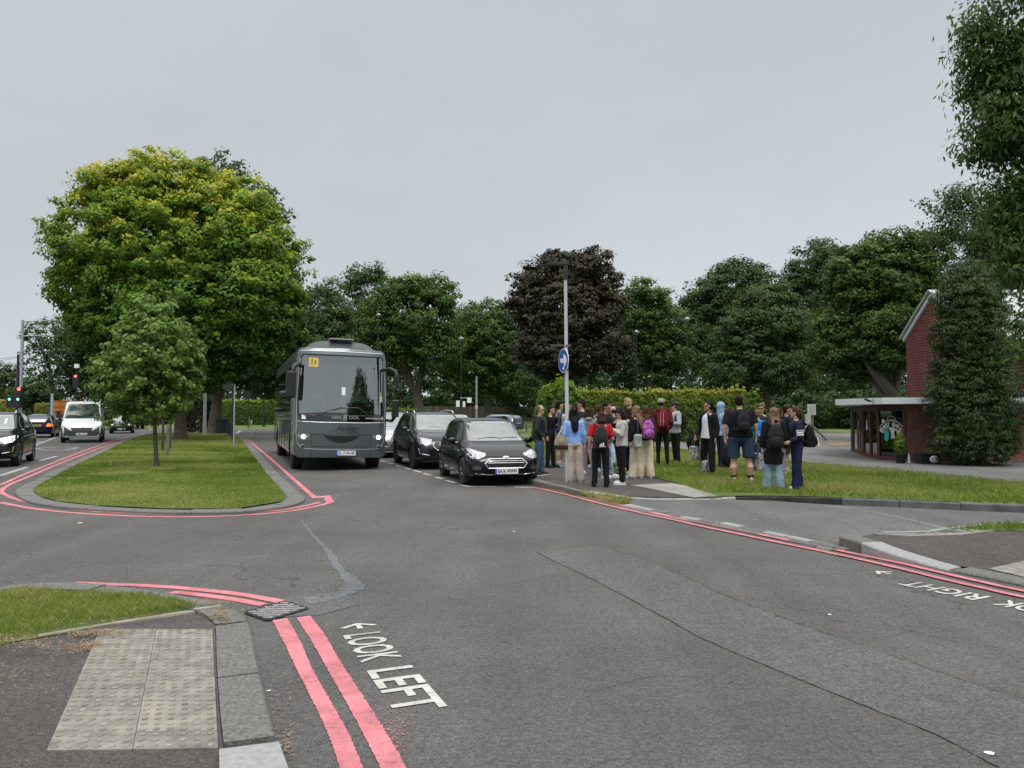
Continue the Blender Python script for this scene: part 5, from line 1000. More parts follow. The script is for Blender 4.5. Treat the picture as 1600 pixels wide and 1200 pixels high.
post('signal_post', 'blue and white lower mast left of the orange tipper lorry', 'pole', 81, 660, 615, 60, .11, mat('blue_pole', (.25, .4, .55), .5))
def sigC(t, h, s): sigbox(t, h, s, lit=False, w=.7)
post('back_signal', 'dark unlit signal seen from behind above the clipped hedge', 'traffic light', 388, 655, 608, 80, .05, DARKST, extra=sigC)
# overhead wires
mb = MB()
for y0, y1 in ((565, 557), (580, 559)):
    a, b = PD(-260, y0 + 14, 60), PD(27, y1, 53.6); mid = a.lerp(b, .5) - Vector((0, 0, .35)); mb.tube([a, a.lerp(mid, .5) - Vector((0, 0, .1)), mid, mid.lerp(b, .5) - Vector((0, 0, .02)), b], .012, 4)
o = mb.build('overhead_cables', BLACK); tag(o, 'two thin overhead cables running to the dark pole at the left', 'cables')
# ------------------------------------------------------------------ fences
def fence(name, label, px0, px1, d0, d1, z0, z1, bw, m, posts=True):
    a, b = PD(px0, 645, d0), PD(px1, 645, d1); a.z = b.z = 0; L_ = (b - a).length; u = (b - a).normalized(); t = empty(name, (a + b) / 2 + Vector((0, 0, z0)), math.atan2(u.y, u.x), label, 'fence'); mb = MB(); rnd = random.Random(4); x = -L_ / 2; i = 0
    while x < L_ / 2:
        mb.box((x + bw / 2, rnd.uniform(-.01, .01), (z1 - z0) / 2 + rnd.uniform(-.01, .02)), (bw * .96, .025, z1 - z0), mi=rnd.choice([0, 0, 1, 2])); x += bw; i += 1
    mb.build('boards', m, t)
    x = -L_ / 2
    while x < L_ / 2: mb = MB(); mb.box((x, -.08, (z1 - z0) / 2), (.12, .12, z1 - z0 + .08)); mb.build('post', m[0], t); x += 2.7
    return t
fence('board_fence', 'weathered close boarded fence behind the parked cars', 608, 836, 97, 99, .5, 2.42, .15, [WOODG, mat('fence_dark', (.10, .09, .08), .9, var=.3), mat('fence_pale', (.20, .185, .16), .9, var=.3)])
a, b = PD(1120, 645, 79), PD(1345, 645, 79); t = empty('iron_railing', (a + b) / 2 * 1.0, 0, 'black upright iron railing in the shade under the trees', 'railing'); t.location.z = 0; L_ = (b - a).length; mb = MB(); i = 0
x = -L_ / 2
while x < L_ / 2: mb.tube([(x, 0, 0), (x, 0, 2.1)], .03, 4); x += .35
mb.tube([(-L_ / 2, 0, 1.95), (L_ / 2, 0, 1.95)], .03, 4); mb.tube([(-L_ / 2, 0, .3), (L_ / 2, 0, .3)], .03, 4); mb.build('railings', DARKST, t)
a, b = P(800, 673), P(868, 676); t = empty('rail_fence', a.lerp(b, .5), math.atan2((b - a).y, (b - a).x), 'low timber rail along the grass behind the man in the dark jacket', 'fence'); L_ = (b - a).length
mb = MB(); mb.tube([(-L_ / 2, 0, .5), (L_ / 2, 0, .5)], .035, 6); mb.build('rail', WOODG, t)
for k_ in range(4): mb = MB(); mb.box((-L_ / 2 + (k_ + .1) * L_ / 3.2, .05, .3), (.1, .1, .62)); mb.build('post', WOODG, t)
# leaning notice board beyond the crowd
q = P(1263, 689); t = empty('notice_board', q, 0, 'faded white notice on a pale post propped with a leaning timber', 'notice board'); s = q.y / F
mb = MB(); mb.box((0, 0, 23 * s), (.30, .2, 46 * s * .82)); mb.build('post', mat('concrete_post', (.40, .39, .36), .8, var=.1), t, bevel=.02); mb = MB(); mb.tube([(.26, 0, 0), (.26, 0, 50 * s)], .05, 6); mb.build('stake', WOODG, t)
mb = MB(); mb.box((.18, -.08, 49 * s), (13 * s, .05, 17 * s)); B_ = mb.build('board', mat('faded_board', (.42, .42, .38), .7, var=.1), t)
mb = MB(); [mb.box((.18, -.108, (53 - 3 * k_) * s), ((9 - k_ % 2 * 2) * s, .004, .6 * s)) for k_ in range(4)]; mb.build('faded_lines', mat('faded_ink', (.22, .22, .2), .8), B_)
mb = MB(); mb.tube([(.3, 0, 22 * s), (28 * s, -.1, .05)], .07, 6); mb.build('brace', WOODG, t)
# ------------------------------------------------------------------ vehicles
def cr(vals, xs, x):
    i = 0
    while i < len(xs) - 2 and x > xs[i + 1]: i += 1
    t = min(1, max(0, (x - xs[i]) / (xs[i + 1] - xs[i]))); 
    def m(k):
        if k <= 0 or k >= len(xs) - 1: return 0 if False else ((vals[min(k + 1, len(xs) - 1)] - vals[max(k - 1, 0)]) / (xs[min(k + 1, len(xs) - 1)] - xs[max(k - 1, 0)]))
        a = (vals[k] - vals[k - 1]) / (xs[k] - xs[k - 1]); b = (vals[k + 1] - vals[k]) / (xs[k + 1] - xs[k])
        return 0 if a * b <= 0 else 2 * a * b / (a + b)
    h = xs[i + 1] - xs[i]; m0, m1 = m(i) * h, m(i + 1) * h; t2, t3 = t * t, t ** 3
    return (2 * t3 - 3 * t2 + 1) * vals[i] + (t3 - 2 * t2 + t) * m0 + (-2 * t3 + 3 * t2) * vals[i + 1] + (t3 - t2) * m1
def loft_body(st, W, nx=64):
    """st rows: x, zbottom, zbelt, ztop, width factor, top width factor. returns MB (closed)"""
    xs = [r[0] for r in st]; g = lambda k, x: cr([r[k] for r in st], xs, x)
    X = sorted(set([xs[0] + (xs[-1] - xs[0]) * i / nx for i in range(nx + 1)] + xs)); mb = MB(); ring = None; vs = []; fs = []
    for x in X:
        zb, zl, zt, wf, wt = (g(k, x) for k in range(1, 6)); w_ = W / 2 * wf; t_ = W / 2 * wt; h = zl - zb
        half = [(0, zb), (w_ * .80, zb), (w_ * .955, zb + .03), (w_ * .985, zb + h * .12), (w_ * .995, zb + h * .32), (w_ * 1.0, zb + h * .55), (w_ * .992, zb + h * .78), (w_ * .97, zb + h * .93), (w_ * .945, zl)]
        dz = zt - zl
        for u in (.2, .4, .6, .78): half.append((w_ * .945 + (t_ - w_ * .945) * u ** 1.1, zl + dz * u * .93))
        half += [(t_ * .985, zl + dz * .90), (t_ * .93, zl + dz * .955), (t_ * .80, zl + dz * .985), (t_ * .4, zl + dz * .998), (0, zt)]
        m_ = len(half); full = half + [(-a, b) for a, b in half[1:-1][::-1]]; ring = len(full); vs += [(x, a, b) for a, b in full]
    k = len(X)
    for i in range(k - 1):
        for j in range(ring): a = i * ring + j; b = i * ring + (j + 1) % ring; fs.append((a, a + ring, b + ring, b))
    def capf(i, flip):
        r = list(range(i * ring, (i + 1) * ring)); m2 = ring // 2
        for j in range(m2):
            a, b, c, d = r[j], r[j + 1], r[(ring - j - 1) % ring], r[(ring - j) % ring]
            q = (a, b, c, d) if j > 0 else (a, b, c)
            if j == m2 - 1: q = (a, b, d)
            fs.append(q if flip else q[::-1])
    capf(0, True); capf(k - 1, False)
    return mb.add(vs, fs)
def boolean(ob, cutter, op='DIFFERENCE'):
    m = ob.modifiers.new('b', 'BOOLEAN'); m.object = cutter; m.operation = op; m.solver = 'EXACT'
    try: m.material_mode = 'TRANSFER'
    except Exception: pass
    dg = bpy.context.evaluated_depsgraph_get(); dg.update(); me = bpy.data.meshes.new_from_object(ob.evaluated_get(dg)); ob.modifiers.clear(); ob.data = me; bpy.data.objects.remove(cutter); return ob
class Skin:
    "conforming patches on a closed body mesh"
    def __init__(s, me): s.b = BVHTree.FromPolygons([v.co.copy() for v in me.vertices], [tuple(p.vertices) for p in me.polygons])
    def cast(s, a, b, d):
        if d == 'front': o, r = Vector((20, a, b)), Vector((-1, 0, 0))
        elif d == 'rear': o, r = Vector((-20, a, b)), Vector((1, 0, 0))
        elif d == 'left': o, r = Vector((a, 20, b)), Vector((0, -1, 0))
        elif d == 'right': o, r = Vector((a, -20, b)), Vector((0, 1, 0))
        else: o, r = Vector((a, b, 20)), Vector((0, 0, -1))
        h = s.b.ray_cast(o, r)
        return h[0], (h[1] if h[0] is not None and h[1].dot(r) < 0 else (-h[1] if h[0] is not None else None)), r
    def patch(s, name, poly, d, m, parent, off=.006, cell=.08, thick=.02, sm=40, world=None):
        bm = bmesh.new(); vs = [bm.verts.new((a, b, 0)) for a, b in poly]; bm.faces.new(vs)
        for ax in (0, 1):
            lo, hi = min(p[ax] for p in poly), max(p[ax] for p in poly); n = max(1, int((hi - lo) / cell)); no = (1, 0, 0) if ax == 0 else (0, 1, 0)
            for i in range(1, n): bmesh.ops.bisect_plane(bm, geom=bm.verts[:] + bm.edges[:] + bm.faces[:], plane_co=tuple(lo + (hi - lo) * i / n if k == ax else 0 for k in range(3)), plane_no=no)
        last = None; bad = []
        low = {}
        for v in bm.verts:
            h, nn, r = s.cast(v.co.x, v.co.y, d)
            if h is None: bad.append(v); continue
            v.co = h - r * off * .5 + nn * off * .5; low[v] = r
        if bad: bmesh.ops.delete(bm, geom=bad, context='VERTS')
        bmesh.ops.recalc_face_normals(bm, faces=bm.faces)
        r = {'front': Vector((1, 0, 0)), 'rear': Vector((-1, 0, 0)), 'left': Vector((0, 1, 0)), 'right': Vector((0, -1, 0)), 'top': Vector((0, 0, 1))}[d]
        bm.normal_update()
        if sum(f.normal.dot(r) * f.calc_area() for f in bm.faces) < 0: bmesh.ops.reverse_faces(bm, faces=bm.faces)
        be = [e for e in bm.edges if e.is_boundary]; ret = bmesh.ops.extrude_edge_only(bm, edges=be)
        for g in ret['geom']:
            if isinstance(g, bmesh.types.BMVert): g.co -= r * thick
        me = bpy.data.meshes.new(name); bm.to_mesh(me); bm.free(); me.materials.append(m); me.polygons.foreach_set('use_smooth', [True] * len(me.polygons)); me.set_sharp_from_angle(angle=R(sm))
        o = bpy.data.objects.new(name, me); COL.objects.link(o); o.parent = parent; return o
    def line(s, name, pts, d, m, parent, r=.006, off=0):
        out_ = []
        for (a, b), (a2, b2) in zip(pts, pts[1:]):
            n = max(1, int(math.hypot(a2 - a, b2 - b) / .06))
            for i in range(n):
                h, nn, rr = s.cast(a + (a2 - a) * i / n, b + (b2 - b) * i / n, d)
                if h is not None: out_.append(h + nn * off)
        h, nn, rr = s.cast(*pts[-1], d)
        if h is not None: out_.append(h + nn * off)
        if len(out_) < 2: return None
        mb = MB(); mb.tube(out_, r, 5); return mb.build(name, m, parent)
PAINTS = {}
def paint(name, col, metal=.3, rough=.35):
    return mat(name, col, rough, metal, coat=.8, spec=.05)
GROOVE = mat('panel_gap', (.004, .004, .004), .9)
WSG = mat('windscreen_glass', (.060, .076, .070), .04, spec=1.0, coat=1, var=.7, vscale=3.2); SDG = mat('side_glass', (.016, .02, .02), .04, spec=.8, coat=1, var=.3, vscale=3)
LAMPG = mat('headlight_lens', (.34, .36, .38), .12, .5, coat=1, var=.55, vscale=16); LAMPON = mat('headlight_on', (1, 1, 1), .3, emit=(1, .97, .88), es=3.2); LAMPDIM = mat('headlight_glow', (.9, .9, .85), .2, emit=(1, .94, .75), es=.45)
TAIL = mat('tail_light', (.30, .012, .012), .15, coat=1); TAILON = mat('tail_light_on', (.8, .1, .02), .3, emit=(1, .22, .05), es=1.6)
RIM = mat('alloy_rim', (.46, .47, .48), .3, .8); RIMD = mat('dark_rim', (.10, .10, .105), .4, .6); PLATEW = mat('plate_white', (.72, .73, .74), .5); PLATEY = mat('plate_yellow', (.62, .50, .05), .5); PLATEB = mat('plate_blue', (.02, .10, .45), .5)
ARCH = mat('arch_liner', (.006, .006, .006), .95)
def wheel(parent, x, y, r, w_, rim, side, spokes=5, steer=0):
    t = MB(); t.lathe([(r * .62, -w_ / 2), (r * .93, -w_ / 2), (r, -w_ * .36), (r * 1.0, w_ * .36), (r * .93, w_ / 2), (r * .62, w_ / 2), (r * .60, 0), (r * .62, -w_ / 2)], (0, 0, 0), 'Y', 26)
    o = t.build('wheel', RUBBER, parent, smooth=35); o.location = (x, y, r); o.rotation_euler = (0, 0, R(steer))
    m = MB(); yo = w_ * .42 * side
    m.lathe([(r * .655, yo - .03 * side), (r * .655, yo + .01 * side), (r * .60, yo + .01 * side), (r * .58, yo - .06 * side)], (0, 0, 0), 'Y', 26); m.lathe([(0, yo + .005 * side), (r * .12, yo + .005 * side), (r * .16, yo - .02 * side), (0, yo - .02 * side)], (0, 0, 0), 'Y', 14)
    for k in range(spokes):
        a = 2 * math.pi * k / spokes + .3
        for da in (-.16, .16): m.tube([(math.cos(a) * r * .12, yo - .005 * side, math.sin(a) * r * .12), (math.cos(a + da) * r * .61, yo - .005 * side, math.sin(a + da) * r * .61)], [.028, .02], 5)
    m.build('rim', rim, o, smooth=40)
    m = MB(); m.lathe([(0, yo - .05 * side), (r * .6, yo - .05 * side)], (0, 0, 0), 'Y', 20); m.build('brake_shadow', ARCH, o)
    return o
def plate(root, skin, d, cy, cz, txt, yellow=False, w_=.52, band=True, x=None):
    h, nn, r = skin.cast(cy, cz, d); X = (h.x if x is None else x) - r.x * .018; s_ = -r.x
    mb = MB(); mb.box((X, cy, cz), (.012, w_, .115)); p = mb.build('number_plate', PLATEY if yellow else PLATEW, root)
    u = Vector((0, s_, 0)); o0 = Vector((X + s_ * .0075, cy, cz)) - u * (w_ / 2 - (.07 if band else .03)) - Vector((0, 0, .038))
    mb = MB(); text_on(mb, txt, o0, u, (0, 0, 1), w_ - (.10 if band else .06), .084, bold=.035); mb.build('lettering', BLACK, p)
    if band: mb = MB(); mb.box((X + s_ * .001, cy - s_ * (w_ / 2 - .022), cz), (.0125, .045, .114)); mb.build('blue_band', PLATEB, p)
def car(name, label, loc, head, spec, col, cat='car', group=None, **k):
    "head: (hx, hy) heading. local frame: x forward, y left"
    root = empty(name, loc, math.atan2(head[1], head[0]), label, cat, group)
    W_, wb, r = spec['W'], spec['wb'], spec['r']; st = spec['st']; fx = spec.get('fx', 0)
    body = loft_body(st, W_).build('body', [col, ARCH], root, fix=True); body.parent = None
    skin = Skin(body.data)
    ax = [fx + wb / 2, fx - wb / 2]
    for x in ax:
        for s_ in (-1, 1):
            cu = MB(); cu.lathe([(0, -.16), (r * 1.13, -.16), (r * 1.13, .3), (0, .3)] if s_ > 0 else [(0, -.3), (r * 1.13, -.3), (r * 1.13, .16), (0, .16)], (0, 0, 0), 'Y', 28); c_ = cu.build('cut', [ARCH], fix=True); c_.location = (x, s_ * (W_ / 2 - .08), r * 1.02); bpy.context.view_layer.update(); boolean(body, c_)
    body.parent = root; me = body.data; me.polygons.foreach_set('use_smooth', [True] * len(me.polygons)); me.set_sharp_from_angle(angle=R(32))
    for i, x in enumerate(ax):
        for s_ in (-1, 1): wheel(root, x, s_ * (W_ / 2 - .115), r, .2, k.get('rim', RIM), s_, k.get('spokes', 5), k.get('steer', 0) if i == 0 else 0)
    P_ = lambda *a, **kw: skin.patch(*a, **kw)
    for nm, poly, d, m in k.get('patches', []):
        both = d in ('side',)
        if d == 'side':
            P_(nm, poly, 'left', m, root); P_(nm, poly, 'right', m, root)
        elif d == 'front2' or d == 'rear2':
            P_(nm, poly, d[:-1], m, root, cell=.05); P_(nm, [(-a, b) for a, b in poly], d[:-1], m, root, cell=.05)
        else: P_(nm, poly, d, m, root)
    for nm, pts, d, m, rr in k.get('lines', []):
        if d == 'side': skin.line(nm, pts, 'left', m, root, rr); skin.line(nm, pts, 'right', m, root, rr)
        elif d == 'front2': skin.line(nm, pts, 'front', m, root, rr); skin.line(nm, [(-a, b) for a, b in pts], 'front', m, root, rr)
        else: skin.line(nm, pts, d, m, root, rr)
    mx, mz = spec['mirror']
    for s_ in (-1, 1):
        h = skin.cast(mx, mz, 'left')[0]; y0 = h.y if h else W_ / 2 * .9
        mb = MB(); mb.ell((mx + .03, s_ * (y0 + .13), mz + .03), (.055, .105, .075), n=12, m=8); mb.tube([(mx + .06, s_ * (y0 - .02), mz - .03), (mx + .04, s_ * (y0 + .1), mz)], .025, 6); mb.build('wing_mirror', k.get('mirror', col), root, smooth=50)
        for hx, hz in spec.get('handles', []):
            h = skin.cast(hx, hz, 'left')[0]
            if h: mb = MB(); mb.box((hx, s_ * (h.y + .018), hz), (.18, .025, .025)); mb.build('door_handle', k.get('handle', col), root, bevel=.006)
    return root, skin
def wipers(root, skin, z0, z1, w_, s=1):
    for y0, y1 in ((.05 * s, w_ * .95 * s), (-w_ * .75 * s, .05 * s)):
        pts = []
        for i in range(6):
            u = i / 5; h, nn, r = skin.cast(y0 + (y1 - y0) * u, z0 + (z1 - z0) * math.sin(u * 2.2) * .6, 'front')
            if h: pts.append(h + nn * .02)
        if len(pts) > 1: mb = MB(); mb.tube(pts, .009, 5); mb.build('wiper', BLACK, root)
# --- small black hatchback
HB = dict(W=1.72, wb=2.49, r=.305, fx=.02, mirror=(.58, .93), handles=[(-.28, .86), (-1.12, .90)], st=[
    (-1.97, .40, .80, .92, .70, .55), (-1.93, .30, .86, 1.02, .86, .62), (-1.82, .24, .90, 1.14, .93, .66), (-1.6, .22, .93, 1.33, .965, .68), (-1.3, .20, .94, 1.425, .985, .70), (-.7, .18, .93, 1.475, 1.0, .715), (-.1, .18, .92, 1.478, 1.0, .715), (.25, .18, .91, 1.44, 1.0, .70), (.50, .18, .90, 1.335, 1.0, .69),
    (.80, .18, .885, 1.15, 1.0, .70), (1.02, .18, .86, 1.005, .995, .74), (1.25, .18, .82, .945, .985, .74), (1.5, .19, .775, .885, .965, .70), (1.72, .20, .70, .79, .92, .60), (1.86, .22, .62, .69, .84, .50), (1.95, .27, .55, .62, .72, .42), (1.985, .33, .50, .55, .60, .36)])
BLK = paint('black_car_paint', (.004, .004, .005), .0, .3); DGR = paint('dark_grey_car_paint', (.020, .022, .025), .4, .32)
ws = [(-.66, .96), (.66, .96), (.64, 1.05), (.56, 1.36), (.50, 1.42), (-.50, 1.42), (-.56, 1.36), (-.64, 1.05)]
f0 = P(728, 757); hd = Vector((.27, -.963)); lft = Vector((-hd.y, hd.x))   # right front wheel is the one at image left
c = Vector((f0.x, f0.y)) + lft * .74 - hd * 1.265
root, sk = car('hatchback_car', 'small black hatchback parked first in the row with its nose to the road', (c.x, c.y, 0), hd, HB, BLK, steer=0, rim=RIM, mirror=BLK, patches=[
    ('windscreen', ws, 'front', WSG),
    ('side_window', [(.66, .955), (-.10, .965), (-.10, 1.375), (.18, 1.37), (.42, 1.24)], 'side', SDG), ('side_window', [(-.19, .97), (-.85, 1.00), (-1.13, 1.16), (-.98, 1.30), (-.6, 1.375), (-.19, 1.385)], 'side', SDG), ('quarter_window', [(-.93, 1.01), (-1.35, 1.09), (-1.30, 1.16), (-1.19, 1.17)], 'side', SDG),
    ('headlight', [(.44, .66), (.60, .60), (.72, .61), (.80, .68), (.82, .80), (.74, .82), (.58, .765), (.42, .715)], 'front2', LAMPG),
    ('grille', [(-.47, .50), (-.40, .40), (.40, .40), (.47, .50), (.36, .60), (-.36, .60)], 'front', mat('grille_black', (.012, .012, .013), .4)),
    ('number_plate_recess', [(-.3, .30), (.3, .30), (.3, .395), (-.3, .395)], 'front', BLACK), ('fog_light', [(.56, .38), (.64, .36), (.72, .38), (.72, .44), (.64, .46), (.56, .44)], 'front2', RIMD),
    ('sill', [(-.9, .2), (.9, .2), (.9, .27), (-.9, .27)], 'side', BLACK), ('headlight_side', [(1.55, .70), (1.86, .60), (1.80, .72), (1.48, .81)], 'side', LAMPG)],
    lines=[('grille_trim', [(-.47, .50), (-.40, .40), (.40, .40), (.47, .50), (.36, .60), (-.36, .60), (-.47, .50)], 'front', CHROME, .014)] + [('grille_bar', [(-.42 + abs(z - .5) * .6, z), (.42 - abs(z - .5) * .6, z)], 'front', CHROME, .006) for z in (.44, .475, .515, .555)] +
    [('bonnet_gap', [(.78, .78), (.66, .69), (.45, .645), (-.45, .645), (-.66, .69), (-.78, .78)], 'front', GROOVE, .005), ('front_lip', [(-.66, .285), (-.4, .262), (.4, .262), (.66, .285)], 'front', CHROME, .008),
     ('door_gap', [(.86, .30), (.84, .60), (.72, .92)], 'side', GROOVE, .005), ('door_gap', [(-.14, .28), (-.15, .95)], 'side', GROOVE, .005), ('door_gap', [(-.86, .52), (-1.02, .72), (-1.10, 1.0)], 'side', GROOVE, .005), ('window_trim', [(.70, .945), (-.9, .975), (-1.3, 1.06)], 'side', CHROME, .007), ('feature_line', [(1.1, .72), (-1.5, .82)], 'side', BLK, .008), ('windscreen_edge', ws + ws[:1], 'front', BLACK, .010)])
h = sk.cast(0, .625, 'front')[0]; mb = MB(); mb.lathe([(0, 0), (.085, 0), (.08, .015), (0, .02)], (0, 0, 0), 'X', 20); b_ = mb.build('badge', CHROME, root); b_.location = h; b_.scale = (1, 1, .42); b_.rotation_euler = (0, R(-18), 0)
plate(root, sk, 'front', 0, .335, 'EA16 WWN', x=sk.cast(0, .36, 'front')[0].x + .0); wipers(root, sk, .99, 1.04, .55)
mb = MB(); mb.tube([(-.35, 0, 1.46), (-.42, 0, 1.58)], .006, 5); mb.build('aerial', BLACK, root)
# --- SUVs
SU = dict(W=1.84, wb=2.63, r=.35, fx=.03, mirror=(.62, 1.09), handles=[(-.25, .99), (-1.15, 1.02)], st=[
    (-2.18, .46, .95, 1.02, .72, .55), (-2.13, .36, 1.0, 1.15, .88, .62), (-2.0, .30, 1.03, 1.30, .94, .66), (-1.75, .26, 1.05, 1.48, .97, .69), (-1.4, .24, 1.06, 1.58, .99, .72), (-.7, .22, 1.05, 1.625, 1.0, .74), (-.1, .22, 1.04, 1.625, 1.0, .74), (.25, .22, 1.03, 1.585, 1.0, .73), (.52, .22, 1.02, 1.47, 1.0, .72),
    (.82, .22, 1.01, 1.29, 1.0, .73), (1.08, .22, .99, 1.135, .995, .77), (1.4, .22, .96, 1.08, .985, .78), (1.75, .24, .90, 1.01, .96, .72), (1.98, .26, .82, .92, .90, .62), (2.10, .28, .72, .80, .84, .54), (2.17, .33, .62, .68, .74, .46), (2.19, .40, .56, .60, .62, .4)])
ws2 = [(-.70, 1.10), (.70, 1.10), (.67, 1.22), (.58, 1.50), (.52, 1.56), (-.52, 1.56), (-.58, 1.50), (-.67, 1.22)]
def suv(name, label, loc, hd, col, lamp=LAMPG, **k):
    root, sk = car(name, label, loc, hd, SU, col, patches=[('windscreen', ws2, 'front', WSG), ('rear_window', [(-.6, 1.12), (.6, 1.12), (.54, 1.42), (-.54, 1.42)], 'rear', SDG),
        ('side_window', [(.70, 1.085), (-.08, 1.10), (-.08, 1.51), (.16, 1.51), (.42, 1.39)], 'side', SDG), ('side_window', [(-.17, 1.10), (-1.05, 1.13), (-1.05, 1.47), (-.6, 1.52), (-.17, 1.52)], 'side', SDG), ('quarter_window', [(-1.13, 1.14), (-1.60, 1.20), (-1.40, 1.40), (-1.13, 1.46)], 'side', SDG),
        ('headlight', [(.48, .80), (.62, .70), (.80, .74), (.87, .86), (.86, .93), (.66, .89), (.46, .85)], 'front2', lamp), ('grille', [(-.44, .66), (-.34, .56), (.34, .56), (.44, .66), (.40, .79), (-.40, .79)], 'front', mat('grille_black', (.012, .012, .013), .4)),
        ('lower_grille', [(-.5, .36), (.5, .36), (.44, .48), (-.44, .48)], 'front', BLACK), ('bumper_vent', [(.56, .42), (.80, .46), (.82, .60), (.60, .58)], 'front2', BLACK), ('tail_light', [(.55, .92), (.84, .90), (.86, 1.04), (.60, 1.04)], 'rear2', TAIL), ('cladding', [(-.9, .235), (.95, .235), (.95, .37), (-.9, .37)], 'side', BLACK)],
        lines=[('grille_trim', [(-.44, .66), (-.34, .56), (.34, .56), (.44, .66), (.40, .79), (-.40, .79), (-.44, .66)], 'front', CHROME, .013), ('vent_trim', [(.56, .42), (.80, .46), (.82, .60)], 'front2', CHROME, .010), ('bonnet_gap', [(.80, .93), (.5, .84), (-.5, .84), (-.80, .93)], 'front', GROOVE, .005), ('door_gap', [(.88, .36), (.88, .70), (.78, 1.05)], 'side', GROOVE, .005), ('door_gap', [(-.12, .34), (-.12, 1.08)], 'side', GROOVE, .005), ('door_gap', [(-.9, .60), (-1.05, .8), (-1.10, 1.1)], 'side', GROOVE, .005), ('window_trim', [(.74, 1.07), (-1.6, 1.17)], 'side', CHROME, .006), ('windscreen_edge', ws2 + ws2[:1], 'front', BLACK, .010), ('feature_line', [(1.2, .86), (-1.7, .93)], 'side', col, .012)] + [('grille_bar', [(-.38, z), (.38, z)], 'front', RIMD, .006) for z in (.62, .68, .74)], **k)
    for s_ in (-1, 1):
        y = .60 * s_; mb = MB(); mb.tube([(.35, y, 1.58), (.2, y * .99, 1.655), (-.6, y, 1.685), (-1.3, y, 1.64), (-1.45, y, 1.575)], .02, 6); mb.build('roof_rail', k.get('rail', CHROME), root)
    return root, sk
f0 = P(648, 732); hd = Vector((.32, -.947)); lft = Vector((-hd.y, hd.x)); c = Vector((f0.x, f0.y)) + lft * .80 - hd * 1.345
r1, sk = suv('suv_car', 'dark grey sport utility car with roof rails parked behind the black hatchback', (c.x, c.y, 0), hd, DGR, rim=RIMD); wipers(r1, sk, 1.13, 1.18, .58)
f0 = P(25, 728); hd2 = Vector((.41, -.912)); l2 = Vector((-hd2.y, hd2.x)); c2 = Vector((f0.x, f0.y)) - l2 * .80 - hd2 * 1.345
r2, sk2 = suv('suv_car', 'shiny black sport utility car cut off by the left edge of the photo', (c2.x, c2.y, 0), hd2, BLK, lamp=mat('daylight_lamp', (.8, .8, .8), .2, emit=(1, 1, 1), es=.7), rim=RIMD, rail=CHROME)
mb = MB(); vs, fs = text_mb('1', 'CENTER', .05)
out_ = []
for v in vs:
    h, nn, r = sk2.cast(.42 + v.x * .28, 1.27 + v.y * .2, 'front'); out_.append(h + nn * .012)
mb.add(out_, fs); mb.build('windscreen_sticker', WHITE, r2)
# --- plainer cars further off
def simple_car(name, label, loc, hd, col, spec=HB, front=True, cat='car', lamp=LAMPG, tail=TAIL, **k):
    dz = .0 if spec is HB else .14; sc_ = spec
    base = HB if spec is HB else SU; sw = ws if base is HB else ws2
    pt = [('windscreen', sw, 'front', WSG)]
    if base is HB: pt += [('side_window', [(.66, .955), (-.10, .965), (-.10, 1.375), (.18, 1.37), (.42, 1.24)], 'side', SDG), ('side_window', [(-.19, .97), (-.95, 1.00), (-1.13, 1.16), (-.98, 1.30), (-.6, 1.375), (-.19, 1.385)], 'side', SDG), ('headlight', [(.46, .66), (.62, .60), (.74, .61), (.80, .70), (.78, .77), (.62, .75), (.44, .71)], 'front2', lamp), ('grille', [(-.47, .52), (-.40, .42), (.40, .42), (.47, .52), (.36, .60), (-.36, .60)], 'front', BLACK), ('lower_grille', [(-.5, .27), (.5, .27), (.45, .34), (-.45, .34)], 'front', BLACK), ('rear_window', [(-.56, 1.0), (.56, 1.0), (.5, 1.3), (-.5, 1.3)], 'rear', SDG), ('tail_light', [(.55, .76), (.80, .74), (.80, .94), (.62, .94)], 'rear2', tail)]
    return car(name, label, loc, hd, base, col, cat=cat, patches=pt, lines=[('door_gap', [(-.14, .28), (-.15, .95)], 'side', GROOVE, .006)], **k)
SILV = paint('silver_car_paint', (.42, .43, .45), .6, .3); WHT = paint('white_car_paint', (.70, .71, .72), 0, .3); NAVY = paint('navy_car_paint', (.008, .012, .05), .3, .3); BLUG = paint('blue_grey_car_paint', (.13, .17, .22), .6, .3)
hd = Vector((.36, -.933)); r3, sk3 = suv('parked_car', 'silver parked car mostly hidden between the coach and the grey sport utility car', (-4.62, 29.2, 0), hd, SILV)
c = P(722, 678.5); simple_car('parked_car', 'white parked car whose roof shows between two darker parked cars', (c.x, 52, 0), Vector((.5, -.86)), WHT)
ES = dict(W=1.78, wb=2.62, r=.32, fx=.1, mirror=(.72, .95), handles=[(-.25, .86), (-1.15, .88)], st=[
    (-2.25, .42, .86, .98, .72, .55), (-2.2, .32, .90, 1.10, .88, .64), (-2.1, .28, .92, 1.24, .94, .67), (-1.9, .25, .93, 1.38, .97, .69), (-1.5, .22, .93, 1.45, .99, .71), (-.7, .2, .92, 1.475, 1.0, .72), (-.1, .2, .91, 1.47, 1.0, .72), (.25, .2, .90, 1.43, 1.0, .71), (.52, .2, .89, 1.33, 1.0, .70),
    (.85, .2, .88, 1.14, 1.0, .71), (1.12, .2, .86, .985, .995, .75), (1.45, .2, .82, .93, .985, .75), (1.8, .22, .76, .86, .955, .70), (2.05, .24, .68, .77, .90, .6), (2.18, .27, .6, .68, .82, .5), (2.24, .33, .54, .58, .7, .42), (2.26, .38, .5, .53, .6, .38)])
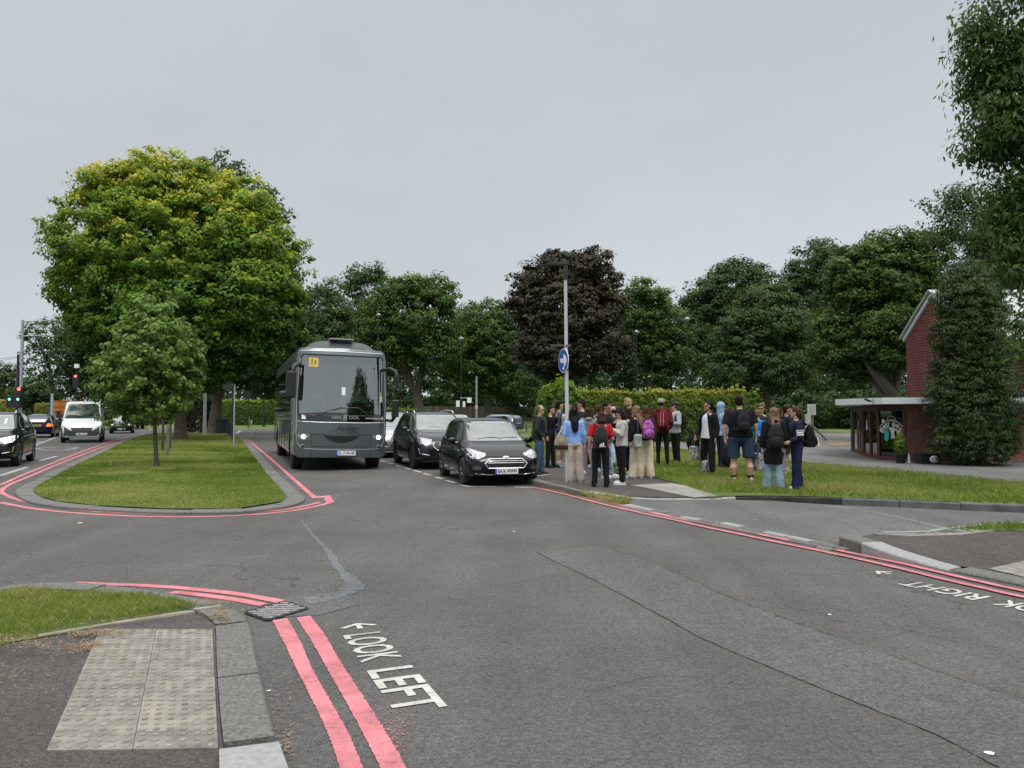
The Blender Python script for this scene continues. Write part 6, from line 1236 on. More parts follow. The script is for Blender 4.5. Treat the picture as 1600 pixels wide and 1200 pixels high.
def estate(name, label, loc, hd, col, tail=TAIL, yellow=True, txt='LK57 NVO'):
    root, sk = car(name, label, loc, hd, ES, col, patches=[('windscreen', [(-.66, .96), (.66, .96), (.54, 1.36), (-.54, 1.36)], 'front', WSG), ('rear_window', [(-.62, .98), (.62, .98), (.54, 1.30), (-.54, 1.30)], 'rear', SDG),
        ('side_window', [(.75, .94), (-.08, .95), (-.08, 1.36), (.16, 1.36), (.45, 1.24)], 'side', SDG), ('side_window', [(-.17, .95), (-1.0, .97), (-1.0, 1.36), (-.17, 1.37)], 'side', SDG), ('quarter_window', [(-1.08, .97), (-1.85, 1.0), (-1.70, 1.22), (-1.40, 1.33), (-1.08, 1.36)], 'side', SDG),
        ('tail_light', [(.50, .74), (.82, .72), (.82, .92), (.60, .92)], 'rear2', tail), ('tail_light_side', [(-2.16, .72), (-1.95, .74), (-2.0, .92), (-2.12, .92)], 'side', tail), ('headlight', [(.46, .66), (.62, .60), (.78, .66), (.80, .76), (.62, .75), (.44, .70)], 'front2', LAMPG), ('grille', [(-.4, .5), (.4, .5), (.4, .6), (-.4, .6)], 'front', BLACK)],
        lines=[('door_gap', [(-.12, .28), (-.12, .94)], 'side', GROOVE, .006), ('door_gap', [(-1.0, .6), (-1.05, .94)], 'side', GROOVE, .006), ('rear_bumper_line', [(-.8, .45), (.8, .45)], 'rear', GROOVE, .008), ('roof_rail', [(.1, 1.40), (-1.7, 1.38)], 'side', CHROME, .02)])
    plate(root, sk, 'rear', 0, .80, txt, yellow=yellow, band=False); return root, sk
c = P(775, 676.5); estate('estate_car', 'blue grey estate car parked with its tail light towards the grass', (c.x, c.y + 1, 0), Vector((-.80, .60)), BLUG, yellow=False)
estate('estate_car', 'dark navy estate car driving away with an orange indicator glowing', (-31.2, 51.0, 0), Vector((-.42, .907)), NAVY, tail=TAILON)
simple_car('moving_car', 'white car beyond the navy estate in the far lane', (-41.2, 67, 0), Vector((-.5, .86)), WHT, tail=TAIL)
simple_car('moving_car', 'small dark car queuing beyond the white car in the far lane', (-42.4, 72.5, 0), Vector((-.5, .86)), DGR)
c = P(191, 676.5); rr_, sk_ = simple_car('moving_car', 'dark car with pale bonnet and bright windscreen behind the white flatbed van', (c.x, c.y, 0), Vector((.42, -.907)), BLK, lamp=LAMPG)
sk_.patch('pale_bonnet', [(-.66, .80), (.66, .80), (.62, .93), (-.62, .93)], 'front', WHT, rr_)
plate(rr_, sk_, 'front', 0, .36, 'KP14 LZX', band=False)
# --- white flatbed van
VS = dict(W=2.02, wb=3.45, r=.345, fx=-.85, mirror=(.45, 1.22), handles=[(-.35, 1.15)], st=[
    (-.95, .42, 1.25, 2.05, .96, .80), (-.92, .38, 1.26, 2.16, .99, .82), (-.6, .36, 1.26, 2.22, 1.0, .83), (-.1, .36, 1.25, 2.23, 1.0, .83), (.15, .36, 1.24, 2.19, 1.0, .82), (.40, .36, 1.22, 1.95, 1.0, .82), (.68, .36, 1.20, 1.66, 1.0, .84), (.92, .34, 1.17, 1.40, .995, .86),
    (1.10, .33, 1.12, 1.27, .985, .86), (1.35, .32, 1.03, 1.17, .96, .82), (1.55, .30, .92, 1.06, .92, .74), (1.66, .28, .78, .90, .87, .66), (1.72, .30, .66, .76, .82, .58), (1.75, .36, .58, .64, .74, .5)])
f0 = P(128, 691.5); hd = Vector((.45, -.893)); c = Vector((f0.x, f0.y)) - hd * 1.2
vw = [(-.84, 1.30), (.84, 1.30), (.82, 1.45), (.70, 2.02), (.64, 2.08), (-.64, 2.08), (-.70, 2.02), (-.82, 1.45)]; VW = paint('white_van_paint', (.72, .74, .74), 0, .35); BUMP = mat('grey_bumper_plastic', (.032, .034, .037), .6)
root, sk = car('flatbed_van', 'white flatbed van with lit headlights and grey bumper coming down the left road', (c.x, c.y, 0), hd, VS, VW, cat='van', rim=RIMD, spokes=6, mirror=BLACK, handle=BLACK, patches=[
    ('windscreen', vw, 'front', WSG), ('side_window', [(.62, 1.27), (-.62, 1.27), (-.62, 1.88), (.12, 1.88), (.30, 1.80)], 'side', SDG),
    ('bumper', [(-.95, .36), (.95, .36), (.98, .78), (.86, .90), (.62, .72), (.5, .66), (-.5, .66), (-.62, .72), (-.86, .90), (-.98, .78)], 'front', BUMP), ('bumper_side', [(1.1, .36), (1.8, .36), (1.8, .74), (1.35, .82), (1.25, .5)], 'side', BUMP),
    ('grille', [(-.52, .80), (.52, .80), (.46, .665), (-.46, .665)], 'front', BLACK), ('headlight', [(.60, .90), (.82, .90), (.92, 1.0), (.90, 1.12), (.76, 1.10), (.58, .98)], 'front2', LAMPDIM), ('grille_strip', [(-.62, .86), (.62, .86), (.60, .90), (-.60, .90)], 'front', CHROME), ('side_rub_strip', [(-.85, .55), (.9, .55), (.9, .68), (-.85, .68)], 'side', BUMP)],
    lines=[('door_gap', [(.72, .45), (.70, 1.2)], 'side', GROOVE, .007), ('door_gap', [(-.75, .45), (-.75, 1.9)], 'side', GROOVE, .007), ('bonnet_gap', [(-.74, 1.12), (-.60, .95), (.60, .95), (.74, 1.12)], 'front', GROOVE, .006), ('badge_chevron', [(-.09, .84), (0, .90), (.09, .84)], 'front', CHROME, .014), ('badge_chevron', [(-.09, .78), (0, .84), (.09, .78)], 'front', CHROME, .014), ('windscreen_edge', vw + vw[:1], 'front', BLACK, .012), ('bumper_crease', [(-.9, .60), (-.4, .56), (.4, .56), (.9, .60)], 'front', GROOVE, .008)])
plate(root, sk, 'front', 0, .47, 'LM66 XAG', band=False); wipers(root, sk, 1.34, 1.40, .7)
for s_ in (-1, 1):
    mb = MB(); mb.box((.52, s_ * 1.17, 1.52), (.14, .2, .40)); mb.box((.5, s_ * 1.06, 1.36), (.06, .2, .06)); mb.build('tall_mirror', BLACK, root, bevel=.03)
mb = MB(); mb.box((-2.55, 0, .62), (3.1, .8, .16)); mb.build('chassis', BLACK, root)
mb = MB(); mb.box((-2.6, 0, .86), (3.15, 2.08, .08)); mb.build('flatbed', mat('alloy_bed', (.42, .43, .42), .5, .5), root)
for y_ in (-1.03, 1.03): mb = MB(); mb.box((-2.6, y_, 1.08), (3.15, .035, .36)); [mb.box((-2.6, y_ * 1.02, .98 + .1 * k_), (3.15, .02, .02)) for k_ in range(3)]; mb.build('dropside', mat('alloy_side', (.38, .40, .36), .45, .6), root)
mb = MB(); mb.box((-1.06, 0, 1.45), (.05, 1.9, 1.1)); mb.build('headboard', mat('alloy_side', (.38, .40, .36), .45, .6), root)
# --- orange tipper lorry with a grey covered body
c = P(112, 669.5); c = Vector((-43.5, 75, 0)); root = empty('tipper_lorry', c, math.atan2(.86, -.5), 'orange tipper lorry seen from behind at the lights beyond the white van', 'lorry')
OR_ = mat('orange_body', (.50, .17, .02), .6, var=.15); mb = MB()
mb.box((0, 0, 1.9), (5, 2.4, 1.5)); mb.build('tipper_body', OR_, root, bevel=.03); mb = MB()
for z in (1.35, 1.75, 2.2): mb.box((-2.53, 0, z), (.06, 2.4, .08))
for y_ in (-1.15, -.5, .5, 1.15): mb.box((-2.55, y_, 1.9), (.08, .09, 1.5))
mb.build('tailgate_ribs', mat('orange_ribs', (.42, .12, .015), .6), root); mb = MB(); mb.box((-2.56, -1.15, 2.75), (.1, .1, .6)); mb.box((-2.5, 0, 2.72), (.08, 2.3, .06)); mb.build('top_rail', OR_, root)
mb = MB(); mb.box((3.2, 0, 1.6), (1.6, 2.3, 2.0)); mb.build('cab', OR_, root, bevel=.06); mb = MB(); mb.box((.4, 0, .9), (6.2, .9, .3)); mb.build('chassis', BLACK, root)
for x in (-1.6, 2.9):
    for s_ in (-1, 1): wheel(root, x, s_ * 1.02, .48, .3, RIMD, s_, 6)
for s_ in (-1, 1): mb = MB(); mb.box((-2.6, s_ * .95, 1.0), (.05, .35, .14)); mb.build('tail_light', TAIL, root)
root = empty('covered_lorry', (-38.8, 78, 0), math.atan2(.86, -.5), 'grey covered lorry body rising above the roof of the white van', 'lorry')
mb = MB(); mb.box((0, 0, 2.25), (6.5, 2.5, 2.7)); mb.build('box_body', mat('grey_canvas', (.20, .205, .19), .8, var=.2), root, bevel=.06)
mb = MB(); mb.box((0, 0, 3.62), (6.6, 2.6, .12)); mb.build('roof_rim', mat('pale_rim', (.45, .46, .44), .6), root)
for y_ in (-.8, 0, .8): mb = MB(); mb.box((-3.27, y_, 2.2), (.05, .08, 2.5)); mb.build('strap', mat('pale_rim', (.45, .46, .44), .6), root)
mb = MB(); mb.box((4.3, 0, 1.7), (1.8, 2.4, 2.3)); mb.build('cab', WHT, root, bevel=.1); mb = MB(); mb.box((.6, 0, .75), (8, .9, .3)); mb.build('chassis', BLACK, root)
for x in (-2.0, 4.2):
    for s_ in (-1, 1): wheel(root, x, s_ * 1.05, .48, .3, RIMD, s_, 6)
# ------------------------------------------------------------------ the coach
CO = paint('grey_coach_paint', (.102, .122, .126), .35, .38); COD = mat('dark_coach_side', (.045, .050, .045), .08, .2, coat=1)
cc_ = Vector((-4.72, 21.25)); chd = Vector((.34, -.94)).normalized(); ROLL = R(2.2)
coach = empty('coach', (cc_.x, cc_.y, 0), math.atan2(chd.y, chd.x), 'large dark grey touring coach with lit headlights and a big windscreen', 'coach')
coach.rotation_euler = (-ROLL * .55, 0, math.atan2(chd.y, chd.x))
CL, CW, CH = 11.6, 2.55, 3.42
# section ring lofted from tail (x=-L) to nose (x=0)
def csec(x):
    "half section scale at x: returns list of (y, z)"
    k = 0 if x < -.45 else ((x + .45) / .45)
    w_ = CW / 2; top = CH - .03 * k
    pts_ = [(0, .36), (w_ * .90, .36), (w_ * .985, .42), (w_, .55), (w_, 1.2), (w_, 1.9), (w_, 2.5), (w_ * .985, 3.0), (w_ * .972, 3.2), (w_ * .94, top - .06), (w_ * .87, top - .005), (w_ * .4, top + .02), (0, top + .03)]
    return pts_
def nose(y, z):
    "front surface x for y, z: raked windscreen, slight bow, rounded corners"
    a = abs(y) / (CW / 2); bow = -.10 * a * a - .30 * max(0, a - .80) ** 2 / .04 * .42
    if z > 1.45: q = -(z - 1.45) * .115 - max(0, z - 3.05) ** 2 * .6
    elif z > 1.0: q = 0
    else: q = -.04 * max(0, 1.0 - z) - .9 * max(0, .50 - z) ** 2
    return q + bow
ringn = None; vs = []; fs = []; X = [-CL, -CL + .08, -CL + .3, -9, -7, -5, -3, -1.5, -.7]
for i, x in enumerate(X):
    h = csec(x); s_ = (.93, .985, 1, 1, 1, 1, 1, 1, 1)[i]; full = [(a * s_, b) for a, b in h]; full += [(-a, b) for a, b in full[1:-1][::-1]]; ringn = len(full); vs += [(x, a, b) for a, b in full]
h = csec(0); full = h + [(-a, b) for a, b in h[1:-1][::-1]]
for t_ in (.5, .85, 1.0):
    for a, b in full: xe = nose(a, b); vs.append((-.7 + (xe + .7) * t_, a * (1 - .012 * t_ * (abs(a) > 1)), b))
k = len(X) + 3
for i in range(k - 1):
    for j in range(ringn): a = i * ringn + j; b = i * ringn + (j + 1) % ringn; fs.append((a, a + ringn, b + ringn, b))
# front face: grid between left and right halves
hn = len(h); base = (k - 1) * ringn; cols = 12; grid = []
for j in range(1, hn - 1):
    y, z = h[j]; row = []
    for c_ in range(cols + 1):
        u = 1 - 2 * c_ / cols
        if c_ == 0: row.append(base + j)
        elif c_ == cols: row.append(base + ringn - j)
        else:
            yy = y * u * (1 - .012 * (abs(y) > 1)); vs.append((nose(yy, z), yy, z)); row.append(len(vs) - 1)
    grid.append(row)
for r0, r1_ in zip(grid, grid[1:]):
    for c_ in range(cols): fs.append((r0[c_], r0[c_ + 1], r1_[c_ + 1], r1_[c_]))
fs.append(tuple([base] + grid[0][::-1])); fs.append(tuple(grid[-1] + [base + hn - 1]))
fs.append(tuple(range(ringn)))
mb = MB(); mb.add(vs, fs); body = mb.build('body', [CO, mat('coach_interior', (.055, .058, .06), .8), ARCH], None, fix=True)
csk = Skin(body.data)
WS = [(-1.16, 1.52), (1.16, 1.52), (1.18, 1.9), (1.16, 2.6), (1.13, 3.12), (1.07, 3.20), (-1.07, 3.20), (-1.13, 3.12), (-1.16, 2.6), (-1.18, 1.9)]
bm_ = bmesh.new(); bm_.from_mesh(body.data); bmesh.ops.triangulate(bm_, faces=[f for f in bm_.faces if len(f.verts) > 4]); bmesh.ops.recalc_face_normals(bm_, faces=bm_.faces); bm_.to_mesh(body.data)
print('COACH nonmanifold', sum(not e.is_manifold for e in bm_.edges), 'vol', bm_.calc_volume(signed=True)); bm_.free()
cut = MB(); cut.prism([(y * .985, z + (.01 if z < 1.6 else -.01)) for y, z in WS], -5.5, 1, frame=lambda a, b, c: (c, a, b)); cu = cut.build('c', [MATS['coach_interior']], fix=True); bpy.context.view_layer.update(); boolean(body, cu)
print('COACH faces', len(body.data.polygons))
WX = [-2.75, -8.6]
for x in WX:
    for s_ in (-1, 1):
        cu = MB(); cu.lathe([(0, -.22), (.58, -.22), (.58, .22), (0, .22)], (0, 0, 0), 'Y', 28); c_ = cu.build('cut', [ARCH], fix=True); c_.location = (x + (1.35 if x > -5 else 0), s_ * (CW / 2 - .10), .52); bpy.context.view_layer.update(); boolean(body, c_)
body.parent = coach; me = body.data; me.polygons.foreach_set('use_smooth', [True] * len(me.polygons)); me.set_sharp_from_angle(angle=R(28))
for x in WX:
    for s_ in (-1, 1): q = wheel(coach, x + (1.35 if x > -5 else 0), s_ * (CW / 2 - .19), .5, .30, RIMD, s_, 8); q.location.z = .47 + s_ * .0 - (.0)
CG = glass_mat('coach_windscreen_glass', (.70, .84, .80), 6.5, .025)
csk.patch('windscreen', WS, 'front', CG, coach, off=.004, thick=.006, cell=.1)
csk.patch('windscreen_band', [(-1.13, 1.36), (1.13, 1.36), (1.14, 1.56), (.6, 1.60), (-.6, 1.60), (-1.14, 1.56)], 'front', mat('black_glass_band', (.006, .006, .007), .05, coat=1), coach, off=.012)
csk.line('roof_edge_trim', [(-1.12, 3.30), (0, 3.31), (1.12, 3.30)], 'front', SILV, coach, .018)
csk.line('windscreen_seal', WS + WS[:1], 'front', BLACK, coach, .022)
csk.line('silver_pillar', [(-1.205, 1.0), (-1.21, 2.0), (-1.15, 3.1)], 'front', SILV, coach, .022); csk.line('silver_pillar', [(1.205, 1.0), (1.21, 2.0), (1.15, 3.1)], 'front', SILV, coach, .022)
csk.line('belt_moulding', [(-1.18, 1.345), (-.6, 1.325), (.6, 1.325), (1.18, 1.345)], 'front', SILV, coach, .014)
csk.line('bumper_moulding', [(-1.20, .98), (-1.17, .74), (-1.06, .61), (-.6, .585), (.6, .585), (1.06, .61), (1.17, .74), (1.20, .98)], 'front', SILV, coach, .010)
csk.patch('black_smile', [(-.50, .985), (-.40, .88), (-.22, .80), (0, .77), (.22, .80), (.40, .88), (.50, .985), (.2, .965), (-.2, .965)], 'front', BLACK, coach, off=.008, cell=.1)
csk.line('panel_seam', [(-.82, 1.0), (-.80, .66), (.80, .66), (.82, 1.0)], 'front', GROOVE, coach, .006); csk.line('panel_seam', [(-.82, 1.0), (-.5, .985)], 'front', GROOVE, coach, .006); csk.line('panel_seam', [(.82, 1.0), (.5, .985)], 'front', GROOVE, coach, .006)
csk.line('lower_seam', [(-.80, .58), (-.80, .38)], 'front', GROOVE, coach, .005); csk.line('lower_seam', [(.80, .58), (.80, .38)], 'front', GROOVE, coach, .005)
for s_ in (-1, 1):
    hl = csk.patch('headlight', [(s_ * a, b) for a, b in ((.84, .84), (1.14, .85), (1.19, .92), (1.18, 1.01), (.86, 1.01))], 'front', mat('coach_lamp_housing', (.24, .25, .26), .2, .4, coat=1), coach, off=.010)
    def disc(nm, y, z, r_, m, par, o_=.022): 
        hh, nn, rr = csk.cast(y, z, 'front'); mb = MB(); mb.lathe([(0, .0), (r_, 0), (r_ * .9, .012), (0, .016)], (0, 0, 0), 'X', 18); q = mb.build(nm, m, par, smooth=50); q.location = hh + Vector((o_ - .008, 0, 0)); return q
    disc('main_beam', s_ * 1.02, .93, .062, LAMPON, hl); disc('dipped_beam', s_ * .90, .93, .052, mat('lens_dark', (.05, .05, .055), .1, coat=1), hl); disc('lens_rim', s_ * .90, .93, .036, CHROME, hl, .030); disc('indicator', s_ * 1.13, .935, .035, LAMPG, hl)
    fg = disc('fog_light', s_ * 1.04, .665, .058, CHROME, coach); disc('fog_lens', s_ * 1.04, .665, .042, BLACK, fg, .034)
    fg.children[0].parent = coach if False else fg; fg.children[0].location = (.012, 0, 0)
# writing
def ctext(txt, cy, cz, w_, h_, m, nm='lettering', bold=0, shear=0, off=.016):
    vs, fs = text_mb(txt, 'CENTER', bold); x0, x1 = min(v.x for v in vs), max(v.x for v in vs); y0, y1 = min(v.y for v in vs), max(v.y for v in vs); o_ = []
    for v in vs:
        a = cy + ((v.x - x0) / (x1 - x0) - .5) * w_ + shear * (v.y - y0) / (y1 - y0) * h_; b = cz + (v.y - y0) / (y1 - y0) * h_; hh, nn, rr = csk.cast(a, b, 'front'); o_.append(hh + Vector((off, 0, 0)))
    mb = MB(); mb.add(o_, fs); return mb.build(nm, m, coach)
LETT = mat('silver_lettering', (.42, .42, .41), .4, .3); LETD = mat('dark_lettering', (.02, .022, .024), .5)
ctext('VAN', -.17, 1.43, .26, .085, LETT); ctext('OOL', .32, 1.43, .28, .085, LETT, bold=0)
for y in (.045, .105): mb = MB(); hh = csk.cast(y, 1.47, 'front')[0]; mb.box((hh.x + .016, y, 1.475), (.008, .028, .19)); mb.build('lettering_bar', LETT, coach)
mb = MB(); mb.box((csk.cast(.075, 1.47, 'front')[0].x + .015, .075, 1.475), (.008, .05, .025)); mb.build('lettering_bar', LETT, coach)
ctext('www.autier.be', .86, 1.44, .44, .05, WHITE); ctext('Autier', .14, 1.10, .62, .16, LETD, shear=.35); ctext('VOYAGES', .30, 1.035, .36, .045, LETD)
csk.line('lettering_swash', [(-.42, 1.06), (-.25, 1.10), (-.1, 1.20), (.02, 1.30), (.0, 1.10), (-.12, 1.04)], 'front', LETD, coach, .006)
mb = MB(); hh = csk.cast(0, .50, 'front')[0]; mb.box((hh.x + .03, .12, .49), (.014, .54, .125)); pl_ = mb.build('number_plate', PLATEW, coach); mb = MB(); text_on(mb, 'EL-718-HF', (hh.x + .0385, -.08, .452), (0, 1, 0), (0, 0, 1), .44, .078, bold=.02); mb.build('lettering', mat('plate_ink', (.08, .01, .02), .5), pl_); mb = MB(); mb.box((hh.x + .031, -.125, .49), (.0145, .05, .124)); mb.build('blue_band', PLATEB, pl_)
# stickers in the screen
def stick(nm, y, z, w_, h_, m, par=None):
    hh, nn, rr = csk.cast(y, z, 'front'); mb = MB(); mb.box((0, 0, 0), (.004, w_, h_)); q = mb.build(nm, m, par or coach); q.location = (hh.x + .014, y, z); q.rotation_euler = (0, R(-6.5), 0); return q
ye = stick('school_sign', -.80, 2.98, .25, .25, mat('yellow_sticker', (.72, .50, .12), .5))
def fig(x0, sc_): 
    mb = MB(); mb.ell((.004, x0, .072 * sc_), (.002, .018 * sc_, .018 * sc_), n=8, m=5)
    for pts_ in ([(x0, .052), (x0, 0)], [(x0, 0), (x0 - .03, -.07)], [(x0, 0), (x0 + .025, -.075)], [(x0 - .035, .02), (x0, .042), (x0 + .035, .01)]): mb.tube([(.004, a, b * sc_) for a, b in pts_], .007, 4)
    mb.build('walking_figure', BLACK, ye)
fig(-.045, 1.05); fig(.045, .85)
stick('permit_sticker', -1.02, 1.47, .13, .12, WHITE); q = stick('hanging_pass', .02, 2.20, .10, .22, WHITE); stick('round_sticker', 1.10, 1.46, .10, .09, mat('grey_sticker', (.3, .3, .3), .5)); stick('corner_sticker', 1.08, 2.0, .06, .16, mat('tan_sticker', (.5, .42, .25), .6))
stick('pass_print', .02, 2.26, .05, .06, BLACK)
# wipers
for pts_ in ([(-.95, 1.46), (-.7, 1.52), (-.35, 1.66), (.0, 1.76)], [(.75, 1.50), (.55, 1.68), (.42, 1.75), (-.05, 1.72), (-.25, 1.66)]): csk.line('wiper', pts_, 'front', BLACK, coach, .013, off=.03)
# interior: dash, driver, seats, grab rails
mb = MB(); mb.box((-.75, 0, 1.38), (.85, 2.2, .20)); mb.box((-.85, .62, 1.58), (.5, .8, .16)); mb.build('dashboard', mat('dashboard_teal', (.035, .06, .06), .6), coach, bevel=.04)
mb = MB(); mb.lathe([(.22, -.015), (.235, 0), (.22, .015), (.205, 0), (.22, -.015)], (0, 0, 0), 'X', 20); sw_ = mb.build('steering_wheel', BLACK, coach); sw_.location = (-.95, .62, 1.78); sw_.rotation_euler = (0, R(-35), 0)
SEAT = mat('coach_seat_fabric', (.10, .12, .14), .9, var=.3, vscale=12); SR = mat('grab_rail', (.45, .52, .52), .4)
for x in (-2.1, -2.95, -3.8, -4.65):
    for y in (-.85, -.40, .40, .85):
        mb = MB(); mb.box((x, y, 1.85), (.12, .40, 1.0)); mb.ell((x, y, 2.36), (.07, .19, .09)); mb.build('seat', SEAT, coach, bevel=.03)
for y in (-.72, .55):
    mb = MB(); mb.tube([(-1.55, y - .38, 1.5), (-1.55, y - .38, 1.95), (-1.55, y - .28, 2.08), (-1.55, y + .25, 2.08), (-1.55, y + .38, 1.95), (-1.55, y + .38, 1.5)], .028, 8); mb.build('grab_rail', SR, coach)
mb = MB(); mb.box((-.9, -.45, 1.60), (.3, .42, .24), rot=(.1, 0, .2)); mb.ell((-.92, -.28, 1.66), (.12, .16, .13)); o = mb.build('red_bundle', mat('dark_red_cloth', (.16, .02, .02), .8), coach, bevel=.03)
mb = MB(); mb.box((-.62, .1, 1.53), (.26, .34, .03), rot=(0, .1, .3)); mb.build('papers', WHITE, coach)
# side glazing, door and lockers on the side towards the island (local -y is image left)
for s_ in (-1, 1):
    d_ = 'left' if s_ > 0 else 'right'
    for x0, x1 in ((-3.3, -1.75), (-4.9, -3.36), (-6.5, -4.96), (-8.1, -6.56), (-9.7, -8.16), (-11.2, -9.76)): csk.patch('side_window', [(x0, 1.62), (x1, 1.62), (x1, 2.95), (x0, 2.95)], d_, mat('coach_side_glass', (.012, .014, .013), .04, spec=.8, coat=1), coach, off=.008, cell=.5)
    csk.line('waist_rail', [(-11.3, 1.55), (-1.6, 1.55)], d_, SILV, coach, .012)
    for x in (-10.2, -7.0, -5.6, -4.2): csk.line('locker_gap', [(x, .48), (x, 1.3)], d_, GROOVE, coach, .007)
    csk.line('locker_gap', [(-10.2, 1.3), (-2.2, 1.3)], d_, GROOVE, coach, .007)
dr = csk.patch('entrance_door', [(-.42, .44), (-1.02, .44), (-1.02, 2.95), (-.50, 2.95)], 'right', mat('door_glass', (.03, .036, .03), .05, coat=1), coach, off=.012, cell=.4)
csk.line('door_rail', [(-1.06, .44), (-1.06, 3.0)], 'right', SILV, dr, .014); csk.line('door_rail', [(-.38, .44), (-.45, 2.9)], 'right', SILV, dr, .012)
for z in (.70, 1.0, 1.3): mb = MB(); mb.box((-.40, -1.30, z), (.10, .06, .03)); mb.build('hinge', SILV, coach)
# roof pod
mb = MB(); pod = []
for x, s_, z1 in ((-4.4, .9, 3.44), (-4.2, .96, 3.66), (-1.2, 1, 3.68), (-.75, .97, 3.64), (-.5, .86, 3.44)): pod.append((x, s_, z1))
n_ = 12; vs = []; fs = []
for x, s_, z1 in pod:
    for j in range(n_ + 1):
        u = -1 + 2 * j / n_; vs.append((x, u * 1.02 * s_, 3.38 + (z1 - 3.38) * (1 - abs(u) ** 5)))
for i in range(4):
    for j in range(n_): a = i * (n_ + 1) + j; fs.append((a, a + n_ + 1, a + n_ + 2, a + 1))
mb.add(vs, fs); mb.build('roof_pod', mat('roof_pod_grey', (.04, .044, .048), .5), coach, smooth=50, fix=True)
mb = MB(); mb.box((-.85, 0, 3.70), (.5, .66, .035)); mb.build('pod_vent', mat('pale_vent', (.3, .32, .33), .5), coach, bevel=.01)
# mirrors
for s_ in (-1, 1):
    mb = MB()
    if s_ > 0:
        mb.tube([(-.35, 1.16, 2.85), (-.10, 1.32, 2.88), (.02, 1.44, 2.80), (.05, 1.49, 2.60), (.05, 1.49, 2.30)], [.04, .05, .065, .065, .055], 8); mb.build('mirror_arm', BLACK, coach, smooth=60)
        mb = MB(); mb.box((-.02, 1.47, 1.74), (.14, .19, .46)); mb.tube([(-.02, 1.47, 1.55), (-.1, 1.40, 1.40), (-.3, 1.2, 1.42)], [.06, .05, .04], 8); mb.build('mirror', BLACK, coach, bevel=.04); mb = MB(); mb.box((.0, 1.47, 1.98), (.12, .17, .02)); mb.build('mirror_cap', SILV, coach)
    else:
        mb.tube([(-.35, -1.12, 2.86), (-.12, -1.22, 2.92), (-.02, -1.34, 2.82), (0, -1.36, 2.66)], [.05, .06, .07, .07], 8); mb.build('mirror_arm', BLACK, coach, smooth=60); mb = MB(); mb.box((-.02, -1.40, 2.34), (.2, .26, .74)); mb.build('mirror', BLACK, coach, bevel=.06)
# ------------------------------------------------------------------ people
def remesh(mb, voxel, mat_, name, parent, wrinkle=0, smooth_it=2, ws=9):
    me = mb.mesh('tmp'); o = bpy.data.objects.new('tmp', me); COL.objects.link(o)
    m = o.modifiers.new('r', 'REMESH'); m.mode = 'VOXEL'; m.voxel_size = voxel; m.use_smooth_shade = True
    if smooth_it: s = o.modifiers.new('s', 'SMOOTH'); s.factor = .5; s.iterations = smooth_it
    dg = bpy.context.evaluated_depsgraph_get(); out_ = bpy.data.meshes.new_from_object(o.evaluated_get(dg)); bpy.data.objects.remove(o); bpy.data.meshes.remove(me)
    if wrinkle:
        n = len(out_.vertices); co = np.empty(n * 3, np.float32); out_.vertices.foreach_get('co', co); co = co.reshape(-1, 3); nr = np.empty(n * 3, np.float32); out_.vertices.foreach_get('normal', nr); nr = nr.reshape(-1, 3)
        d = np.array([noise.noise((x * ws, y * ws, z * ws * .55)) + .5 * noise.noise((x * ws * 2.3, y * ws * 2.3, z * ws * 1.1)) for x, y, z in co]) * wrinkle; co += nr * d[:, None]; out_.vertices.foreach_set('co', co.ravel())
    out_.polygons.foreach_set('use_smooth', [True] * len(out_.polygons)); out_.materials.clear(); out_.materials.append(mat_)
    q = bpy.data.objects.new(name, out_); COL.objects.link(q); q.parent = parent; return q
SKIN_ = {'light': mat('skin_light', (.50, .29, .21), .55, var=.06, vscale=10), 'tan': mat('skin_tan', (.36, .19, .125), .55, var=.06, vscale=10), 'brown': mat('skin_brown', (.16, .075, .045), .55)}
HAIRC = {'black': (.006, .006, .007), 'dark': (.016, .010, .008), 'brown': (.055, .028, .016), 'light': (.16, .105, .06), 'blond': (.34, .24, .13), 'grey': (.10, .085, .075), 'auburn': (.04, .018, .013)}
def hair_mat(k): return mat('hair_' + k, HAIRC[k], .6, spec=.12, var=.35, vscale=22)
def cl(name, col, **k): return mat('cloth_' + name, col, .85, spec=.2, var=k.get('var', .14), vscale=k.get('vs', 7), bump=.3, bscale=120)
def limb(mb, pts, rad, n=12):
    mb.tube(pts, rad, n, cap=True); mb.ell(pts[0], rad[0] if not isinstance(rad[0], tuple) else (rad[0][0],) * 3, n=n, m=7); mb.ell(pts[-1], rad[-1] if not isinstance(rad[-1], tuple) else (rad[-1][0],) * 3, n=n, m=7)
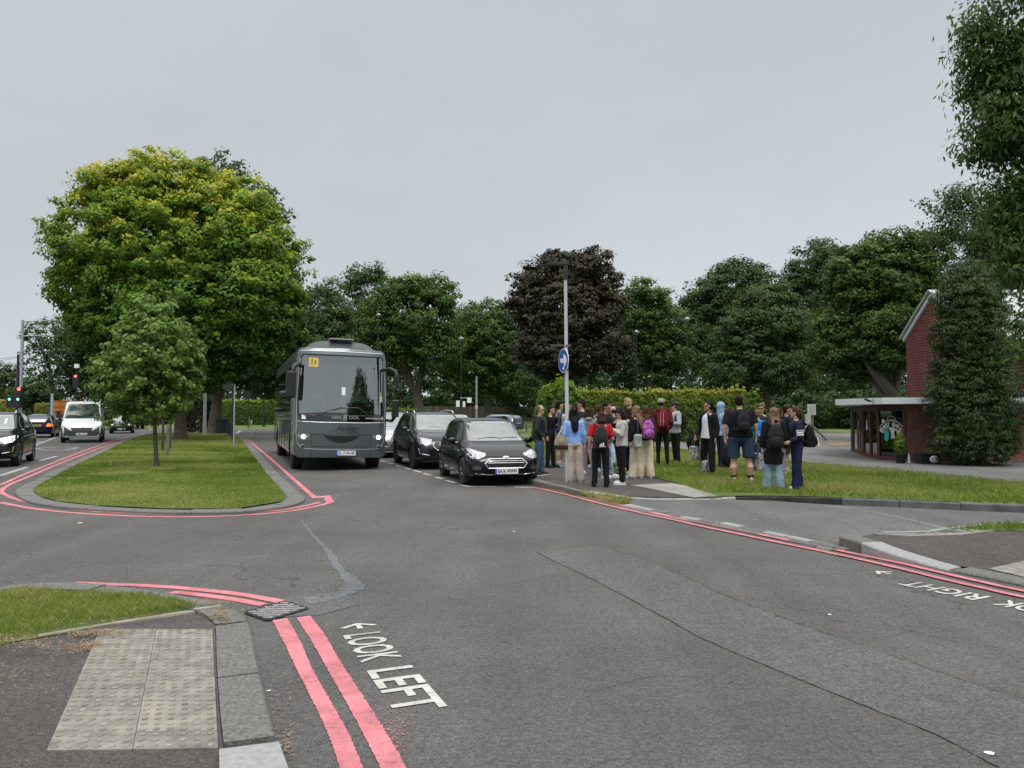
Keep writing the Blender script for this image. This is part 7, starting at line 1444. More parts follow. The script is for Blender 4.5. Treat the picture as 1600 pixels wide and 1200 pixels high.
def person(label, px_, fy, hy, face, top, bot, hair, skin='light', shoes=('white',), arms=('down', 'down'), build=1.0, tops='long', bottoms='trousers', headturn=0, extra=None, inner=None, lean=0, tp=None, z0=.125, turn=0, hmax=1.9, sleeve=None, stance=.0, nod=0, group='pupils and adults waiting at the roadside'):
    """face: heading in degrees; 90 = away from the camera, -90 = towards it, 0 = image right, 180 = image left"""
    b = P(px_, fy, z0 - .012); H = min(hmax, max(1.42, (645 - hy) * b.y / F + HC - b.z)); k = H / 1.76
    t = empty('person', b, R(face), label, 'person', group); S = SKIN_[skin]; rnd = random.Random(int(px_ * 7 + fy)); headturn = headturn or rnd.uniform(-28, 28); t.rotation_euler[1] = rnd.uniform(-.02, .035); t.rotation_euler[0] = rnd.uniform(-.03, .03); nod = nod or rnd.uniform(-.05, .16)
    V = lambda x, y, z: Vector((x * k, y * k, z * k)); w_ = build; r_ = lambda r: r * k
    # joints
    hipy, shy = .095 * w_, .185 * min(w_, 1.22); fs = .012 + rnd.uniform(0, .035) + stance
    feet = {}
    for s_ in (-1, 1):
        fwd = rnd.uniform(-.05, .05) + (.05 if s_ == 1 else -.04); feet[s_] = (fwd, s_ * (hipy + fs))
    LNx = lean
    bd = MB()
    # body: legs, torso, neck, head
    lk = 1.0 if bottoms == 'shorts' else (.5 if bottoms == 'slim' else .62)
    for s_ in (-1, 1):
        fx_, fy_ = feet[s_]
        limb(bd, [V(0, s_ * hipy, .92), V(fx_ * .5 + .012, s_ * (hipy + fs * .5), .49), V(fx_, fy_, .10)], [r_(.085 * w_ * lk), r_(.055 * w_ * lk), r_(.040 * lk)])
        bd.tube([V(fx_ * .8, fy_, .36), V(fx_ * .8 - .012, fy_, .31), V(fx_, fy_, .12)], [r_(.05 * w_ * lk), r_(.058 * w_ * lk), r_(.040 * lk)], 12)
        bd.ell(V(fx_ + .05, fy_, .045), (r_(.125), r_(.045), r_(.04)))
    tor = [(.90, .105, .155), (1.0, .105, .145), (1.10, .10, .132), (1.22, .112, .150), (1.34, .115, .168), (1.42, .095, .160), (1.47, .065, .10)]
    bd.tube([V(LNx * (z - .9) * .6, 0, z) for z, a, c_ in tor], [(r_(a * w_), r_(c_ * w_)) for z, a, c_ in tor], 18, up=(1, 0, 0))
    sx_ = LNx * .32
    hc = V(sx_ + .02 + nod * .05, 0, 1.635 - nod * .02); ht = R(headturn); cH, sH = math.cos(ht), math.sin(ht)
    def hd_(x, y, z): x2, z2 = x * math.cos(nod) + z * math.sin(nod), -x * math.sin(nod) + z * math.cos(nod); return hc + V(x2 * cH - y * sH, x2 * sH + y * cH, z2)
    bd.tube([V(sx_ * .9, 0, 1.42), V(sx_ + .005, 0, 1.50), hd_(-.005, 0, -.06)], [r_(.062), r_(.052), r_(.055)], 12)
    rz_h = ht
    bd.ell(hd_(-.008, 0, .025), (r_(.093), r_(.076), r_(.098)), rot=(0, nod, rz_h), n=16, m=12); bd.ell(hd_(.022, 0, -.035), (r_(.066), r_(.058), r_(.082)), rot=(0, nod, rz_h), n=14, m=10)
    bd.tube([hd_(.083, 0, .02), hd_(.102, 0, -.022), hd_(.088, 0, -.03)], [r_(.009), r_(.014), r_(.011)], 8); bd.ell(hd_(.072, 0, -.095), (r_(.024), r_(.028), r_(.02)), rot=(0, nod, rz_h)); bd.ell(hd_(.083, 0, .034), (r_(.016), r_(.05), r_(.010)), rot=(0, nod, rz_h)); bd.ell(hd_(.080, 0, -.062), (r_(.015), r_(.026), r_(.012)), rot=(0, nod, rz_h))
    for s_ in (-1, 1): bd.ell(hd_(-.005, s_ * .078, -.005), (r_(.018), r_(.010), r_(.03)), rot=(0, nod, rz_h + .3 * s_))
    # arms
    A = {}
    for s_, mode in zip((1, -1), arms):
        sh = V(sx_ + .0, s_ * shy, 1.405)
        el, wr, hdv = {'down': (V(-.03, s_ * (shy + .055 * w_), 1.13), V(.03, s_ * (shy + .06 * w_), .885), V(.02, 0, -1)),
                       'pocket': (V(-.09, s_ * (shy + .085), 1.14), V(.06, s_ * (shy - .015), .96), V(.35, -s_ * .25, -.9)),
                       'phone': (V(.06, s_ * (shy + .03), 1.15), V(.26, s_ * .06, 1.27), V(.7, -s_ * .3, .5)),
                       'fold': (V(.05, s_ * (shy + .06), 1.14), V(.20, -s_ * .01, 1.16), V(.25, -s_ * 1, .1)),
                       'hold': (V(-.0, s_ * (shy + .09), 1.13), V(.20, s_ * (shy + .03), 1.03), V(.85, 0, -.3)),
                       'bag': (V(-.02, s_ * (shy + .07), 1.12), V(.12, s_ * (shy + .10), .93), V(.3, 0, -1)),
                       'face': (V(.10, s_ * (shy + .03), 1.17), V(.16, s_ * .09, 1.46), V(.0, -s_ * .2, 1)),
                       'strap': (V(.06, s_ * (shy + .07), 1.14), V(.15, s_ * (shy - .06), 1.30), V(.1, -s_ * .5, .8))}[mode]
        A[s_] = (sh, el, wr); limb(bd, [sh, el], [r_(.052 * w_ ** .6), r_(.042 * w_ ** .5)]); limb(bd, [el, wr], [r_(.041 * w_ ** .5), r_(.026)])
        hdv = hdv.normalized(); ref = Vector((0, s_, 0)) if abs(hdv.y) < .8 else Vector((0, 0, 1)); nrm = (ref - hdv * ref.dot(hdv)).normalized(); side = hdv.cross(nrm)
        pc = wr + hdv * r_(.045); bd.tube([wr, pc, wr + hdv * r_(.085)], [(r_(.018), r_(.026)), (r_(.016), r_(.040)), (r_(.014), r_(.038))], 10, up=nrm)
        for fi, (o_, ln_) in enumerate(((-.03, .062), (-.010, .073), (.011, .068), (.031, .053))):
            f0_ = wr + hdv * r_(.08) + side * r_(o_); f1 = f0_ + (hdv * .9 - nrm * .25) * r_(ln_ * .5); f2 = f1 + (hdv * .6 - nrm * .7) * r_(ln_ * .5); bd.tube([f0_, f1, f2], [r_(.0095), r_(.009), r_(.0075)], 6)
        th = wr + hdv * r_(.03) + side * r_(-.03 * s_ if mode != 'x' else .03); bd.tube([th, th + (hdv * .6 - side * .5 * s_ - nrm * .3) * r_(.04), th + (hdv * 1.2 - side * .45 * s_ - nrm * .6) * r_(.055)], [r_(.012), r_(.010), r_(.008)], 6)
    remesh(bd, .0115 * k, S, 'body', t)
    # eyes and mouth
    e = MB()
    for s_ in (-1, 1): e.ell(hd_(.079, s_ * .031, .012), (r_(.006), r_(.013), r_(.008)), rot=(0, nod, rz_h), n=8, m=6)
    e.v and e.build('eyes', mat('eye_dark', (.02, .014, .012), .2), t); e = MB(); e.ell(hd_(.0955, 0, -.066), (r_(.004), r_(.022), r_(.006)), rot=(0, nod, rz_h), n=8, m=6); e.build('mouth', mat('lips', (.32, .11, .09), .5), t)
    e = MB(); e.tube([hd_(.0865, -.048, .032), hd_(.096, -.03, .039), hd_(.097, -.014, .035)], r_(.0045), 5); e.tube([hd_(.0865, .048, .032), hd_(.096, .03, .039), hd_(.097, .014, .035)], r_(.0045), 5); e.build('eyebrows', hair_mat(hair[1] if hair[1] in HAIRC else 'dark'), t)
    # trousers
    g = MB(); wide = {'trousers': 1.0, 'slim': .85, 'wide': 1.45, 'shorts': 1.25, 'jogger': 1.15}[bottoms]; bm_ = bot
    ax_, ay_ = .112 * w_, .160 * w_
    g.tube([V(0, 0, 1.02), V(0, 0, .95), V(-.005, 0, .88), V(0, 0, .82)], [(r_(.112 * w_), r_(.150 * w_)), (r_(.122 * w_), r_(.170 * w_)), (r_(.13 * w_), r_(.185 * w_)), (r_(.10 * w_), r_(.16 * w_))], 20, up=(1, 0, 0))
    for s_ in (-1, 1):
        fx_, fy_ = feet[s_]
        if bottoms == 'shorts': pts_ = [V(0, s_ * hipy, .90), V(fx_ * .3, s_ * (hipy + fs * .4), .70), V(fx_ * .5 + .01, s_ * (hipy + fs * .5 + .008), .50)]; rr = [r_(.098 * w_), r_(.095 * w_), r_(.092 * w_)]
        else:
            lo = .055; pts_ = [V(0, s_ * hipy, .90), V(fx_ * .3, s_ * (hipy + fs * .3), .70), V(fx_ * .5 + .012, s_ * (hipy + fs * .5), .49), V(fx_ * .8, s_ * (hipy + fs * .8), .25), V(fx_, fy_, lo + .02)]
            kk = {'trousers': (.098, .086, .072, .066, .066), 'slim': (.095, .078, .060, .054, .048), 'wide': (.105, .102, .098, .098, .105), 'jogger': (.104, .096, .085, .078, .058)}[bottoms]; rr = [r_(q_ * w_ ** .8) for q_ in kk]
            if bottoms == 'wide': pts_[-1] = V(fx_ + .015, fy_ * 1.06, .03)
        g.tube(pts_, rr, 16)
    remesh(g, .017 * k, bm_, 'trousers' if bottoms != 'shorts' else 'shorts', t, wrinkle=.010 * k, ws=8)
    # top
    g = MB(); hem = {'long': .90, 'hoodie': .88, 'coat': .55, 'crop': .98, 'tunic': .80}.get(tops, .90); ez = 1.06 if tops in ('hoodie', 'coat') or build > 1.2 else 1.0
    if tops == 'coat': prof = [(.55, .135, .19), (.75, .14, .195), (.92, .135, .185), (1.08, .128, .17)]
    elif tops == 'tunic': prof = [(.80, .135, .19), (.92, .132, .18), (1.08, .124, .162)]
    else: prof = [(hem, .132, .178), (hem + .06, .132, .178), (1.08, .122, .160)]
    prof += [(1.22, .128, .168), (1.34, .130, .182), (1.405, .112, .178), (1.445, .080, .125), (1.475, .066, .082)]
    g.tube([V(LNx * max(0, z - .9) * .6, 0, z) for z, a, c_ in prof], [(r_(a * w_ * ez), r_(c_ * w_ * ez)) for z, a, c_ in prof], 20, up=(1, 0, 0))
    sl = sleeve or 'full'
    for s_ in (-1, 1):
        sh, el, wr = A[s_]; q = 1.18 if tops in ('hoodie', 'coat') else 1.0
        if sl == 'full': g.ell(sh, r_(.066 * q * w_ ** .5)); g.tube([sh, el, el.lerp(wr, .5), wr.lerp(el, .06)], [r_(.066 * q * w_ ** .5), r_(.056 * q), r_(.052 * q), r_(.041 * q)], 14); g.ell(el, r_(.055 * q))
        else: g.ell(sh, r_(.068 * w_ ** .5)); g.tube([sh, sh.lerp(el, .82)], [r_(.068 * w_ ** .5), r_(.072 * w_ ** .5)], 14)
    if tops in ('hoodie', 'coat') and not (tp and tp.get('hood_up')): g.tube([V(sx_ - .07, -.10, 1.46), V(sx_ - .125, 0, 1.455), V(sx_ - .07, .10, 1.46)], [r_(.03), r_(.055), r_(.03)], 10)
    remesh(g, .016 * k, top, 'coat' if tops == 'coat' else 'top', t, wrinkle=.012 * k, ws=7)
    if inner is not None:   # open front showing the shirt underneath
        g = MB(); n_ = 7; vs = []; fs = []
        for i, (z, a, c_) in enumerate([p for p in prof if p[0] > (tp or {}).get('inner_z', 1.0) - .01]):
            for j in range(n_): u = -.5 + j / (n_ - 1); ang = u * (tp or {}).get('inner_w', 1.1) * (1.0 - .12 * i); vs.append(V(LNx * max(0, z - .9) * .6, 0, z) + Vector((r_(a * w_ * ez) * math.cos(ang) + .014, r_(c_ * w_ * ez) * math.sin(ang), 0)))
        m_ = len(vs) // n_
        for i in range(m_ - 1):
            for j in range(n_ - 1): a_ = i * n_ + j; fs.append((a_, a_ + 1, a_ + n_ + 1, a_ + n_))
        g.add(vs, fs); g.build('shirt', inner, t, smooth=60)
    # shoes
    sm = {'white': cl('white_shoe', (.62, .62, .60)), 'black': cl('black_shoe', (.012, .012, .013)), 'grey': cl('grey_shoe', (.25, .25, .25)), 'brown': cl('brown_shoe', (.05, .032, .025))}[shoes[0]]
    for s_ in (-1, 1):
        fx_, fy_ = feet[s_]; g = MB(); g.ell(V(fx_ + .055, fy_, .045), (r_(.142), r_(.052), r_(.048)), n=14, m=10); g.ell(V(fx_ - .015, fy_, .07), (r_(.062), r_(.046), r_(.06)), n=12, m=8); q = remesh(g, .014 * k, sm, 'shoe', t, smooth_it=1)
        g = MB(); g.prism([(( fx_ + .055 + math.cos(a / 14 * 6.283) * .146) * k, (fy_ + math.sin(a / 14 * 6.283) * .053) * k) for a in range(14)], .008 * k, .026 * k); g.build('sole', WHITE if shoes[0] != 'black' else BLACK, q)
        if bottoms == 'shorts': g = MB(); g.tube([V(fx_, fy_, .07), V(fx_ - .004, fy_, .15)], [r_(.047), r_(.052 * w_)], 12); g.build('sock', cl('sock_' + (shoes[1] if len(shoes) > 1 else 'w'), (.012, .012, .012) if len(shoes) > 1 and shoes[1] == 'black' else (.6, .6, .6)), t, smooth=60)
    # hair or hat
    style, hcname = hair; hm = hair_mat(hcname) if hcname in HAIRC else cl(hcname, {'sage': (.26, .27, .19), 'cap_black': (.02, .02, .022), 'skyhood': (.24, .36, .50), 'cap_pink': (.5, .3, .3)}.get(hcname, (.1, .1, .1)))
    g = MB(); wr_ = .008
    if style in ('short', 'long', 'bob', 'pony', 'bun', 'curly', 'balding'):
        if style == 'balding': g.tube([hd_(-.02, -.078, .0), hd_(-.088, -.04, -.005), hd_(-.098, 0, 0), hd_(-.088, .04, -.005), hd_(-.02, .078, .0)], [r_(.014), r_(.028), r_(.032), r_(.028), r_(.014)], 10); g.ell(hd_(-.035, 0, .042), (r_(.078), r_(.078), r_(.075)), rot=(0, nod, rz_h))
        else:
            g.ell(hd_(-.026, 0, .050), (r_(.099), r_(.088), r_(.084)), rot=(0, nod, rz_h), n=16, m=12); g.ell(hd_(-.052, 0, -.005), (r_(.066), r_(.083), r_(.085)), rot=(0, nod, rz_h), n=14, m=10)
        if style == 'curly':
            wr_ = .02
            for _ in range(34): a_, u_ = rnd.uniform(0, 6.28), rnd.uniform(0, 1.2); g.ell(hd_(-.018 + math.cos(a_) * .093 * math.sin(u_), math.sin(a_) * .09 * math.sin(u_), .045 + .092 * math.cos(u_)), r_(.026), n=6, m=5)
        if style == 'bob':
            wr_ = .016; g.tube([hd_(-.03, 0, .03), hd_(-.04, 0, -.05), hd_(-.045, 0, -.13), hd_(-.05, 0, -.17)], [(r_(.08), r_(.10)), (r_(.085), r_(.118)), (r_(.08), r_(.125)), (r_(.06), r_(.11))], 16, up=(1, 0, 0))
        if style == 'long':
            wr_ = .016; L_ = .36 if rnd.random() < .6 else .42; g.tube([hd_(-.035, 0, .03), hd_(-.05, 0, -.08), V(sx_ - .095, 0, 1.46), V(sx_ - .135, 0, 1.36), V(sx_ - .155, 0, 1.27), V(sx_ - .155, 0, 1.18)], [(r_(.075), r_(.092)), (r_(.062), r_(.096)), (r_(.05), r_(.105)), (r_(.042), r_(.10)), (r_(.034), r_(.085)), (r_(.018), r_(.05))], 16, up=(1, 0, 0))
            for s_ in (-1, 1): g.tube([hd_(-.01, s_ * .076, .03), hd_(.0, s_ * .086, -.08), hd_(.02, s_ * .10, -.18)], [r_(.028), r_(.030), r_(.014)], 8)
        if style == 'pony': wr_ = .012; g.ell(hd_(-.115, 0, .02), r_(.028)); g.tube([hd_(-.115, 0, .02), hd_(-.155, .01, -.05), hd_(-.165, .02, -.16), hd_(-.15, .02, -.26)], [r_(.026), r_(.038), r_(.034), r_(.012)], 10)
        if style == 'bun': g.ell(hd_(-.085, 0, .095), (r_(.052), r_(.052), r_(.045)))
        remesh(g, .013 * k, hm, 'hair', t, wrinkle=wr_ * k, ws=26)
    if style in ('beanie', 'cap'):
        if style == 'beanie': g.ell(hd_(-.018, 0, .050), (r_(.102), r_(.092), r_(.082)), rot=(0, nod, rz_h), n=16, m=12); g.tube([hd_(-.012, 0, .015), hd_(-.014, 0, .05)], [(r_(.106), r_(.095)), (r_(.105), r_(.095))], 18, up=(cH, sH, 0))
        else: g.ell(hd_(-.014, 0, .052), (r_(.102), r_(.090), r_(.076)), rot=(0, nod, rz_h), n=16, m=12); g.ell(hd_(.105, 0, .044), (r_(.072), r_(.068), r_(.010)), rot=(0, .1 + nod, rz_h), n=14, m=8)
        remesh(g, .012 * k, hm, style, t, smooth_it=1); g = MB(); g.ell(hd_(-.045, 0, -.005), (r_(.063), r_(.082), r_(.06)), rot=(0, nod, rz_h), n=14, m=10); remesh(g, .014 * k, hair_mat('dark'), 'hair', t, wrinkle=.01 * k, ws=26)
    if style == 'hood': g.ell(hd_(-.035, 0, .035), (r_(.115), r_(.108), r_(.118)), rot=(0, nod, rz_h), n=16, m=12); g.tube([hd_(-.04, 0, 0), V(sx_ - .02, 0, 1.50), V(sx_, 0, 1.42)], [(r_(.095), r_(.10)), (r_(.09), r_(.10)), (r_(.11), r_(.13))], 16, up=(1, 0, 0)); remesh(g, .014 * k, hm, 'hood', t, wrinkle=.012 * k)
    if tp and tp.get('glasses'):
        g = MB()
        for s_ in (-1, 1):
            g.tube([hd_(.098, s_ * .052, .022), hd_(.098, s_ * .052, -.004), hd_(.100, s_ * .012, -.004), hd_(.100, s_ * .012, .022), hd_(.098, s_ * .052, .022)], r_(.0035), 4); g.tube([hd_(.097, s_ * .052, .018), hd_(-.0, s_ * .083, .018)], r_(.003), 4)
        g.tube([hd_(.100, -.012, .016), hd_(.100, .012, .016)], r_(.003), 4); g.build('glasses', BLACK, t)
        if tp['glasses'] == 'sun':
            for s_ in (-1, 1): g = MB(); g.ell(hd_(.098, s_ * .032, .010), (r_(.004), r_(.022), r_(.015)), rot=(0, nod, rz_h), n=10, m=6); g.build('lens', BLACK, t)
    if tp and tp.get('stripes'):
        for s_ in (-1, 1):
            sh, el, wr = A[s_]
            for u0 in (.52, .68, .84): g = MB(); a_, b_ = sh.lerp(el, u0), sh.lerp(el, u0 + .10); rr0 = r_(.0745); g.tube([a_, b_], [rr0, rr0], 14, cap=False); g.build('sleeve_stripe', cl('white_stripe', (.62, .62, .64)), t, smooth=60)
            g = MB(); g.tube([V(sx_ + .02, s_ * .10, 1.47), V(sx_ + .03, s_ * .19, 1.455), sh + Vector((0, s_ * r_(.06), r_(.035)))], r_(.012), 6); g.build('shoulder_stripe', cl('white_stripe', (.62, .62, .64)), t, smooth=60)
    t['_k'] = k; t['_a'] = [tuple(A[s_][2]) for s_ in (1, -1)]; t['_b'] = w_
    return t
def local(t, v): return Matrix.Rotation(t.rotation_euler.z, 3, 'Z') @ Vector(v) + t.location
def backpack(t, label, m, m2=None, size=(1, 1, 1), z=1.0, tilt=0, cat='backpack', straps=True, trim=None, one=0, x=-.225):
    k = t['_k']; w_ = t['_b']; sx_, sy_, sz_ = size; b = empty('backpack', local(t, (x * k, one * k, z * k)), t.rotation_euler.z, label, cat); b.rotation_euler[0] = tilt
    g = MB(); g.ell((0, 0, .20 * sz_), (.085 * sx_, .145 * sy_, .235 * sz_), n=14, m=10); g.box((.01, 0, .12 * sz_), (.15 * sx_, .25 * sy_, .28 * sz_)); g.v = [tuple(q * k for q in v) for v in g.v]; remesh(g, .016, m, 'bag_body', b, wrinkle=.008)
    g = MB(); g.ell((-.075 * sx_, 0, .10 * sz_), (.055 * sx_, .115 * sy_, .115 * sz_), n=14, m=10); g.v = [tuple(q * k for q in v) for v in g.v]; remesh(g, .014, m2 or m, 'front_pocket', b, wrinkle=.005)
    g = MB(); g.tube([Vector((.01, -.03, .42 * sz_)) * k, Vector((-.01, 0, .47 * sz_)) * k, Vector((.01, .03, .42 * sz_)) * k], .008, 6); g.build('grab_handle', BLACK, b)
    if trim:
        g = MB()
        for s_ in (-1, 1): g.tube([Vector((-.088 * sx_, s_ * .035, .36 * sz_)) * k, Vector((-.132 * sx_, s_ * .035, .2 * sz_)) * k, Vector((-.135 * sx_, s_ * .035, .06 * sz_)) * k], .007, 5)
        g.build('trim_strap', trim, b)
    if straps:
        ox = -x
        for s_ in (-1, 1):
            pts_ = [Vector((.04, s_ * .07, .42 * sz_ if z < 1.1 else .40)), Vector((ox - .04, s_ * .105 * w_, 1.475 - z)), Vector((ox + .10 * w_, s_ * .125 * w_, 1.40 - z)), Vector((ox + .145 * w_, s_ * .135 * w_, 1.28 - z)), Vector((ox + .10, s_ * .185 * w_, 1.12 - z)), Vector((ox - .10, s_ * .17 * w_, 1.05 - z)), Vector((.03, s_ * .11, .04))]
            g = MB(); g.tube([q * k for q in pts_], [(.010, .022)] * 7, 8); g.build('strap', m2 if (m2 and trim) else m, b, smooth=60)
    return b
def tote(t, hand, label, m, base, cat='bag', w_=.34, h_=.32, drop=.24, name='shopping_bag', depth=.12):
    k = t['_k']; hp = Vector(t['_a'][hand]) + Vector((0.02, 0, -.09 * k)); wp = local(t, hp); b = empty(name, (wp.x, wp.y, wp.z - drop - h_), t.rotation_euler.z + .3, label, cat)
    g = MB(); g.box((0, 0, h_ / 2), (w_, depth, h_)); g.ell((0, 0, h_ * .3), (w_ * .5, depth * .7, h_ * .3)); remesh(g, .015, m, 'bag_body', b, wrinkle=.02)
    for s_ in (-1, 1): g = MB(); g.tube([(-w_ * .28, s_ * .04, h_ * .96), (-.03, s_ * .02, h_ + drop * .8), (0, 0, h_ + drop), (.03, s_ * .02, h_ + drop * .8), (w_ * .28, s_ * .04, h_ * .96)], .009, 6); g.build('handle', base, b, smooth=60)
    return b
JEAN = cl('blue_denim', (.055, .095, .17), var=.3); JEANL = cl('pale_denim', (.20, .28, .36), var=.25); BLKC = cl('black', (.009, .009, .011)); NAVYC = cl('navy', (.012, .018, .045)); WHTC = cl('white', (.60, .62, .66)); CREAM = cl('cream', (.55, .47, .36)); BEIGE = cl('beige', (.42, .36, .30), var=.18, vs=14)
GREYC = cl('grey', (.20, .21, .22)); SKYC = cl('sky_blue', (.22, .38, .72)); REDC = cl('red', (.42, .012, .022)); MAROON = cl('maroon', (.085, .012, .018)); TURQ = cl('turquoise', (.05, .42, .42)); BLUEP = cl('blue_pack', (.02, .13, .55)); DENJ = cl('denim_jacket', (.05, .075, .13), var=.25); STONE = cl('stone', (.42, .40, .38)); OLIVE = cl('olive', (.09, .085, .06)); CHARC = cl('charcoal', (.025, .026, .03)); GREYS = cl('grey_shorts', (.16, .18, .21))
CAMO = pattern_mat('blue_camouflage', [(.10, .2, .45), (.4, .5, .62), (.03, .07, .2), (.55, .62, .7)], 14); BWPAT = pattern_mat('black_white_pattern', [(.012, .012, .012), (.62, .62, .6), (.012, .012, .012), (.6, .6, .6), (.012, .012, .012)], 26); PURP = pattern_mat('purple_pattern', [(.08, .01, .12), (.5, .06, .32), (.20, .03, .28), (.55, .25, .5), (.05, .02, .12)], 24)
p1 = person('grey haired man in glasses with dark jacket over a pale shirt and blue jeans', 843, 743, 633, 0, CHARC, JEAN, ('balding', 'grey'), arms=('pocket', 'pocket'), shoes=('brown',), build=1.16, inner=STONE, tp=dict(glasses=1, inner_w=.8), tops='hoodie', headturn=4, turn=0)
person('person in dark clothes with a hand at the mouth behind the grey haired man', 858, 731, 633.5, -25, BLKC, BLKC, ('short', 'dark'), arms=('face', 'down'), shoes=('black',))
person('curly haired youth in a denim jacket and grey shorts facing right', 873, 728, 627, -5, DENJ, GREYS, ('curly', 'dark'), arms=('hold', 'down'), bottoms='shorts', shoes=('grey', 'w'), inner=cl('dark_print', (.10, .12, .15), var=.5, vs=30), tp=dict(inner_w=1.4, inner_z=.95))
person('girl with brown hair whose pale face shows just right of the lamp column', 891.5, 729, 631, -110, cl('pink_top', (.5, .4, .38)), CHARC, ('long', 'brown'))
p5 = person('long haired woman in a sky blue shirt and beige wide trousers seen from behind', 899, 753, 637.5, 97, SKYC, BEIGE, ('long', 'black'), arms=('down', 'down'), bottoms='wide', shoes=('white',), headturn=10)
p6 = person('boy with thick curly dark hair in a black and white top', 913, 731, 624.5, 160, CHARC, BLKC, ('curly', 'dark'), inner=WHTC)
person('person in a white top and dark cap half hidden behind the lamp column', 905, 730, 629, -60, WHTC, BLKC, ('cap', 'cap_black'))
person('brown haired girl in a grey sweatshirt and mauve trousers', 920.5, 741, 637, 75, GREYC, cl('mauve', (.26, .19, .24)), ('bob', 'auburn'), tops='hoodie', shoes=('white',), arms=('phone', 'down'))
p8 = person('person with a dark bob in a red short sleeved top', 938, 761, 643, 96, REDC, BLKC, ('bob', 'auburn'), sleeve='short', arms=('down', 'hold'), shoes=('black',), build=1.08)
person('person with dark brown hair behind the red topped person', 932.5, 736, 632.5, 60, cl('brown_top', (.12, .07, .05)), BLKC, ('short', 'brown'))
person('tall boy with black hair in a black shirt looking down to the right', 948, 747, 628, -35, BLKC, JEANL, ('short', 'black'), arms=('phone', 'phone'), bottoms='trousers', nod=.35, skin='tan', build=1.05, tops='hoodie')
person('person in a dusty pink cap behind the girl with the phone', 962, 735, 635, 120, cl('dark_green', (.03, .05, .04)), CHARC, ('cap', 'cap_pink'))
p12 = person('girl in a stone coloured jacket and black trousers reading her phone', 971, 757.5, 637.5, 186, STONE, BLKC, ('bob', 'dark'), arms=('phone', 'phone'), nod=.45, tops='hoodie', shoes=('white',), headturn=0)
person('tall blonde girl with hair tied up at the back of the crowd', 985, 737, 622.5, 60, cl('dark_purple', (.05, .03, .06)), CHARC, ('bun', 'blond'))
person('girl with dark purple tinted hair behind the phone reader', 984, 742, 638, 30, BLKC, BLKC, ('bob', 'dark'))
p15 = person('girl with light brown hair, black top and cream wide trousers facing left', 994.5, 747.5, 634.5, 140, BLKC, CREAM, ('long', 'light'), bottoms='wide', shoes=('white',))
p16 = person('girl with long wavy brown hair and cream trousers wearing the purple rucksack', 1008, 747, 635, 100, CHARC, CREAM, ('long', 'brown'), bottoms='wide', shoes=('white',), headturn=50)
p17 = person('man in a sage green beanie and maroon jacket seen from behind', 1036, 729.5, 622.5, 68, MAROON, BLKC, ('beanie', 'sage'), skin='brown', tops='hoodie', bottoms='slim', shoes=('black',), arms=('down', 'pocket'), headturn=-10)
p18 = person('boy in a black cap and pale grey hooded top with arms folded', 1057, 725.5, 628, 205, cl('pale_grey', (.36, .38, .39)), BLKC, ('cap', 'cap_black'), tops='hoodie', bottoms='slim', shoes=('black',), arms=('fold', 'pocket'), headturn=-15)
p19 = person('woman with black hair tied back in a black jacket open over a long white top', 1106, 742, 627, 215, BLKC, BLKC, ('pony', 'black'), skin='tan', tops='hoodie', inner=WHTC, tp=dict(inner_w=1.7, inner_z=.87), bottoms='jogger', shoes=('black',), arms=('down', 'bag'), headturn=-25, stance=.04)
p20 = person('person with a sky blue hood up and blue patterned jacket facing right', 1127, 734, 629, 20, CAMO, NAVYC, ('hood', 'skyhood'), tops='hoodie', tp=dict(hood_up=1), shoes=('black',), arms=('strap', 'down'))
p21 = person('fair haired person bending low behind the man in the black tee shirt', 1143, 733, 636, 95, OLIVE, cl('sand', (.30, .27, .2)), ('short', 'blond'), shoes=('grey',), hmax=1.55)
p22 = person('heavily built man in black tee shirt and navy shorts seen from behind', 1160, 754, 617.5, 82, BLKC, cl('navy_shorts', (.025, .045, .085)), ('short', 'dark'), bottoms='shorts', sleeve='short', build=1.32, shoes=('white', 'black'), headturn=-12, stance=.0, tops='long', hmax=1.92)
p23 = person('child in a turquoise tee shirt and jeans wearing a bright blue rucksack', 1184, 738.5, 640.5, 85, TURQ, JEAN, ('short', 'light'), sleeve='short', shoes=('white',), headturn=-30)
person('boy with curly fair hair and sunglasses facing the camera', 1189, 733, 631.5, -100, CHARC, JEAN, ('curly', 'light'), tp=dict(glasses='sun'))
p25 = person('girl with long fair hair in a long black coat and pale jeans', 1209, 765.5, 637, 84, BLKC, JEANL, ('long', 'light'), tops='coat', bottoms='wide', shoes=('white',), headturn=-15)
person('dark haired girl looking right just behind the long fair hair', 1219, 742, 638, 10, NAVYC, JEANL, ('bob', 'brown'))
p27 = person('boy with a dark fringe in a navy tracksuit top and shorts facing right', 1229, 739, 633.5, -8, NAVYC, CHARC, ('short', 'dark'), bottoms='shorts', shoes=('white', 'w'), arms=('hold', 'phone'), tops='hoodie')
p28 = person('girl with a brown ponytail in a navy tracksuit with white sleeve stripes', 1246, 765.5, 636, 176, NAVYC, cl('navy_trousers', (.010, .016, .05)), ('pony', 'brown'), tops='hoodie', bottoms='wide', shoes=('white',), arms=('hold', 'down'), tp=dict(stripes=1))
person('dark haired person mostly hidden behind the fringe haired boy', 1211, 737, 634, 40, CHARC, BLKC, ('short', 'dark'))
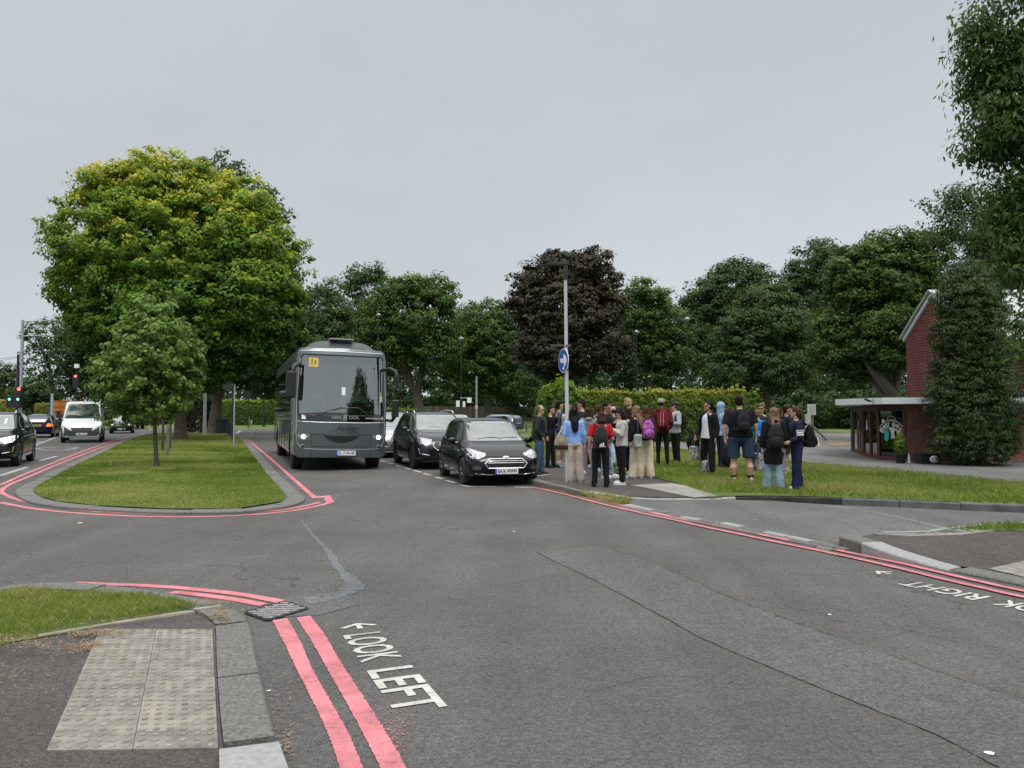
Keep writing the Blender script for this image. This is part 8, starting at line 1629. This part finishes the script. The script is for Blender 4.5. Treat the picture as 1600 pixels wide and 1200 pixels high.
# bags
bp = backpack(p8, 'black rucksack with a small white mark worn over the red top', CHARC, BLKC, size=(1.0, 1.15, 1.15), z=.93, one=.03)
k = p8['_k']
for (y0, h_) in ((.045, .035), (.015, .05), (-.018, .065)): mb = MB(); mb.prism([(y0 - .012, 0), (y0 + .012, 0), (y0 + .004, h_), (y0 - .010, h_)], 0, .004, frame=lambda a, b, c: (-.136 - c, a, .04 + b)); mb.build('emblem_bar', WHITE, bp, fix=True)
mb = MB(); mb.prism([(-.06, -.022), (.065, -.022), (.065, -.01), (-.06, -.01)], 0, .004, frame=lambda a, b, c: (-.134 - c, a, .04 + b)); mb.build('emblem_bar', WHITE, bp, fix=True)
backpack(p16, 'purple and pink patterned rucksack worn above cream trousers', PURP, PURP, size=(1.1, 1.1, 1.0), z=1.0)
backpack(p17, 'maroon rucksack with pale leather straps on the man in the beanie', cl('deep_red', (.15, .012, .02)), cl('deep_red2', (.13, .012, .02)), size=(1.1, 1.1, 1.1), z=1.0, trim=cl('tan_strap', (.5, .32, .25)), one=-.05)
backpack(p18, 'thin black rucksack on the boy in the black cap', BLKC, size=(.7, .9, .9), z=1.02)
backpack(p21, 'olive rucksack between the blue hood and the black tee shirt', OLIVE, cl('olive2', (.11, .10, .075)), size=(1.1, 1.1, 1.1), z=1.05)
backpack(p22, 'small black rucksack high on the back of the man in shorts', cl('soft_black', (.016, .016, .018)), size=(.9, .95, .85), z=1.06, x=-.26)
bb = backpack(p23, 'bright blue rucksack with white print on the child in turquoise', BLUEP, cl('blue_pack2', (.03, .18, .6)), size=(1.1, 1.05, 1.0), z=.98)
mb = MB(); [mb.ell((-.133, -.05 + .03 * i, .07 + (i % 2) * .02), (.006, .014, .018), n=6, m=5) for i in range(4)]; mb.build('white_print', WHITE, bb)
backpack(p25, 'black rucksack hanging low on the long black coat', cl('soft_black', (.016, .016, .018)), size=(1.15, 1.2, 1.1), z=.92)
b28 = backpack(p28, 'black rucksack with yellow green piping on the girl in the striped tracksuit', BLKC, size=(1.25, 1.0, 1.05), z=.93, x=-.27)
mb = MB(); mb.tube([(-.16, -.06, .16), (-.17, 0, .05), (-.14, .07, .0)], .012, 6); mb.build('yellow_piping', mat('yellow_piping', (.6, .6, .2), .6), b28)
# shoulder bag of the woman in the blue shirt
k = p5['_k']; b = empty('shoulder_bag', local(p5, (.02, .33 * k, .80 * k)), p5.rotation_euler.z - .1, 'soft tan shoulder bag with a dark base on the woman in the blue shirt', 'bag')
mb = MB(); mb.box((0, 0, .17), (.15, .30, .22), taper=.72); mb.ell((0, 0, .14), (.09, .16, .12)); remesh(mb, .014, cl('tan_bag', (.26, .23, .16)), 'bag_body', b, wrinkle=.015); mb = MB(); mb.box((0, 0, .02), (.155, .31, .09)); remesh(mb, .014, cl('dark_base', (.03, .022, .018)), 'base', b)
for x_ in (-.03, .03): mb = MB(); mb.tube([(x_, .07, .27), (x_, -.02, .45), (x_ * .8, -.12, .64), (x_, -.10, .50), (x_, -.08, .27)], .011, 6); mb.build('handle', cl('cream_handle', (.55, .52, .48)), b, smooth=60)
# denim jacket over the arm
k = p8['_k']; b = local(p8, (.16 * k, -.30 * k, 0)); mb = MB()
mb.tube([(0, 0, 1.00 * k), (.01, -.01, .85 * k), (.0, -.03, .62 * k), (-.01, -.05, .42 * k)], [(.05, .07), (.07, .10), (.06, .12), (.04, .09)], 14, up=(1, 0, 0)); mb.tube([(.02, .02, .98 * k), (.03, -.08, .8 * k), (.03, -.12, .55 * k)], [.05, .05, .035], 10)
o = remesh(mb, .015, cl('washed_denim', (.32, .42, .54), var=.2), 'denim_jacket', None, wrinkle=.03, ws=9); o.location = b; tag(o, 'washed pale denim jacket hanging over the arm of the red topped person', 'jacket')
tote(p19, 1, 'black and white patterned tote on the arm of the woman in the white top', BWPAT, BLACK, w_=.36, h_=.34, drop=.16)
k = p19['_k']; b = empty('holdall', local(p19, (-.02, -.47 * k, .52 * k)), p19.rotation_euler.z, 'soft black holdall carried behind the patterned tote', 'bag'); mb = MB(); mb.ell((0, 0, .22), (.10, .20, .24)); remesh(mb, .016, BLKC, 'bag_body', b, wrinkle=.02); mb = MB(); mb.tube([(0, -.1, .40), (.02, .02, .58), (0, .12, .40)], .012, 6); mb.build('handle', BLACK, b); mb = MB(); mb.tube([(0, -.05, .05), (-.02, -.12, -.25)], .008, 5); mb.build('dangling_strap', BLACK, b)
tote(p22, 1, 'black and white patterned bag held low by the man in shorts', BWPAT, BLACK, w_=.32, h_=.36, drop=.22)
q = P(1104, 741, .125); b = empty('patterned_bag', q, .4, 'black and white patterned bag standing on the grass behind black trousers', 'bag'); mb = MB(); mb.box((0, 0, .17), (.28, .14, .32)); remesh(mb, .015, BWPAT, 'bag_body', b, wrinkle=.02); mb = MB(); mb.tube([(-.08, 0, .32), (0, 0, .45), (.08, 0, .32)], .009, 6); mb.build('handle', BLACK, b)
k = p20['_k']; b = empty('gym_bag', P(1137, 727, .38), 0, 'black bag hanging beside the legs of the blue hooded person', 'bag'); mb = MB(); mb.ell((0, 0, .22), (.16, .12, .27)); remesh(mb, .016, BLKC, 'bag_body', b, wrinkle=.02); mb = MB(); mb.tube([(-.06, 0, .44), (0, 0, .62), (.06, 0, .44)], .010, 6); mb.build('handle', BLACK, b)
b = empty('grey_bag', local(p15, (-.17, .22, .72)), 0, 'small pale grey bag hanging at the hip of the girl in cream trousers', 'bag'); mb = MB(); mb.box((0, 0, .14), (.16, .22, .28)); remesh(mb, .014, cl('bag_grey', (.30, .33, .32)), 'bag_body', b, wrinkle=.02); mb = MB(); mb.tube([(0, -.08, .27), (0, -.02, .55), (0, .04, .66), (0, .08, .27)], .009, 6); mb.build('strap', BLACK, b, smooth=60)
# phone in the hands of the reader
for tt, nm in ((p12, 'dark phone held up by the girl in the stone jacket'), (p27, 'phone held by the boy with the dark fringe')):
    k = tt['_k']; mb = MB(); mb.box((0, 0, 0), (.012, .075, .15), rot=(0, -.6, 0)); o = mb.build('phone', BLACK, bevel=.003); o.location = local(tt, (.37 * k, .0, 1.34 * k) if tt is p12 else (.30 * k, -.10 * k, 1.32 * k)); o.rotation_euler = (0, 0, tt.rotation_euler.z); tag(o, nm, 'phone')
for o in bpy.data.objects:
    for kk in ('_k', '_a', '_b'):
        if kk in o: del o[kk]

# the driver, seated behind the wheel of the coach
d = Vector((-1.45, .62, 1.52)); M_ = coach.matrix_world if False else None
drv = empty('person', (0, 0, 0), 0, 'coach driver in a pale shirt seated behind the big windscreen', 'person', 'pupils and adults waiting at the roadside'); del drv['group']
drv.rotation_euler = coach.rotation_euler; drv.location = coach.location
g = MB(); g.tube([d + Vector((0, 0, .02)), d + Vector((0, 0, .3)), d + Vector((.02, 0, .52)), d + Vector((.02, 0, .58))], [(.12, .17), (.13, .18), (.11, .2), (.06, .1)], 16, up=(1, 0, 0)); g.tube([d + Vector((.02, 0, .56)), d + Vector((.04, 0, .68))], .055, 10); g.ell(d + Vector((.05, 0, .77)), (.095, .078, .12), n=14, m=10); g.tube([d + Vector((.14, 0, .77)), d + Vector((.16, 0, .74))], .012, 6)
for s_ in (-1, 1):
    limb(g, [d + Vector((.02, s_ * .19, .50)), d + Vector((.14, s_ * .25, .26)), d + Vector((.40, s_ * .17, .30))], [.055, .045, .03]); limb(g, [d + Vector((0, s_ * .1, .06)), d + Vector((.40, s_ * .14, .08))], [.085, .065])
    for f_ in range(4): g.tube([d + Vector((.43, s_ * (.15 + .018 * f_), .30)), d + Vector((.49, s_ * (.15 + .017 * f_), .31)), d + Vector((.505, s_ * (.15 + .016 * f_), .28))], .010, 6)
    g.tube([d + Vector((.42, s_ * .15, .31)), d + Vector((.47, s_ * .12, .33))], .011, 6)
remesh(g, .0125, SKIN_['tan'], 'body', drv); g = MB(); g.tube([d + Vector((0, 0, .03)), d + Vector((0, 0, .3)), d + Vector((.02, 0, .52)), d + Vector((.02, 0, .60))], [(.14, .19), (.15, .2), (.125, .215), (.075, .10)], 18, up=(1, 0, 0))
for s_ in (-1, 1): g.tube([d + Vector((.02, s_ * .19, .50)), d + Vector((.12, s_ * .24, .30))], .068, 12)
remesh(g, .016, cl('pale_shirt', (.42, .50, .55)), 'top', drv, wrinkle=.012); g = MB(); g.ell(d + Vector((.03, 0, .82)), (.10, .085, .085), n=14, m=10); remesh(g, .013, hair_mat('grey'), 'hair', drv, wrinkle=.008, ws=26)
g = MB()
for s_ in (-1, 1): g.tube([d + Vector((0, s_ * .1, .06)), d + Vector((.38, s_ * .14, .08))], .095, 12)
g.ell(d + Vector((0, 0, .04)), (.15, .2, .09)); remesh(g, .016, NAVYC, 'trousers', drv)
